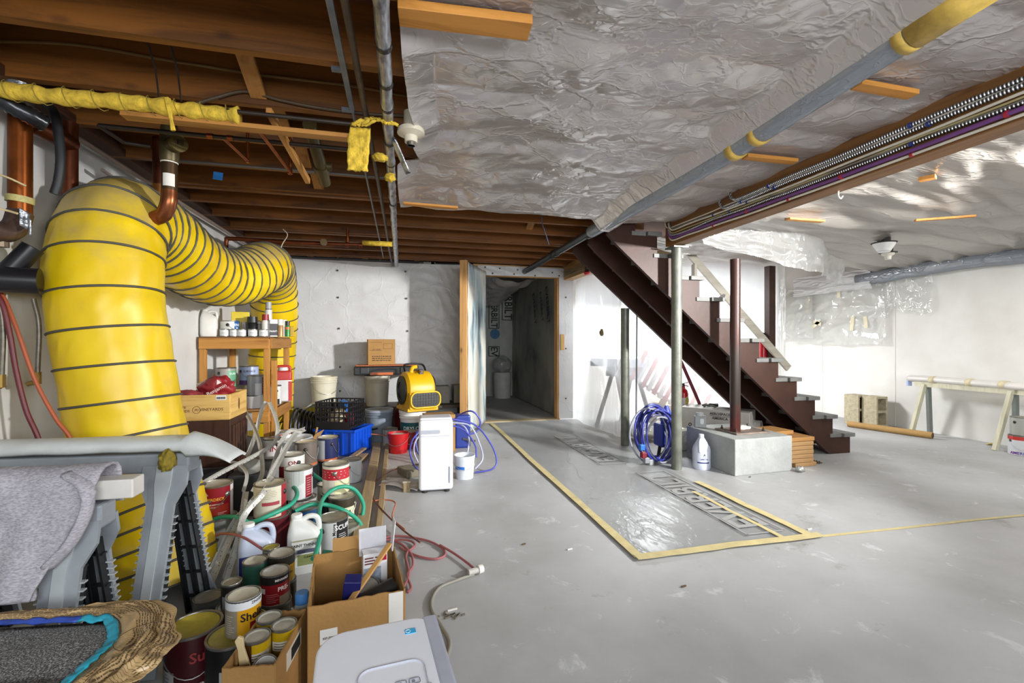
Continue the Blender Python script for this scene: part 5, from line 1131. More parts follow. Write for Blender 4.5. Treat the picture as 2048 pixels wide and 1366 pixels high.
# right of the blower: boxes on the added bench
cbox((.49, 5.8, .332), .0, 'grey carton with a tick mark on the added bench beside the door', .2, .2, .21, M('8f8c85', .7), closed=True, name='grey_carton')
gb = cbox((.74, 5.8, .332), .05, 'pale carton with a green dot between grey carton and door leaf', .2, .2, .22, M('8d8b80', .7), closed=True, name='green_dot_carton')
MB().lathe([(0, 0), (.05, 0), (.05, .001), (0, .001)], 16, mx=face_mx((.0, -.1012, .14), (1, 0, 0), (0, 0, 1))).build('green_dot', M('6fa83a', .6), gb)
tag(MB().box((0, 0, .12), (.22, .16, .24)).build('dark_bin', M('1e1d1f', .5), None, bev=.01, loc=(.66, 5.42, 0)), 'black plastic bin half hidden behind the dehumidifier', 'bin')
cbox((.37, 4.65, 0), .1, 'brown carton standing behind the white dehumidifier', .3, .2, .37, closed=True)
rv = thing('wet_vacuum', 'dark red shop vacuum squeezed between the two lower buckets', 'vacuum', (.05, 5.38, 0))
MB().lathe([(0, 0), (.12, 0), (.13, .2), (.12, .3), (.09, .4), (.06, .45), (0, .46)], 20).build('tank', M('5c1118', .45), rv, smooth=40)
MB().lathe([(0, 0), (.04, 0), (.045, .12), (.0, .16)], 14, (.02, -.12, .28)).build('wheel', M('2a2a2c', .5), rv, smooth=40)
# small tins around the red pail
can(783, 848, 0, 'white gallon tin with black ear standing before the blue-grey bucket', pos=(-.11, 5.01, 0), body='d6d6d8', ear=(.1, 2.), bail='w', drip=(-1, 1, '9a9a96'))
can(815, 858, 0, 'dark red gallon tin with open wire handle behind the red pail', pos=(.09, 4.82, 0), body='7d1c2a', ear=(-1.2, 1.2), bail='w')
bucket((-.024, 4.66, 0), 'small red plastic pail splashed with white paint', 'b8161e', .083, .1, .195, ribs=False, grip=None, name='red_pail', fillz=.9, bail_a=-.3)
# ================================================================ the paint can pile
G = .178; Q = .115
def under(u, v, dx, dy, label, body, **k):
    """tin on the floor that carries an upper tin seen at (u, v)"""
    p = at(u, v, z=2 * G); return can(u, v, 0, label, body=body, pos=(p.x + dx, p.y + dy, 0), **k)
G1 = can(432, 966, G, 'dark red wood-stain gallon with gold lettering beside the yellow duct end', '8a1424', lid='b9b4a8', patches=((-1.1, .8, 0, .45, 'a52a1c'), (.95, 1.6, 0, 1, 'cfcac4')), texts=(('OVERDECK', .02, -.15, .62, 'd9a02a'), ('DURABLE HARDWOOD', .0085, -.15, .48, 'e8d8d0'), ('STAIN', .009, -.15, .40, 'e8d8d0')), ear=(.72, -1.9), bail='tin', lines=(.1, .65, .08, .25, 'e0c8c0', 4))
mb = MB()
for k in range(3): mb.lathe([(.0778, .82 * G - .006 * k), (.0778, .82 * G - .006 * k + .003)], 4, a0=FR - .75 - .1 + .05 * k, a1=FR - .55 + .05 * k)
mb.build('logo_mark', M('e6dcd6', .5, var=0), G1)
under(432, 966, .015, .02, 'grey gallon tin carrying the dark red stain tin', '7a7c78')
can(540, 964, G, 'cream gallon tin with dark red side label and barcode', 'd8d2bd', lid='c2bca8', patches=((.75, 1.7, 0, 1, '9a2630'), (-.5, .6, .42, .52, 'a0404a'), (-1.6, 1.7, 0, .06, '7a1a22')), lines=(-1.0, .5, .6, .9, 'a39a84', 6), ear=(1.1,), texts=(('||||||', .02, .15, .16, '2a2622'),))
under(540, 964, .012, .02, 'maroon gallon tin carrying the cream tin', '5e1620', lid='8d887a')
can(597, 934, G, 'white gallon tin dripped with grey paint and a red side panel', 'd6d8d8', lid='c9c9c2', patches=((.5, 1.15, .06, .78, '8a2030'),), drip=(-1.2, .4, 'b6bab8'), lines=(.6, 1.05, .12, .72, 'd0a8a8', 8), ear=(1.4,))
under(597, 934, .02, .01, 'white gallon tin with grey lid carrying the dripped tin', 'c2c2bc')
can(584, 907, G, 'white gallon tin printed with dark red block letters', 'e0deda', lid='d4d2ca', patches=((-1.5, -.5, .0, .6, '7a1c24'),), texts=(('UN', .05, -.35, .5, '8a1c24'), ('ON', .04, .1, .72, '8a1c24')), ear=(.55,), lines=(-.2, .7, .1, .35, '9a4a4a', 4))
under(584, 907, -.01, .02, 'navy gallon tin under the red-lettered tin', '2a3450')
can(612, 882, G, 'taupe gallon tin with orange base band', '6f645c', lid='cfc4a8', patches=((-1.6, 1.6, .0, .12, 'c2642a'), (-1.6, -.9, .1, .9, 'b8b4ac'), (-1.6, 1.6, 0, .05, 'd8d4ca')), ear=(-.05, 1.7), bail='w')
under(612, 882, .0, .03, 'black gallon tin under the taupe tin', '202226')
can(655, 873, G, 'navy blue gallon tin with orange base band and grey label', '232a55', lid='cfc8b4', patches=((-1.6, 1.6, .0, .1, 'b85a28'), (-1.3, -.25, .05, .9, 'aeb0b2')), ear=(.45, 1.9), bail='w')
under(655, 873, .0, .03, 'dark grey gallon tin under the navy tin', '2c2d30')
can(672, 925, G, 'white gallon tin with red stripes and cream lower half', 'ddd8c6', lid='b8b2a0', patches=((-1.6, 1.6, .5, .86, 'b0202c'), (-.1, 1.5, 0, .45, 'd8d2a8')), lines=(-1.3, 1.5, .55, .82, 'f0e8e0', 3), ear=(-.1, 2.), bail='tin')
under(672, 925, -.01, .0, 'black gallon tin under the red-striped tin', '1e2024')
can(703, 917, 0, 'pale grey gallon tin with black ear on the floor by the planks', 'b9bcbf', ear=(-.25, 2.0), bail='w')
can(660, 962, 0, 'cream-lidded gallon tin sunk between the taller tins', 'b7b4a4', lid='c9c4b0', pos=(-.45, 3.17, 0), ear=(.5,))
can(630, 992, 0, 'blue gallon tin lying under the green hose', '1f4a78', lid='aaa698', pos=(-.515, 2.76, 0))
can(695, 990, 0, 'brown gallon tin with white ULTRA label', '3c3526', lid='bdb7a4', patches=((-1.2, 1.1, .0, .68, 'cfcdb0'),), texts=(('ULTRA', .036, .05, .5, '1a1a1a'), ('FLAT', .02, .2, .24, '333330')), ear=(-1.2, 1.3), bail='tin', pos=(-.345, 2.9, 0))
can(674, 1032, 0, 'white gallon tin with black SCUFF label and sideways lettering', 'c9cccc', patches=((.25, 1.3, .28, .98, '1c1d20'),), texts=(('SCUFF', .034, .75, .78, 'f0f0f0'), ('Benjamin Moore', .022, .1, .5, '1c1d20', 'v')), pos=(-.35, 2.555, 0), ear=(-.7, -2.2), lines=(.4, 1.1, .34, .62, 'e0e0e0', 5))
can(735, 1060, 0, 'flat round tin under the ULTRA tin', '8c8c86', r=.07, h=.07, pos=(-.3, 2.725, 0), name='flat_tin')
# jugs of thinner
p = at(522, 1165, z=0); jug((-.645, 2.315, 0), face_cam(-.645, 2.315), 'clear-topped jug of blue thinner with navy label', .15, .12, .27, 'b9c2d6', 'e0e2e2', ((-.46, .48, .18, .52, '23286e'), (-.46, .48, .34, .42, '3f4c94')), (('PAINT', .016, .1, .36, 'aab4d8'), ('Klean', .02, .25, .44, 'dfe4f4')))
J2 = jug((-.455, 2.38, 0), face_cam(-.455, 2.38), 'white jug labelled PAINT THINNER with yellow-green band', .15, .12, .27, 'd9dbd8', 'e6e6e2', ((-.36, .44, .14, .62, 'dfe2e0'), (-.36, .44, .58, .61, 'd8cf3a'), (-.36, .44, .37, .44, '1f2e7e'), (-.2, .44, .16, .35, 'a8b81c')), (('PAINT THINNER', .017, .04, .51, '16181c'), ('CLEANS', .012, .12, .3, '2a2a1c')))
# quarts in front
can(563, 1104, Q, 'yellow and black quart of polyurethane stain', 'c49a1c', r=.05, h=Q, lid='a8a498', patches=((-2, 2, .62, 1, '1d1a14'), (-2, -.2, 0, .3, '7a4a12')), texts=(('MINWAX', .02, .45, .56, 'd8a024'), ('FINISH', .012, .55, .36, '3a2a08')))
can(563, 1104, 0, 'dark quart carrying the yellow polyurethane quart', '3a2c18', r=.05, h=Q, pos=(-.475, 2.06, 0))
can(550, 1140, Q, 'red and black quart lettered PRE-STAIN', '8e1a20', r=.05, h=Q, lid='b8b4ac', patches=((-2, 2, .7, 1, '1c1818'), (-1.2, -.7, .42, .58, 'd9d4cc'), (.3, 1.6, .0, .3, '8d7a66')), texts=(('PRE-', .022, .6, .52, 'f0e8e4'), ('MINWAX', .012, .5, .82, 'e8e0da')), lines=(-.6, .3, .12, .42, 'b86a64', 5))
can(550, 1140, 0, 'brown-lidded quart carrying the red PRE-STAIN quart', '55504a', r=.05, h=Q, pos=(-.46, 1.90, 0))
can(0, 0, Q, 'teal quart wedged behind the red and yellow quarts', '2c5a4a', r=.045, h=.1, pos=(-.575, 2.04, Q), lid='b9b4a4')
can(0, 0, 0, 'grey quart carrying the teal quart', '6a6c68', r=.05, h=Q, pos=(-.58, 2.045, 0))
can(0, 0, Q, 'half-pint tin with olive lid behind the polyurethane quart', '8d8a80', r=.033, h=.10, pos=(-.545, 2.155, Q), lid='9a9240')
can(0, 0, 0, 'dull quart carrying the half-pint tin', '77756c', r=.05, h=Q, pos=(-.53, 2.17, 0))
can(463, 1162, Q, 'small blackened tin with brown lid on a quart near the metal strips', '26241f', r=.034, h=.095, lid='8a8270', patches=((-1, .2, .05, .55, '8d8f94'),))
can(0, 0, 0, 'quart with paint-smeared lid below the blackened tin', '6f6d66', r=.05, h=Q, pos=(-.617, 1.905, 0))
can(437, 1192, 0, 'quart tin with beige lid at the foot of the metal strips', '6d7470', r=.05, h=Q, pos=(-.725, 1.99, 0))
can(0, 0, 0, 'white quart with beige lid between the shellac and stain quarts', 'cfcac0', r=.05, h=Q, pos=(-.52, 1.80, 0))
can(486, 1187, G, 'yellow shellac quart with white collar and green badge', 'd09a18', r=.05, h=Q, lid='bcb6a2', pos=(-.49, 1.62, G), patches=((-2, 2, .74, 1, 'd8dcdf'), (-2, -.35, 0, .74, '8d8474'), (.35, 1.8, .08, .36, '7a1a20')), texts=(('Shellac', .034, .75, .52, '1c1410'), ('ZINSSER', .011, .85, .87, '3a3a4a')), lines=(-1.4, -.5, .1, .62, 'b8b0a0', 9))
can(395, 1247, 0, 'large dark red gallon with olive lid beside the newspaper wrapper', '3c0d12', r=.08, h=.18, pos=(-.655, 1.685, 0), lid='b3a23c', patches=((-1.6, -.7, 0, .42, '9a9a98'),), texts=(('Sup', .045, .25, .62, '8a2c2c'), ('EXTRA WHITE', .011, .45, .14, 'c9c4c0'), ('FINITION', .01, .45, .08, 'c9c4c0')), ear=(-1.4, 1.3), bail='w', lines=(-1.5, -.8, .1, .4, '55555a', 5))
can(452, 1266, 0, 'black gallon with torn white label carrying the shellac quart', '141416', r=.075, h=G, lid='a89a4a', pos=(-.515, 1.605, 0), patches=((-.5, .8, 0, .6, 'a9a6a0'),), lines=(-.4, .7, .05, .55, '6a6862', 8))
# two little cans near the metal strips, by the duct
can(0, 0, 0, 'tall unlabelled tin with paper strip under the trestle film', '57544c', r=.035, h=.16, pos=(at(398, 955, t=2.75).x, at(398, 955, t=2.75).y, 0), lid='8a8678')
for (u, v, t, body, lab, r_, h_) in ((398, 948, 2.95, 'cfcac0', 'little white-labelled jar standing behind the dark red stain tin', .033, .1), (432, 948, 3.0, 'a08a70', 'little tan jar with blue tape behind the dark red stain tin', .036, .085), (452, 945, 3.05, '5a554c', 'little dark jar beside the tan jar', .03, .09)):
    p = at(u, v, t=t); can(0, 0, 0, lab, body, r=r_, h=h_, pos=(p.x, p.y, .258), lid='6a6458', patches=((-1, 1, .75, 1, '2a4a9a' if body == 'a08a70' else body),), name='small_jar')
tr_ = thing('black_tray', 'black plastic tub behind the little jars', 'tub', (at(415, 925, t=3.0).x, 3.05, 0))
MB().box((0, 0, .128), (.36, .24, .256)).build('tub_body', M('202226', .5), tr_, bev=.006); MB().box((0, .1, .29), (.38, .02, .07)).build('tub_rim', M('2a2c30', .5), tr_, bev=.004)
# white bucket with blue bottom behind the strips, tins under the shelf
bucket((-.83, 3.93, 0), 'white bucket with blue smear half hidden by the metal strips', 'd6d8dc', .115, .135, .34, bail=False, fillz=.93, band=(.35, .5, -1.3, 1.3, '5a7ab8'))
can(0, 0, .28, 'white tin lettered in red inside the gap behind the strips', 'd8d4d0', r=.06, h=.14, pos=(-.88, 3.52, .28), texts=(('IN', .05, .1, .5, '8a1c28'),), ear=(.5,))
can(0, 0, 0, 'grey gallon tin carrying the red-lettered tin behind the strips', '8c8c8a', r=.077, h=.279, pos=(-.885, 3.53, 0))
can(0, 0, 0, 'tin with red label and white emblem between shelf and bucket', 'c2bfb6', r=.06, h=.36, pos=(-.95, 4.1, 0), patches=((-1, 1.2, .6, .95, 'b52a20'),), texts=(('A', .035, .2, .78, 'f0f0ee'),))
# plastic shade-like paint edger
tag(lump(.06, 51, 1.2, .9, .8, 16, .15).build('sanding_mask', M('8d8c86', .5), None, smooth=180, loc=(-.93, 3.2, .26)), 'grey rounded respirator shell lying beside the little jars', 'mask')
tag(MB().box((0, 0, .13), (.2, .14, .26)).build('paint_box', M('3a3a3c', .6), None, bev=.004, loc=(-.95, 3.24, 0)), 'dark closed carton under the grey respirator shell', 'box')
# ---------------------------------------------------------------- perforated metal corner beads
def bead_mat():
    m, nt, b = nodes_of('perforated_bead_metal'); b.inputs['Metallic'].default_value = .35; b.inputs['Roughness'].default_value = .42
    n = nd(nt, 'ShaderNodeTexVoronoi', Scale=85.); nt.links.new(coords(nt), n.inputs['Vector'])
    nt.links.new(ramp(nt, n.outputs['Distance'], [(.16, lin('4a4842')), (.24, lin('b7b6b0'))]), b.inputs['Base Color']); return m
BEAD = bead_mat(); BEADP = M('b3b1aa', .45, .15, .12, 20.)
def bead(label, uvt, w=.021, mat=BEAD, roll=0., ticks=False):
    P = cr([at(u, v, t=t) for u, v, t in uvt], 8); c = P[0].copy(); vs = []
    for i, p in enumerate(P):
        tg = (P[min(i + 1, len(P) - 1)] - P[max(i - 1, 0)]).normalized()
        side = tg.cross(V((-p.x, -p.y, CAM_H - p.z)).normalized())
        side = side.normalized() if side.length > .05 else V((1, 0, 0)); nn = side.cross(tg)
        a = roll; s1 = side * cos(a) + nn * sin(a); s2 = side * cos(a + 1.9) + nn * sin(a + 1.9)
        vs += [p + s1 * w - c, p - c + nn * .004, p + s2 * w - c]
    fs = []
    for i in range(len(P) - 1): fs += [(3 * i, 3 * i + 1, 3 * i + 4, 3 * i + 3), (3 * i + 1, 3 * i + 2, 3 * i + 5, 3 * i + 4)]
    t = thing('corner_bead', label, 'metal strip', c)
    MB().add(vs, fs).build('angle_strip', mat, t, solid=.0015)
    if ticks:
        mb = MB(); n = len(P)
        for i in range(1, n - 1):
            tg = (P[i + 1] - P[i]).normalized(); q = V(vs[3 * i]); e = V(vs[3 * i + 1]) - q
            mb.bar(q, q + e * .5, .003, .003)
        stuff(mb.build('notches', M('5c5a54', .6), t))
    return t
bead('perforated bead leaning from the duct foot to the shelf, most curved of the bundle', [(402, 1185, 1.93), (440, 1105, 2.1), (472, 1040, 2.25), (522, 985, 2.45), (566, 905, 2.85), (590, 868, 3.2), (608, 858, 3.4)], roll=.4)
bead('perforated bead lying on the first one of the bundle', [(420, 1175, 1.95), (455, 1095, 2.1), (490, 1028, 2.28), (530, 975, 2.42), (548, 955, 2.44)], roll=1.2)
bead('perforated bead in the middle of the bundle rising to the navy jug', [(447, 1160, 1.98), (470, 1090, 2.1), (486, 1030, 2.22), (520, 990, 2.3), (530, 975, 2.35)], roll=.0)
bead('straight perforated bead beside the navy jug', [(476, 1155, 2.02), (480, 1090, 2.12), (484, 1030, 2.25), (490, 985, 2.4)], .018, roll=.3)
bead('notched white bead stretching from the duct to the arch', [(372, 985, 2.35), (440, 945, 2.6), (505, 912, 2.85), (545, 888, 3.02), (554, 862, 3.1), (550, 835, 3.2), (538, 806, 3.3)], .017, BEADP, .2, True)
bead('notched white bead forming the left leg of the arch', [(493, 915, 2.95), (505, 885, 3.05), (515, 850, 3.2), (524, 818, 3.3), (532, 803, 3.32)], .016, BEADP, .5, True)
bead('thin pale strip bent between the tins', [(485, 985, 2.5), (492, 950, 2.6), (478, 930, 2.75), (462, 925, 2.8)], .013, BEADP, .1)
bead('pale strip running from the arch foot down to the cream tin', [(505, 985, 2.6), (525, 945, 2.75), (520, 890, 3.0), (508, 855, 3.15), (490, 822, 3.3)], .015, BEADP, .8)
bead('flat pale strip curling beside the lettered red tin', [(533, 960, 2.62), (548, 920, 2.8), (562, 880, 3.0), (580, 860, 3.15), (604, 862, 3.25)], .019, BEADP, .0)
# ---------------------------------------------------------------- green hose, cords
TEAL = M('2f9a7c', .42, 0, .08)
hose('garden_hose', 'teal green hose snaking over the tins and jugs', 'hose', [(398, 1052, 2.3), (440, 1035, 2.3), (478, 1035, 2.25), (500, 1045, 2.25), (540, 1030, 2.28), (580, 1010, 2.38), (594, 990, 2.5), (588, 975, 2.62), (570, 972, 2.74), (550, 990, 2.78), (530, 1010, 2.75)], .0115, TEAL, 10)
hose('garden_hose', 'teal green hose loop hanging down beside the SCUFF tin', 'hose', [(590, 1022, 2.45), (620, 1010, 2.5), (655, 1010, 2.55), (690, 1022, 2.55), (715, 1040, 2.6), (728, 1065, 2.62), (720, 1078, 2.6)], .0115, TEAL, 10)
hose('garden_hose', 'teal green hose arching over the cream-lidded tins down to the green holder', 'hose', [(722, 1045, 2.75), (727, 1010, 2.78), (712, 982, 2.75), (690, 973, 2.7), (665, 980, 2.65), (645, 1000, 2.55), (638, 1030, 2.35), (640, 1070, 2.2), (632, 1105, 2.1), (626, 1118, 2.06)], .0115, TEAL, 10)
hose('garden_hose', 'teal green hose end behind the red-striped tin', 'hose', [(622, 945, 2.85), (640, 958, 2.9), (652, 962, 2.95)], .0115, TEAL, 8)
gh = thing('green_holder', 'dark green translucent sprayer bottle leaning against the box', 'sprayer', (-.355, 2.05, .004), (.25, .25, .1))
MB().box((0, 0, .11), (.06, .06, .2)).build('bottle', M('174f3c', .2, 0, .2), gh, bev=.008); MB().box((0, 0, .225), (.045, .045, .03)).build('collar', M('2c6a54', .35), gh, bev=.004)
PINK = M('9c5a5c', .5, 0, .15); ORG = M('b5654a', .5); RUST = M('6b3a30', .5)
hose('air_hose', 'thin dusty pink hose crossing over the metal strips', 'hose', [(412, 1085, 2.15), (440, 1068, 2.15), (480, 1072, 2.05), (520, 1095, 1.98), (545, 1112, 1.96)], .006, PINK, 8)
for i, (uv, lab) in enumerate((([(735, 1085, 2.3), (790, 1072, 2.4), (850, 1080, 2.42), (882, 1095, 2.35), (890, 1110, 2.28), (870, 1118, 2.24), (835, 1112, 2.27), (800, 1095, 2.35)], 'dusty pink cord loop lying widest on the floor by the planks'),
    ([(690, 1098, 2.15), (740, 1078, 2.3), (790, 1082, 2.32), (820, 1105, 2.25), (826, 1130, 2.18), (815, 1150, 2.12), (822, 1175, 2.05), (815, 1185, 2.03)], 'dusty pink cord drooping beside the open carton'),
    ([(880, 1090, 2.45), (910, 1108, 2.35), (940, 1130, 2.24), (953, 1143, 2.19)], 'dusty pink cord running to the grey plug'))):
    P = [at(u, v, z=.008 + .004 * i) for u, v, t in uv]; tube_thing('extension_cord', lab, 'cord', P, .006, PINK, 8)
P = [at(u, v, z=.012) for u, v in ((800, 1185), (818, 1150), (812, 1110), (830, 1090), (812, 1080), (760, 1080))]; tube_thing('extension_cord', 'second pink cord tangled behind the open carton', 'cord', P, .006, PINK, 8)
wc_ = thing('extension_cord', 'grey cord with a round connector curving across the floor', 'cord', at(953, 1146, z=.012))
o_ = V(wc_.location); P = [at(u, v, z=.009) - o_ for u, v in ((948, 1148), (915, 1160), (880, 1175), (864, 1200), (866, 1225), (885, 1255), (900, 1285), (893, 1320), (880, 1360))]
MB().tube(cr(P, 8), .0075, 8).build('cord', M('8d8a80', .5), wc_, smooth=180)
MB().tube([(-.04, -.01, .012), (.01, .005, .012)], .014, 12).build('connector', M('b7b5ae', .45), wc_, smooth=60); MB().tube([(.008, .005, .012), (.03, .014, .012)], .02, 12).build('plug_head', M('d8d6d0', .4), wc_, smooth=60)
for uv, lab, m_ in (([(655, 892), (668, 872), (700, 866), (745, 870), (790, 870), (850, 880)], 'thin orange cord arching behind the red pail', ORG), ([(905, 905), (860, 925), (800, 935), (755, 960), (745, 990), (760, 1015), (800, 1055), (840, 1085)], 'brown cord crossing the planks towards the pink loop', RUST), ([(860, 925), (900, 905)], 'orange cord stub leaving the brown cord', ORG), ([(720, 1010), (760, 1000), (790, 1005), (785, 1035), (810, 1060)], 'orange cord lying across the lower planks', ORG)):
    tube_thing('power_cord', lab, 'cord', [at(u, v, z=.035 if m_ is not RUST else .04) for u, v in uv], .005, m_, 6)
hose('power_cord', 'orange cord looping up to the dripped white tin beside the red pail', 'cord', [(655, 900, 4.6), (660, 880, 4.6), (690, 868, 4.6), (740, 868, 4.65), (780, 872, 4.7)], .006, ORG, 6)
# ---------------------------------------------------------------- planks on the floor
PK = wood('a8916c', '86704e', 1, .6, 'dusty_plank')
def plank(a, b, w, h, label, m_=PK):
    a, b = V(a), V(b); c = (a + b) / 2
    return tag(MB().bar(a - c, b - c, w, h).build('plank', m_, None, bev=.003, loc=c), label, 'plank')
plank((-.24, 4.95, .024), (-.215, 2.3, .024), .075, .046, 'broad dusty timber plank lying beside the tins')
plank((-.14, 4.9, .02), (-.12, 2.3, .02), .036, .038, 'narrow pale timber batten lying beside the broad plank')
plank((-.33, 4.55, .02), (-.44, 4.05, .02), .07, .03, 'short grey board end behind the pale grey tin')
plank((-.35, 4.7, .05), (-.5, 4.1, .05), .05, .018, 'thin grey lath lying over the short board end')
# cloth beside the planks
tag(MB().grid(lambda s, t: (-.14 + .3 * s, -.09 + .18 * t + .04 * sin(s * 5), .012 + .035 * max(0, nz(s * 4, t * 4, 2)) + .05 * max(0, .5 - abs(s - .05)) ), 24, 18).build('cloth_rag', M('b9b2ac', .9, 0, .1, 12.), None, smooth=180, solid=.004, loc=(.0, 3.55, .0), rot=(0, 0, -.3)), 'crumpled off-white cloth rag on the floor before the planks', 'cloth')
tag(MB().box((0, 0, .03), (.12, .2, .06)).build('sanding_block', M('77705f', .8), None, bev=.01, loc=(.06, 3.85, 0), rot=(0, 0, .4)), 'grey cardboard scrap lying behind the cloth rag', 'cardboard')
br = thing('wire_brush', 'small bristle brush standing by the dehumidifier foot', 'brush', (.04, 3.42, 0))
MB().box((0, 0, .035), (.05, .03, .07)).build('bristles', M('8d7b5e', .9, 0, .4, 60.), br, bev=.004); MB().box((0, 0, .075), (.055, .035, .012)).build('block', M('a59a86', .6), br)
# ================================================================ foreground
WHT = M('e2e4ea', .35, 0, .02, name='white_plastic'); WH2 = M('c9ccd4', .35, 0, .02)
# rear dehumidifier
d2 = thing('dehumidifier', 'tall white dehumidifier with front grip and level window standing on the floor', 'dehumidifier', (.25, 3.43, 0), (0, 0, -.03))
MB().box((0, 0, .275), (.245, .2, .51)).build('body', WHT, d2, bev=.022, seg=4)
MB().box((0, .015, .528), (.235, .16, .03)).build('top_vent', WH2, d2, bev=.012, seg=3)
MB().prism(rrect(.14, .028, .012), .012, face_mx((-.04, -.1, .445), (1, 0, 0), (0, 0, 1)), -.01).build('grip_recess', M('a9adb8', .4), d2)
MB().box((0, -.1003, .415), (.235, .002, .003)).build('panel_gap', M('9a9fac', .5), d2)
MB().box((.095, -.101, .13), (.012, .004, .12)).build('level_window', M('8f96a6', .3), d2, bev=.002)
for x in (-.08, .08):
    for y in (-.06, .06): MB().lathe([(0, 0), (.02, 0), (.02, .022), (0, .022)], 12, (x, y, 0)).build('caster', M('2a2a2c', .5), d2)
# front dehumidifier
d1 = thing('dehumidifier', 'white dehumidifier seen from above with digital control panel', 'dehumidifier', (-.032, .875, 0), (0, 0, .10))
MB().prism(rrect(.245, .31, .06, 8), .455, None, .02).build('body', WHT, d1, bev=.015, seg=3)
MB().prism(rrect(.243, .308, .058, 8), .012, None, .475).build('top_panel', M('f0f3fb', .3, 0, .02), d1, bev=.006, seg=3)
MB().box((.108, -.0, .4745), (.032, .30, .028)).build('side_vent_strip', M('b4b8c6', .4), d1, bev=.006)
MB().tube([(x, y, .4885) for x, y in [(q[0] + .015, q[1] - .07) for q in rrect(.12, .17, .025)]], .0012, 5, closed=True).build('panel_outline', M('b9bdcc', .5), d1)
CT = MX.Translation((.045, 0, .4882)); BLUP = M('4a566e', .5, var=0)
MB().box((.072, -.10, .4885), (.017, .085, .002)).build('button_strip', BLUP, d1, bev=.0008)
MB().prism([(-.004, -.003), (.004, -.003), (0, .004)], .001, MX.Translation((.072, -.075, .4895))).build('arrow_mark', M('f0f2f6', .5, var=0), d1)
for y, s_ in ((.0, 'POWER'), (-.0, 'MODE')): pass
for i, (x, s_) in enumerate(((.028, '22'), (.052, 'O'))):
    MB().tube([(x + q[0], -.042 + q[1], .4887) for q in rrect(.019, .014, .003, 3)], .0006, 4, closed=True).build('button_outline', BLUP, d1)
    text(s_, .008, BLUP, d1, MX.Translation((x - .002, -.042, .4885)))
MB().box((.036, -.115, .4886), (.02, .06, .0016)).build('display', M('12180e', .2, var=0), d1)
dm, dnt, db = nodes_of('green_led'); db.inputs['Emission Color'].default_value = (.35, 1, .2, 1); db.inputs['Emission Strength'].default_value = 1.6; db.inputs['Base Color'].default_value = (.1, .4, .05, 1)
text('53', .02, dm, d1, MX.Translation((.037, -.101, .4894)) )
for i in range(3): MB().lathe([(0, .0006), (.0017, .0006), (.0017, 0)], 8, (.057, -.068 - .014 * i, .4884)).build('indicator', M('202228', .5), d1)
for i in range(2): MB().lathe([(0, .0006), (.0017, .0006), (.0017, 0)], 8, (.034 + .011 * i, -.066 + .003 * i, .4884)).build('indicator', M('202228', .5), d1)
text('Timer', .006, M('e0e4ec', .5, var=0), d1, MX.Translation((.072, -.098, .4895)) @ MX.Rotation(pi / 2, 4, 'Z')); text('Full', .005, BLUP, d1, MX.Translation((.028, -.062, .4886)) @ MX.Rotation(pi / 2, 4, 'Z')); text('Dry', .005, BLUP, d1, MX.Translation((.042, -.058, .4886)) @ MX.Rotation(pi / 2, 4, 'Z')); text('Cont', .005, BLUP, d1, MX.Translation((.052, -.06, .4886)) @ MX.Rotation(pi / 2, 4, 'Z'))
MB().box((.062, .105, .4876), (.022, .016, .001)).build('energy_sticker', M('3fb2e8', .5, var=0), d1); MB().tube([(.057 + .005 * cos(a), .105 + .005 * sin(a), .4884) for a in [tau * k / 14 for k in range(14)]], .0006, 4, closed=True).build('sticker_ring', M('dff2fa', .5, var=0), d1)
# big open carton
b2 = cbox((-.152, 1.675, 0), .12, 'open brown carton with worn rim full of painting oddments', .285, .36, .3, flaps=(), jag=.02)
MB().box((.115, -.1835, .2), (.045, .001, .19)).build('white_label', M('dcdad4', .6), b2); printlines(b2, face_mx((.115, -.1845, .13), (0, 0, 1), (-1, 0, 0)), .1, .04, 6, '8a8884', 3, .3)
MB().box((-.085, -.1835, .2), (.05, .001, .045), MX.Identity(4)).build('address_label', M('dcdcda', .6), b2); text('337-7020', .009, M('222222', .6, var=0), b2, face_mx((-.085, -.1845, .195), (1, 0, 0), (0, 0, 1)), bold=True)
MB().box((.1455, .06, .18), (.001, .16, .2)).build('white_side_sheet', M('cfccc4', .6), b2)
MB().grid(lambda s, t: (-.08 + .16 * s, .183 + .02 * t, .28 + .06 * t), 6, 4).build('torn_flap', KRAFT2, b2, solid=.004)
bo = V((-.15, 1.675, .006))
def inb(x, y, z): c_, s_ = cos(.12), sin(.12); return (bo.x + x * c_ - y * s_, bo.y + x * s_ + y * c_, z)
tag(MB().box((0, 0, .15), (.055, .05, .30)).build('navy_carton', M('1b1d5c', .4), None, bev=.003, loc=inb(-.045, -.03, .01), rot=(.1, .12, .0)), 'narrow navy blue carton standing in the open brown carton', 'box')
can(0, 0, .12, 'tilted bare tin with grey lid inside the open brown carton', '8d8a84', r=.05, h=.135, pos=inb(.01, .01, .0)[:2] + (.15,), tilt=(.2, .12, .2), lid='8a8680')
lp = thing('led_bulb_box', 'white printed lamp carton with lifted lid flap in the open brown carton', 'box', inb(.065, .09, .12), (0, 0, .18))
MB().box((0, 0, .1), (.085, .05, .2)).build('carton', M('e0dfe2', .5), lp); MB().box((0, .03, .22), (.1, .004, .1), MX.Rotation(-.1, 4, 'X')).build('lid_flap', M('d0d0d6', .5), lp)
MB().box((.045, .015, .25), (.003, .05, .11), MX.Rotation(.1, 4, 'Y')).build('side_flap', M('d9d9de', .5), lp); MB().box((.03, -.0258, .18), (.02, .001, .02)).build('red_square', M('a8142a', .5), lp)
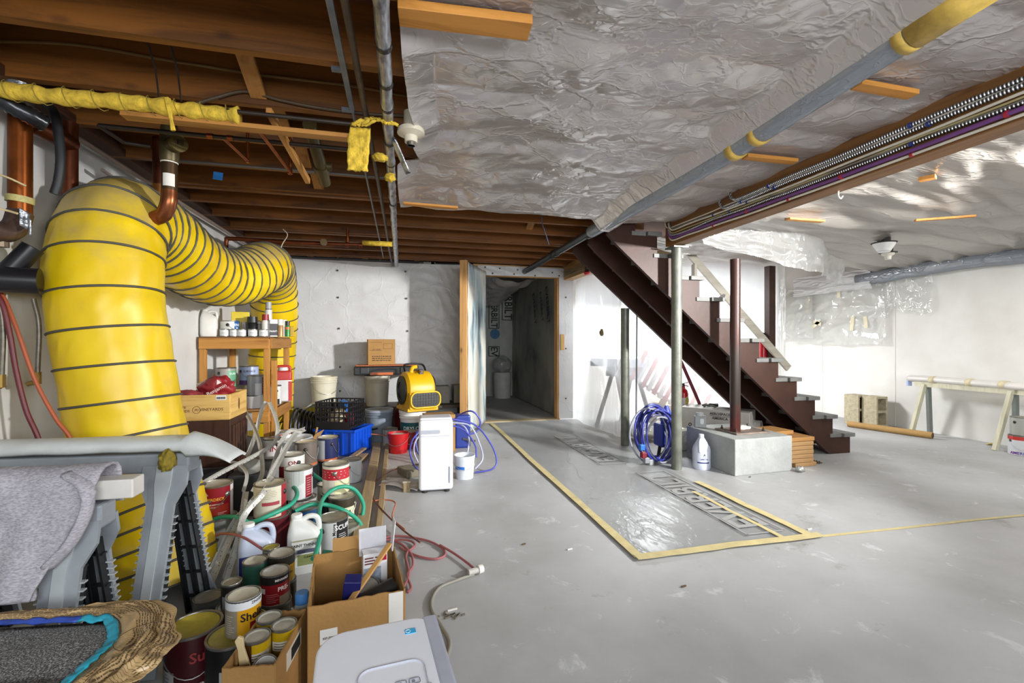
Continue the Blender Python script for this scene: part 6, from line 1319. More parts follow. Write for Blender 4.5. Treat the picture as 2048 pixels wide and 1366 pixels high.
MB().box((-.01, -.0258, .1), (.06, .001, .1)).build('picture', M('8f99a8', .5, 0, .5, 40.), lp); printlines(lp, face_mx((-.015, -.0258, .175), (1, 0, 0), (0, 0, 1)), .045, .03, 3, '6a2a30', 5)
tag(MB().bar((0, -.14, 0), (.0, .14, .02), .02, .008).build('stir_stick', wood('c2955a', 'a27a44', 1), None, bev=.002, loc=inb(.04, -.03, .285), rot=(.3, 0, -.55)), 'wooden stir stick leaning across the open brown carton', 'stir stick')
tag(lump(.045, 61, 1.3, .8, .7, 14, .3, 2.).build('blue_tool', M('2a4a9c', .4, 0, .5, 20.), None, smooth=180, loc=inb(-.01, -.11, .14)), 'blue red and white tube lying low in the open brown carton', 'tube')
tag(MB().tube([(-.05, -.02, 0), (.06, .03, .02)], .03, 14).build('black_drill', M('2a2826', .5), None, smooth=60, loc=inb(.06, -.06, .22)), 'black cylindrical tool in the open brown carton', 'tool')
# small carton with yellow tins
b1 = cbox((-.372, 1.445, 0), -.12, 'small cardboard box with hazard diamond holding yellow tins', .128, .25, .25, jag=.01)
MB().box((0, 0, .135), (.12, .24, .004)).build('added_insert', KRAFT, b1)  # hidden cardboard level added to hold up the yellow tins
mx = face_mx((.0, -.1282, .12), (1, 0, 0), (0, 0, 1)); mb = MB()
for q0, q1 in (((0, .055), (.045, 0)), ((.045, 0), (0, -.055)), ((0, -.055), (-.045, 0)), ((-.045, 0), (0, .055))): mb.bar(mx @ V(q0 + (0,)), mx @ V(q1 + (0,)), .001, .003, (0, -1, 0))
mb.build('diamond_outline', M('1c1610', .7, var=0), b1); MB().prism([(-.02, .03), (.02, .03), (0, .055)], .0008, mx).build('diamond_top', M('1c1610', .7, var=0), b1); MB().prism([(-.02, -.03), (0, -.055), (.02, -.03)], .0008, mx).build('diamond_tip', M('1c1610', .7, var=0), b1)
MB().box((.0672, .01, .20), (.001, .12, .05)).build('side_label', M('d4cfc2', .6), b1); barcode(b1, face_mx((.0685, .02, .2), (0, 1, 0), (0, 0, 1)), .07, .035, 4)
YC = 'b99a12'
for (x, y, lab, tu) in ((-.391, 1.527, 'yellow pint tin at the far end of the hazard box', 0), (-.338, 1.477, 'yellow pint tin beside the open brown carton in the hazard box', .2), (-.40, 1.437, 'yellow pint tin with brown drips beside the brush in the hazard box', -.2)):
    can(0, 0, .1405, lab, YC, r=.0355, h=.12, pos=(x, y, .1405), turn=tu, lid='b4b0a2', patches=((-1.2, 1.2, .5, .72, 'c9c8c0'),), lines=(-1, 1, .52, .7, '6a5a20', 3), drip=(-1, -.2, '4a2a12') if tu < 0 else None, name='stain_tin')
can(0, 0, .16, 'yellow pint tin tipped over with its silver lid facing out of the hazard box', YC, r=.034, h=.085, pos=(-.365, 1.415, .18), tilt=(.85, .0, .12), name='stain_tin', lid='bdbcb8')
bsh = thing('paint_brush', 'paint brush with cream wooden handle stuck in the hazard box', 'brush', (-.402, 1.372, .165), (-.1, -.22, 0))
MB().prism([(-.012, 0), (.012, 0), (.013, .05), (.008, .1), (.011, .125), (0, .135), (-.011, .125), (-.008, .1), (-.013, .05)], .01, face_mx((0, .005, 0), (1, 0, 0), (0, 0, 1))).build('handle', M('c9b58a', .5), bsh, bev=.002); MB().box((0, 0, -.01), (.03, .012, .03)).build('ferrule', M('8f8c84', .35, .8), bsh)
bt = thing('solvent_bottle', 'clear bottle with ribbed blue cap behind the hazard box', 'bottle', at(604, 1190, z=.24) * 1.0)
bt.location.z = 0
MB().lathe([(0, 0), (.035, 0), (.036, .01), (.036, .17), (.022, .205), (.018, .215), (0, .215)], 20).build('bottle', M('aeb6bc', .2, 0, .05), bt, smooth=40); MB().lathe([(0, .25), (.02, .25), (.0215, .245), (.0215, .215), (0, .215)], 24).build('cap', M('4a86c8', .4), bt, smooth=30)
# ---------------------------------------------------------------- plastic trestles
GRY = M('8e949a', .45, 0, .12, 9., name='grey_trestle_plastic'); GRE = M('a9afb2', .45, 0, .1); INN = M('17181b', .5)
def trestle(name, label, loc, rz, L, H, sp=.2, topm=None, hide=()):
    """moulded sawhorse: two A-shaped ends with ribbed grey legs, black inside"""
    t = thing(name, label, 'sawhorse', loc, rz)
    MB().box((0, 0, H - .04), (L, .075, .07)).build('beam', topm or GRY, t, bev=.008)
    for s_ in (-1, 1):
        for d_ in (-1, 1):
            x = s_ * (L / 2 - .075)
            def leg(w, th, o, x=x):
                a = V((x, d_ * (.03 + o), H - .05)); b = V((x, d_ * (sp + o), 0)); n = V((0, d_ * (H - .05), sp - .03)).normalized(); mb = MB()
                prof = [(.075, 0), (.075, .1), (.045, .2), (.042, .75), (.062, .87), (.062, 1.0)]
                vs = []
                for hw, k in prof:
                    c = a.lerp(b, k)
                    for q in (-1, 1):
                        for z in (0, 1): vs.append(c + V((q * hw * w, 0, 0)) + n * th * z)
                fs = []
                for i in range(len(prof) - 1):
                    o0, o1 = 4 * i, 4 * i + 4; fs += [(o0, o0 + 2, o1 + 2, o1), (o0 + 1, o1 + 1, o1 + 3, o0 + 3), (o0, o1, o1 + 1, o0 + 1), (o0 + 2, o0 + 3, o1 + 3, o1 + 2)]
                fs += [(0, 1, 3, 2), tuple(4 * len(prof) - 4 + i for i in (0, 2, 3, 1))]
                return mb.add(vs, fs), a, b, n
            mb, a, b, n = leg(1.0, .012, .0); lg = mb.build('leg', GRY, t)
            mb2, *_ = leg(.34, .018, .0); mb2.build('leg_ridge', GRE, lg)
            mb3 = MB()
            for q in (-1, 1):
                for k in range(14):
                    c = a.lerp(b, .26 + .035 * k) + V((q * .044, 0, 0)); mb3.box((c.x, c.y, c.z), (.022, .016, .004))
            stuff(mb3.build('grip_ribs', GRE, lg))
            mb4 = MB()
            for q in (-1, 0, 1): mb4.bar(a.lerp(b, .12) + V((q * .032, 0, 0)) - n * .016, b + V((q * .042, 0, 0)) - n * .016, .006, .03, n)
            for k in range(5):
                c = a.lerp(b, .2 + .17 * k) - n * .014; mb4.box((c.x, c.y, c.z), (.085, .02, .005))
            stuff(mb4.build('inner_webs', INN, lg))
    return t
T1 = trestle('sawhorse', 'grey plastic sawhorse with film-wrapped top before the yellow duct', (-1.17, 1.96, 0), -.1, .86, .70, .2)
wrp = thing('rail_film', 'dirty white film wrapped round the rear sawhorse top', 'plastic sheet', (-1.17, 1.96, .70), (0, 0, -.1))
def wr(s, t):
    x = -.46 + 1.02 * s; a = -.6 + t * (pi + 1.2); k = .055 + .006 * nz(x * 9, t * 4)
    if s > .86: q = (s - .86) / .14; return (x + .02 * q, -cos(a) * k * (1 + .2 * q), (.014 + sin(a) * k * (1 - .9 * q) - .05 * q * q))
    return (x, -cos(a) * k, .01 + sin(a) * k * .55 + .012)
MB().grid(wr, 60, 16).build('film', M('c4c8c6', .4, 0, .12, 6., .3, 12.), wrp, smooth=180, solid=.003)
lump(.028, 71, .8, 1.3, 1.3, 14, .4, 3.).build('dried_foam', M('7a6a1c', .9, 0, .4, 30.), wrp, smooth=180, loc=(.37, -.06, -.06))
T2 = trestle('sawhorse', 'grey plastic sawhorse under the sweatshirt with a white board on top', (-1.13, 1.56, 0), -.02, .62, .645, .15)
WB = tag(MB().box((0, 0, .03), (.74, .06, .055)).build('white_board', M('d3d0ca', .6, 0, .1), None, bev=.004, loc=(-1.12, 1.57, .646), rot=(0, 0, -.02)), 'white painted timber lying on the front sawhorse under the sweatshirt', 'board')
# ---------------------------------------------------------------- sweatshirt draped over the front sawhorse
def fab():
    m, nt, b = nodes_of('heather_grey_fleece'); n = nd(nt, 'ShaderNodeTexNoise', Scale=120., Detail=4.); nt.links.new(coords(nt, (1, 1, 3.)), n.inputs['Vector'])
    nt.links.new(ramp(nt, n.outputs['Fac'], [(.35, lin('8e8b93')), (.65, lin('b6b3ba'))]), b.inputs['Base Color']); b.inputs['Roughness'].default_value = .95
    bp = nd(nt, 'ShaderNodeBump', Strength=.25, Distance=.003); nt.links.new(n.outputs['Fac'], bp.inputs['Height']); nt.links.new(bp.outputs[0], b.inputs['Normal']); return m
FAB = fab()
sw_ = thing('sweatshirt', 'heather grey sweatshirt draped over the front sawhorse', 'clothing', (-1.03, 1.565, .70))
def drape(x0t, x1t, x0b, x1b, zb, yo, seed, fold=.018):
    def fn(s, t):
        back = .18                                             # part of the cloth behind the rail
        if t < back: q = 1 - t / back; z = .018 - .10 * q; y = .05 + .015 * q; k = 0
        elif t < .26: a = (t - back) / .08 * pi; y = cos(a) * .05; z = .018 + .025 * sin(a); k = 0
        else: k = (t - .26) / .74; y = -.055 - .05 * k - yo * k; z = .012 + (zb - .012) * k
        xa = x0t + (x0b - x0t) * k; xb = x1t + (x1b - x1t) * k; x = xa + (xb - xa) * s
        y -= fold * (.25 + k) * (sin(s * 7 + seed + 1.2 * k) * .6 + .8 * nz(s * 2.4 + k, k * 1.6, seed)) + .012 * nz(s * 7, k * 5, seed + 2)
        z += .012 * nz(s * 3, t * 3, seed + 4) * (1 if k else .5)
        return (x, y, z)
    return fn
MB().grid(drape(-.30, .21, -.22, .10, -.27, .015, 1), 50, 60).build('body_panel', FAB, sw_, smooth=180, solid=.007)
MB().grid(drape(-.34, -.02, -.30, -.08, -.42, .045, 4, .03), 40, 60).build('sleeve', FAB, sw_, smooth=180, solid=.008)
MB().grid(lambda s, t: (-.22 + .325 * s - .0, -.128 - .012 * nz(s * 4, t * 2) + .008, -.275 + .055 * t), 30, 5).build('hem_band', FAB, sw_, smooth=180, solid=.010)
MB().tube(cr([(.13, -.04, .03), (.19, -.075, .0), (.2, -.09, -.06), (.17, -.1, -.14), (.12, -.105, -.2)], 6), [.02] * 9 + [.016] * 16, 10, flat=.55).build('neck_rib', FAB, sw_, smooth=180)
# ---------------------------------------------------------------- shingle bundle in printed wrapper
def shingle():
    m, nt, b = nodes_of('asphalt_shingle'); n = nd(nt, 'ShaderNodeTexNoise', Scale=330., Detail=3.); nt.links.new(coords(nt), n.inputs['Vector'])
    nt.links.new(ramp(nt, n.outputs['Fac'], [(.36, lin('3c3c3c')), (.5, lin('646462')), (.66, lin('b6b6b4'))]), b.inputs['Base Color']); b.inputs['Roughness'].default_value = .9
    bp = nd(nt, 'ShaderNodeBump', Strength=.6, Distance=.004); nt.links.new(n.outputs['Fac'], bp.inputs['Height']); nt.links.new(bp.outputs[0], b.inputs['Normal']); return m
SHG = shingle()
bu = thing('shingle_bundle', 'torn bundle of grey asphalt shingles in printed kraft wrapper', 'shingles', (-1.0, 1.17, 0), (0, 0, -.12))
MB().box((0, 0, .17), (.72, .34, .34)).build('crate_under', wood('5d4630', '45321f', 0), bu)  # unseen crate, assumed, to lift the shingles off the floor
for i in range(9): MB().box((.006 * (i % 3), .004 * ((i * 7) % 3), .345 + .008 * i), (.72 + .01 * (i % 2), .34, .007)).build('shingle', SHG, bu)
MB().grid(lambda s, t: (-.37 + .745 * s, -.16 + .33 * t, .418 + .012 * sin(pi * t) * (1 - .3 * s) + .004 * nz(s * 4, t * 4)), 24, 16).build('shingle', SHG, bu, smooth=180, solid=.006)
MB().grid(lambda s, t: (-.37 + .73 * s, -.19 + .14 * t, .432 + .006 * nz(s * 5, t * 3)), 20, 6).build('shingle', SHG, bu, smooth=180, solid=.007)
def news():
    m, nt, b = nodes_of('printed_kraft_wrapper'); v = coords(nt, (1, 1, 1)); br_ = nd(nt, 'ShaderNodeTexBrick', Scale=15.); br_.offset = .37
    br_.inputs['Color1'].default_value = lin('5f4c30') + (1,); br_.inputs['Color2'].default_value = lin('7d6642') + (1,); br_.inputs['Mortar'].default_value = lin('c0a274') + (1,)
    for k, w in (('Mortar Size', .045), ('Brick Width', .42), ('Row Height', .1)): br_.inputs[k].default_value = w
    nt.links.new(v, br_.inputs['Vector']); n = nd(nt, 'ShaderNodeTexNoise', Scale=5., Detail=3.); nt.links.new(v, n.inputs['Vector'])
    mx_ = nd(nt, 'ShaderNodeMix', data_type='RGBA'); nt.links.new(ramp(nt, n.outputs['Fac'], [(.56, (0, 0, 0)), (.58, (1, 1, 1))]), mx_.inputs[0]); nt.links.new(br_.outputs[0], mx_.inputs[6]); mx_.inputs[7].default_value = lin('c0a274') + (1,)
    nt.links.new(mx_.outputs[2], b.inputs['Base Color']); b.inputs['Roughness'].default_value = .32
    n3 = nd(nt, 'ShaderNodeTexNoise', Scale=9., Detail=4.); n3.noise_type = 'RIDGED_MULTIFRACTAL'; nt.links.new(v, n3.inputs['Vector']); bp = nd(nt, 'ShaderNodeBump', Strength=.2, Distance=.01); nt.links.new(n3.outputs['Fac'], bp.inputs['Height']); nt.links.new(bp.outputs[0], b.inputs['Normal']); return m
NEWS = news()
def flap(s, t):
    # torn paper: narrow along the far edge, a big crumpled flap round the right end of the bundle
    if s < .5: q = s / .5; bx_, by_ = -.36 + .62 * q, .172 - .03 * max(0, q - .6); nx_, ny_ = .1, 1.
    else: q = (s - .5) / .5; a = min(1, q * 2.2) * pi / 2 * .95; bx_ = .26 + .115 * sin(a); by_ = .16 - .33 * max(0, q - .1); nx_, ny_ = sin(a), cos(a)
    k = min(1, max(0, s - .3) * 3.2); w = (.03 + .095 * k) * (1 + .22 * nz(s * 13, 2) + .12 * nz(s * 40, 5))
    if s > .8: w *= 1 - (s - .8) * 1.2
    cz = (.014 * rid(s * 7 + t * 2, t * 3 - s * 5, 3) + .005 * rid(s * 16 - t * 5, t * 8 + s * 9, 6)) * min(1, t * 2) * (.3 + .7 * k)
    up = .012 * sin(t * pi) + cz - .03 * t * k
    return (bx_ + nx_ * w * t + .012 * nz(s * 15, t * 6) * t, by_ + ny_ * w * t + .012 * nz(s * 14, t * 7, 4) * t, .43 + up)
MB().grid(flap, 110, 30).build('torn_wrapper', NEWS, bu, smooth=180, solid=.0015)
mb = MB(); rnd = random.Random(12)
for row in range(21):
    t_ = .1 + .041 * row; s_ = .08
    while s_ < .97:
        L = .003 + .008 * rnd.random()
        if nz(s_ * 7, t_ * 3, 8) > -.12: mb.add([V(flap(a_, b_)) + V((0, 0, .0022)) for a_, b_ in ((s_, t_), (s_ + L, t_), (s_ + L, t_ + .017), (s_, t_ + .017))], [(0, 1, 2, 3)])
        s_ += L + .0022
stuff(mb.build('newsprint', M('5e4a2e', .6, var=0), bu))
def edge(y0, s0, s1, hx, nm, w=.012):
    MB().grid(lambda s, t: tuple(V(flap(s0 + (s1 - s0) * s, (t - .5) * .16)) + V((.004 * nz(s * 30, t), .006 * nz(s * 26, t * 2, 3), .006 + .005 * nz(s * 22, t)))), 60, 3).build(nm, M(hx, .5, 0, .25, 20.), bu, smooth=180, solid=.004)
edge(0, .0, .48, '2a46a0', 'blue_edge'); edge(0, .48, .98, '2aa0b8', 'teal_edge')
MB().tube([V(flap(.72, .55)) + V((.05 * cos(a), .05 * sin(a), .012)) for a in [tau * k / 24 for k in range(24)]], .0008, 4, closed=True).build('print_ring', M('4a3a22', .7, var=0), bu)
# pail with blue tape and the blue hose coils by the dehumidifier
pb = bucket((.5, 3.67, 0), 'translucent white pail with blue tape beside the dehumidifier', 'cfd4dc', .07, .083, .185, ribs=False, bail=True, grip=None, name='plastic_pail', band=(.42, .56, -1.2, .0, '2f6fd0'), fillz=.55)
BH = M('4a4fa8', .35, 0, .1, name='blue_tubing'); CH = M('a9adc4', .25, 0, .1, name='clear_tubing')
LOOPS = [([(905, 870, 4.62), (908, 840, 4.3), (940, 822, 4.1), (960, 840, 4.1), (955, 862, 4.1), (935, 870, 4.0)], BH, 'blue tubing loop curling highest behind the dehumidifier'),
 ([(905, 838, 3.9), (950, 850, 3.95), (980, 885, 3.9), (993, 918, 3.85), (985, 938, 3.8), (950, 945, 3.78)], BH, 'blue tubing loop reaching farthest out over the floor'),
 ([(903, 845, 3.9), (940, 852, 3.9), (960, 890, 3.85), (965, 918, 3.8), (950, 938, 3.75)], CH, 'clear tubing loop behind the white pail'),
 ([(903, 850, 3.85), (930, 862, 3.85), (950, 890, 3.8), (953, 915, 3.75)], BH, 'blue tubing ending in the white pail'),
 ([(903, 840, 3.95), (930, 855, 3.9), (938, 880, 3.85), (935, 905, 3.8)], CH, 'clear tubing beside the pail rim'),
 ([(840, 862, 3.75), (825, 880, 3.7), (820, 905, 3.7), (828, 930, 3.65), (838, 940, 3.65)], BH, 'blue tubing bulging out at the other side of the dehumidifier'),
 ([(842, 866, 3.78), (830, 885, 3.74), (828, 905, 3.74), (836, 925, 3.72)], CH, 'clear tubing inside the blue bulge beside the dehumidifier'),
 ([(840, 858, 3.8), (832, 870, 3.8), (834, 900, 3.78), (842, 915, 3.76)], BH, 'short blue tubing bend close to the dehumidifier side')]
for uv, m_, lab in LOOPS: hose('tubing', lab, 'tubing', uv, .0075, m_, 8, 10)
sp3 = thing('pump_unit', 'blue pump body behind the dehumidifier by the door leaf', 'pump', (.62, 4.75, 0)); MB().box((0, 0, .17), (.16, .16, .34)).build('housing', M('23388c', .4), sp3, bev=.02, seg=3); MB().tube([(.0, -.08, .1), (.12, -.14, .08)], .012, 8).build('spigot', M('8c8d90', .35, .7), sp3, smooth=60)
# ================================================================ right side of the room
# tubing coil leaning on the post
co = thing('tubing_coil', 'big coil of blue and clear tubing leaning behind the grey-green post', 'tubing', (2.26, 3.72, 0), (0, 0, .2))
rnd = random.Random(3)
for k in range(13):
    rx, rz_ = .17 + .05 * rnd.random(), .20 + .045 * rnd.random(); cx, cz = -.06 + .12 * rnd.random(), rz_ + .008 + .02 * rnd.random() ; y0 = -.07 + .011 * k; ph = rnd.random() * 6
    MB().tube([(cx + rx * cos(a), y0 + .10 * (cz + rz_ * sin(a)) + .015 * sin(2 * a + ph), max(.009, cz + rz_ * sin(a) * (1 + .04 * sin(3 * a + ph)))) for a in [tau * j / 36 for j in range(36)]], .0085, 7, closed=True).build('loop', M('2c348a', .35) if k % 3 != 1 else (M('8f93a0', .3) if k % 2 else M('55577a', .35)), co, smooth=180)
for x, z, hx in ((-.22, .17, '2f6cb8'), (-.2, .1, '7a2430'), (-.17, .05, '8f9296'), (-.12, .03, 'a5a8aa')):
    MB().box((x, -.06, z), (.05, .04, .05)).build('manifold', M(hx, .4, .2), co, bev=.006)
vb = thing('valve_box', 'blue plastic sprayer tank behind the grey-green post', 'pump', (2.5, 3.93, 0))
MB().box((0, 0, .2), (.2, .16, .22)).build('tank', M('2b3c9c', .4), vb, bev=.02, seg=3); MB().lathe([(.05, 0), (.065, .06), (.03, .14), (.015, .18), (0, .18)], 16, (0, 0, .3)).build('funnel', M('3a4cb4', .4), vb, smooth=50)
for s_ in (-1, 1): MB().bar((s_ * .06, .0, .15), (s_ * .12, -.05, .0), .025, .025).build('leg', M('151518', .5), vb)
text('W', .07, M('d8dcec', .5, var=0), vb, face_mx((-.04, -.0815, .22), (1, 0, 0), (0, 0, 1)), bold=True)
# jug of cleaner and small tub
aj = thing('plastic_jug', 'white gallon jug with navy A-logo label beside the concrete plinth', 'jug', (2.535, 3.45, 0), face_cam(2.535, 3.45))
AJ = M('ccd2e2', .35, 0, .03)
MB().lathe([(0, 0), (.068, 0), (.074, .012), (.074, .07), (.071, .075), (.074, .08), (.074, .165), (.068, .19), (.03, .255), (.02, .27), (.019, .285), (0, .285)], 28).build('body', AJ, aj, smooth=40)
MB().lathe([(0, .295), (.021, .295), (.022, .27), (.019, .268)], 16).build('cap', M('dfe3ee', .4), aj, smooth=40)
MB().tube(cr([(-.0, -.028, .26), (-.012, -.05, .245), (-.014, -.066, .19), (-.012, -.073, .15)], 5), .011, 8).build('handle', AJ, aj, smooth=180)
MB().lathe([(.0746, .055), (.0746, .155)], 14, a0=FR - .45, a1=FR + .95).build('label', M('d6dcee', .5), aj, smooth=60)
NV = M('1f2a6c', .5, var=0)
MB().lathe([(.0752, .058), (.0752, .068)], 14, a0=FR - .45, a1=FR + .95).build('navy_band', NV, aj, smooth=60)
text('A', .03, M('14162c', .5, var=0), aj, None, wrap=(.0745, FR + .35, .128), bold=True); text('CLEAR', .010, NV, aj, None, wrap=(.0745, FR + .35, .106)); text('AMMONIA', .014, NV, aj, None, wrap=(.0745, FR + .35, .092), bold=True)
sj = thing('plastic_tub', 'grey-white handled tub on the corner of the concrete plinth', 'tub', (2.72, 3.72, .3), face_cam(2.72, 3.72))
MB().prism(rrect(.105, .085, .02), .105).build('body', M('9ba0a0', .4), sj, bev=.006); MB().lathe([(0, .03), (.034, .03), (.036, 0), (0, 0)], 18, (-.005, 0, .105)).build('lid', M('b4b8b8', .4), sj, smooth=40)
MB().prism(rrect(.032, .05, .012), .01, face_mx((.016, -.04, .06), (1, 0, 0), (0, 0, 1)), -.004).build('grip_opening', M('d9dcdc', .5), sj)
tube_thing('shackle_ring', 'small dark iron ring lying on the concrete plinth', 'ring', [(2.655 + .014 * cos(a), 3.78, .316 + .014 * sin(a)) for a in [tau * k / 10 for k in range(11)]], .004, M('2c2a2a', .5, .6), 6, 1)
# air scrubber under the stairs
ae = thing('air_scrubber', 'grey metal air machine with Aerospace America lettering under the stairs', 'air scrubber', (3.22, 4.12, 0), (0, 0, -.9))
MB().box((0, 0, .2), (.66, .30, .40)).build('housing', M('9d9a94', .45, .3, .1), ae, bev=.004)
MB().box((-.18, 0, .403), (.3, .3, .006)).build('lid_panel', M('a7a49c', .45, .3), ae)
KT = M('2a2624', .6, var=0)
text('AEROSPACE', .036, KT, ae, face_mx((.06, -.1512, .362), (1, 0, 0), (0, 0, 1)), bold=True); text('AMERICA', .036, KT, ae, face_mx((.06, -.1512, .318), (1, 0, 0), (0, 0, 1)), bold=True); MB().box((.06, -.1512, .340), (.2, .001, .003)).build('print_rule', KT, ae)
mx = face_mx((.33, .02, .22), (0, 1, 0), (0, 0, 1))
MB().lathe([(.085, .07), (.09, .075), (.09, 0), (.08, 0), (.08, .065)], 28, mx=mx).build('duct_collar', M('a7a5a0', .35, .6), ae, smooth=50); MB().lathe([(0, .002), (.08, .002)], 24, mx=mx).build('dark_mouth', M('111114', .7), ae)
mb = MB()
for k in range(-2, 3): mb.bar(mx @ V((-.075, .03 * k, .03)), mx @ V((.075, .03 * k, .03)), .004, .004); mb.bar(mx @ V((.03 * k, -.075, .03)), mx @ V((.03 * k, .075, .03)), .004, .004)
mb.build('mouth_grille', M('c9cac8', .35, .6), ae)
tube_thing('chain_heap', 'dark chain and clamp lying on the air machine', 'chain', [(3.18 + .08 * cos(a) * (1 + .2 * sin(3 * a)), 4.17 + .05 * sin(a), .42 + .012 * abs(sin(4 * a))) for a in [tau * k / 20 for k in range(22)]], .011, M('4a4c48', .5, .5), 7, 1)
tag(lump(.022, 81, .8, .8, 2., 10, .2).build('rubber_bumper', M('a8963a', .6), None, smooth=180, loc=(3.04, 4.38, .407)), 'small yellow rubber piece standing on the air machine corner', 'rubber piece')
# plastic bag heap
tag(lump(.14, 91, 1.25, .8, .8, 22, .35, 2.).build('plastic_bag', film('bag_film', 'c9c8c2', .2, .3, .12, .2, .6, 6.), None, smooth=180, loc=(2.78, 4.1, 0)), 'crumpled translucent plastic bag heaped behind the concrete plinth', 'bag')
tag(lump(.13, 95, 1.5, .7, .5, 18, .35, 2.).build('plastic_bag', film('bag_film_low', 'bdbbb0', .2, .3, .12, .2, .6, 6.), None, smooth=180, loc=(2.62, 4.58, 0)), 'dusty rolled film end bunched at the foot of the partition', 'plastic sheet')
# extinguishers
RED = M('b5121c', .3, 0, .05)
def ext(label, loc, h=.34, r=.045, white=False, rz=0):
    t = thing('fire_extinguisher', label, 'fire extinguisher', loc, rz)
    MB().lathe([(0, 0), (r, .0), (r, h * .78), (r * .8, h * .88), (r * .35, h * .93), (r * .3, h), (0, h)], 24).build('cylinder', RED, t, smooth=45)
    MB().lathe([(0, h + .03), (.012, h + .03), (.016, h), (0, h)], 12).build('valve', M('222222', .4, .5), t, smooth=45)
    MB().bar((-.02, 0, h + .03), (.075, 0, h + .045), .018, .006).build('top_lever', M('17171a', .4), t); MB().bar((-.02, 0, h + .022), (.07, 0, h - .005), .018, .006).build('carry_handle', M('17171a', .4), t)
    if white: MB().lathe([(r + .0008, h * .3), (r + .0008, h * .66)], 20, a0=FR - 1.3, a1=FR + 1.3).build('label', M('e0dcdc', .5), t, smooth=60); MB().lathe([(r + .0012, h * .26), (r + .0012, h * .3)], 20, a0=FR - 1.3, a1=FR + 1.3).build('label_stripe', M('1c1a1c', .5), t, smooth=60)
    MB().tube(cr([(.01, 0, h + .02), (-.04, -.02, h), (-r - .012, -.02, h * .8), (-r - .01, -.015, h * .45)], 5), .006, 7).build('discharge_hose', M('1a1a1c', .5), t, smooth=180)
    return t
e1 = at(1367, 835, y=4.62); ext('red fire extinguisher with white label behind the grey-green post', (e1.x, 4.62, .206), .38, .052, True, .2)
tag(MB().box((0, 0, .1), (.2, .14, .2)).build('wood_block', wood('a58a60', '7f6640', 0), None, bev=.003, loc=(e1.x, 4.62, .0045)), 'timber block added to hold up the labelled fire extinguisher', 'wood block')  # made-up block, added so the extinguisher stands at its height
e2 = at(1529, 722, y=4.6); ext('plain red fire extinguisher standing on a stair tread by the brown post', (e2.x - .02, 4.6, 0), .30, .042, False, 1.2)
bpy.data.objects['fire_extinguisher.001'].location.z = .87
# stack of boards by the plinth
SW = wood('a98558', '8a653a', 0, .65, 'cut_board')
labs = ['lowest cut board of the stack beside the plinth', 'second cut board from the floor in the stack', 'third cut board from the floor in the stack', 'fourth cut board from the floor in the stack', 'fifth cut board from the floor in the stack', 'sixth cut board from the floor in the stack', 'wide board second from the top of the stack', 'top board of the stack, set back on its own']
z = 0
for i, lab in enumerate(labs):
    w, d, h, dx, dy, rz = (.24, .26, .037, .0, 0, .0)
    if i == 0: dx, rz = .03, .06
    if i in (2, 4): dx = -.004; rz = -.03
    if i == 6: w, d, dx, dy, rz = .34, .27, -.035, .01, .02
    if i == 7: w, d, dx, dy, rz = .30, .24, -.12, .11, .10
    tag(MB().box((0, 0, h / 2), (w, d, h - .003)).build('cut_board', SW if i < 6 else wood('a97c44', '85592c', 0, .7), None, bev=.003, loc=(3.42 + dx, 3.40 + dy, z), rot=(0, 0, rz)), lab, 'board'); z += h
tag(lump(.03, 97, 1.2, .9, .8, 12, .5, 3.).build('foil_scrap', M('b9b9b6', .2, .6), None, smooth=180, loc=(3.27, 3.15, 0)), 'crumpled shiny plastic scrap at the plinth corner', 'plastic scrap')
def debris(label, c, n, hx, sp, seed):
    rnd = random.Random(seed); mb = MB()
    for _ in range(n): mb.box((rnd.gauss(0, sp), rnd.gauss(0, sp * .6), .004), (.012 + .03 * rnd.random(), .006, .005), rz=rnd.random() * 3)
    o = tag(mb.build('debris', M(hx, .9), None, loc=c), label, 'debris'); return stuff(o)
debris('brown crumbs swept beside the stack of boards', (3.62, 3.38, 0), 40, '4a3626', .05, 1); debris('dark crumbs under the pale curled cord on the floor', tuple(at(905, 1232, z=0)), 9, '6c665a', .018, 2)
for u, v, s_, lab in ((905, 1222, .02, 'white chip lying beside the grey cord on the floor'), (1140, 1100, .014, 'pale chip on the floor near the taped film corner'), (1368, 1175, .012, 'dark twig on the bare floor before the taped film'), (1048, 1090, .01, 'dark speck on the floor beside the taped film'), (1500, 955, .01, 'dark crumb before the concrete plinth'), (1620, 1060, .016, 'pale chip at the right corner of the floor film')):
    p = at(u, v, z=0); tag(MB().bar((-s_, 0, .004), (s_, s_ * .3, .005), .006, .006).build('floor_chip', M('d8d6d0' if s_ > .013 else '5a4a30', .8), None, loc=(p.x, p.y, 0)), lab, 'chip')
# cinder blocks, tube
CM = M('b0a68c', .9, 0, .2, 25., .7, 60., name='cinder_concrete')
def cinder(label, loc, rz):
    t = thing('cinder_block', label, 'block', loc, rz); w, h, d = .185, .385, .19
    mb = MB()
    for x in (-w / 2 + .0125, w / 2 - .0125): mb.box((x, 0, h / 2), (.025, d, h))
    for z_ in (.0125, h / 2, h - .0125): mb.box((0, 0, z_), (w - .05, d, .025 if z_ != h / 2 else .03))
    mb.build('shell', CM, t); MB().box((0, .0, h / 2), (w - .052, .02, h - .03)).build('core_web', M('8d8168', .9, 0, .2, 25.), t)
cinder('hollow cinder block standing on end, nearer the stairs of the pair by the wall', (5.965, 4.86, 0), .05); cinder('hollow cinder block standing on end, nearer the trestle of the pair by the wall', (6.02, 4.66, 0), .02)
tb = thing('cardboard_tube', 'long brown cardboard tube lying along the right wall', 'tube', (5.72, 4.27, .037))
dv = (V((5.803, 3.923, 0)) - V((5.61, 4.622, 0))).normalized()
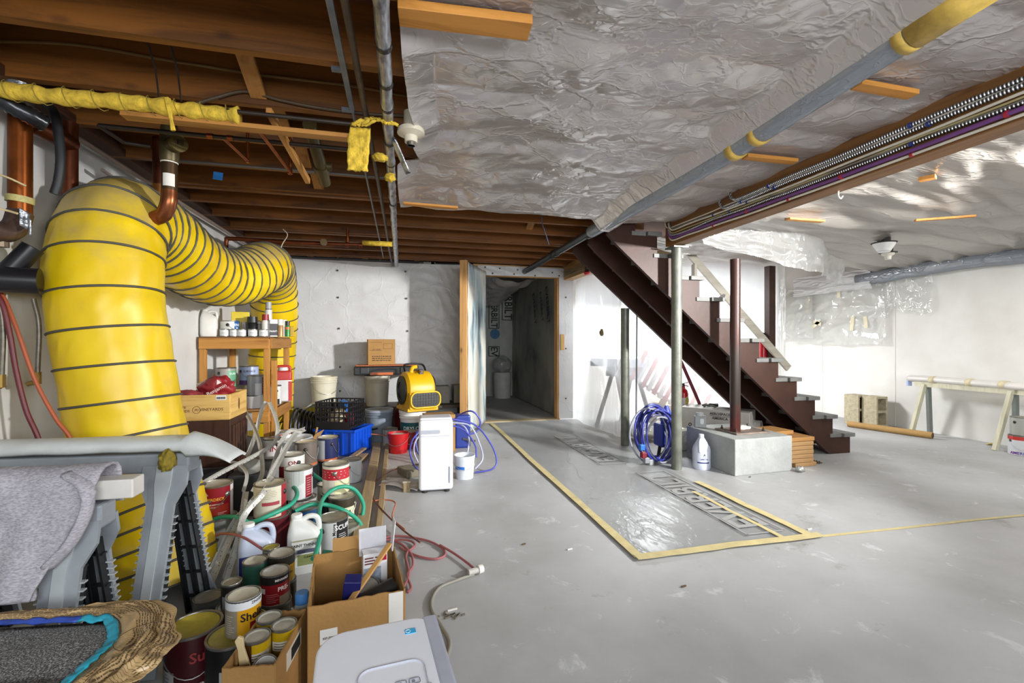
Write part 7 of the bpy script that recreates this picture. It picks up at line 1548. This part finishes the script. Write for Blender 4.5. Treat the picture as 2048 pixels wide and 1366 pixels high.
MB().tube([-dv * .42, dv * .42], .037, 20).build('tube', M('a8844e', .75, 0, .1), tb, smooth=40); MB().tube([dv * .415, dv * .4215], .031, 20).build('hollow_end', M('5d4424', .8), tb)
# wrapped trestle at the right wall
tr3 = thing('trestle', 'pale trestle with film-wrapped top standing against the right wall', 'sawhorse', (5.98, 3.62, 0))
PALE = wood('c9c6ae', 'b4b096', 2, .6, 'pale_timber')
for yy in (.42, -.36):
    for s_ in (-1, 1): MB().bar((s_ * .03, yy - .01, .60), (s_ * .15, yy + .05, .0), .05, .035, (0, 1, 0)).build('leg', PALE if s_ < 0 else M('7d8480', .45, .3), tr3, bev=.003)
MB().box((0, .0, .60), (.07, 1.02, .06)).build('top_rail', PALE, tr3)
MB().tube(cr([(0, .58, .655), (0, .4, .66), (0, 0, .655), (0, -.4, .65), (0, -.75, .645)], 6), [.065 + .006 * nz(i * .7, 3) for i in range(25)], 14, flat=.62).build('film_wrap', M('d8d4cf', .35, 0, .08, 6., .2, 14.), tr3, smooth=180)
for yy in (.35, -.0, -.28): MB().tube([(0, yy, .657), (0, yy - .05, .656)], .070, 14, flat=.62).build('tape_band', M('d8cba8', .6), tr3, smooth=180)
MB().box((-.02, .58, .61), (.06, .02, .09)).build('blue_tape', M('9fb2d8', .5), tr3)
# paint tins at the right edge
can(0, 0, 0, 'white gallon tin with red collar and blue base lettering by the right trestle', 'd4d6da', r=.085, h=.19, pos=(5.84, 3.12, 0), patches=((-2, 2, .78, .98, 'b8302a'), (-2, 2, 0, .05, 'd0d0d0')), texts=(('AMERICA', .036, .0, .12, '2a3c94'), ('CAT', .03, -.45, .12, 'b8202a')), ear=(-.9, 1.), bail='w')
can(0, 0, .19, 'grey-white gallon tin with dark ear stacked on the red-collared tin', 'a9a9a2', r=.077, h=.178, pos=(5.85, 3.12, .19), patches=((.3, 1.6, 0, 1, '5d6458'),), ear=(-.6, 1.5), lid='8a8a7c')
tag(lump(.03, 99, 1.6, .7, .3, 10, .4).build('tape_scrap', M('c9b872', .7), None, smooth=180, loc=(6.1, 3.5, 0)), 'yellow tape scrap at the foot of the right wall', 'tape')
# wall form seams on the right wall
for yy, lab in ((2.85, 'vertical form seam on the white right wall above the stacked tins'), (4.55, 'vertical form seam on the white right wall behind the cinder blocks'), (5.6, 'vertical form seam on the white right wall under the hanging sheets')):
    tag(MB().box((0, 0, 1.05), (.006, .012, 2.1)).build('form_seam', W_WALL, None, loc=(XR - .002, yy, 0)), lab, 'seam')
# ---------------------------------------------------------------- behind the partition film
def strest(label, loc, rz, m_):
    t = thing('trestle', label, 'sawhorse', loc, rz); MB().box((0, 0, .72), (.62, .16, .12)).build('top', m_, t, bev=.01)
    for s_ in (-1, 1):
        for d_ in (-1, 1): MB().bar((s_ * .22, d_ * .04, .68), (s_ * .28, d_ * .24, 0), .05, .04).build('leg', M('6a6a66', .6), t)
    return t
strest('blurred grey trestle behind the clear partition film', (2.85, 5.45, 0), .5, M('7c8494', .6))
tag(MB().box((0, 0, .05), (.9, .6, .1)).build('white_slab', M('d4dae6', .5), None, loc=(2.95, 5.5, .781), rot=(0, 0, .5)), 'white slab lying on the blurred trestle behind the film', 'panel')
fn_ = thing('striped_fence', 'leaning orange and white striped slat fence behind the clear film', 'fence', (3.35, 5.15, .5), (0, .55, 0))
for i in range(13): MB().box((-.55 + .09 * i, 0, .02), (.05, .02, .42)).build('slat', M('c8503a', .6) if i % 2 == 0 else M('e6e0dc', .6), fn_)
for z_ in (-.15, .18): MB().box((0, .015, z_), (1.15, .01, .03)).build('rail', M('d8d0cc', .6), fn_)
MB().box((0, .03, -.34), (.06, .06, .35)).build('foot_post', M('a98a60', .6), fn_)
tube_thing('red_strap', 'dark red strap slanting down in front of the film under the stairs', 'strap', [at(1352, 700, y=4.44), at(1385, 775, y=4.44), at(1405, 822, y=4.44)], .02, M('7a2a3a', .6), 6)
tube_thing('tent_pole', 'thin grey telescopic pole holding the film beside the rear stair post', 'pole', [at(1272, 880, y=4.72), at(1274, 600, y=4.72)], .009, M('7f868c', .4, .4), 8, 1)
tag(MB().box((0, 0, .12), (.7, .5, .24)).build('plywood_box', wood('c9a878', 'ad8a58', 0), None, loc=(3.85, 5.6, 0)), 'plywood box on the floor behind the partition film', 'box')
"""stains on the partition film"""
tag(lump(.025, 33, 1, .2, 1.6, 10, .5).build('film_tear', M('6a5a3c', .8), None, smooth=180, loc=at(1203, 672, x=2.375)), 'brown-edged tear in the partition film', 'tear')
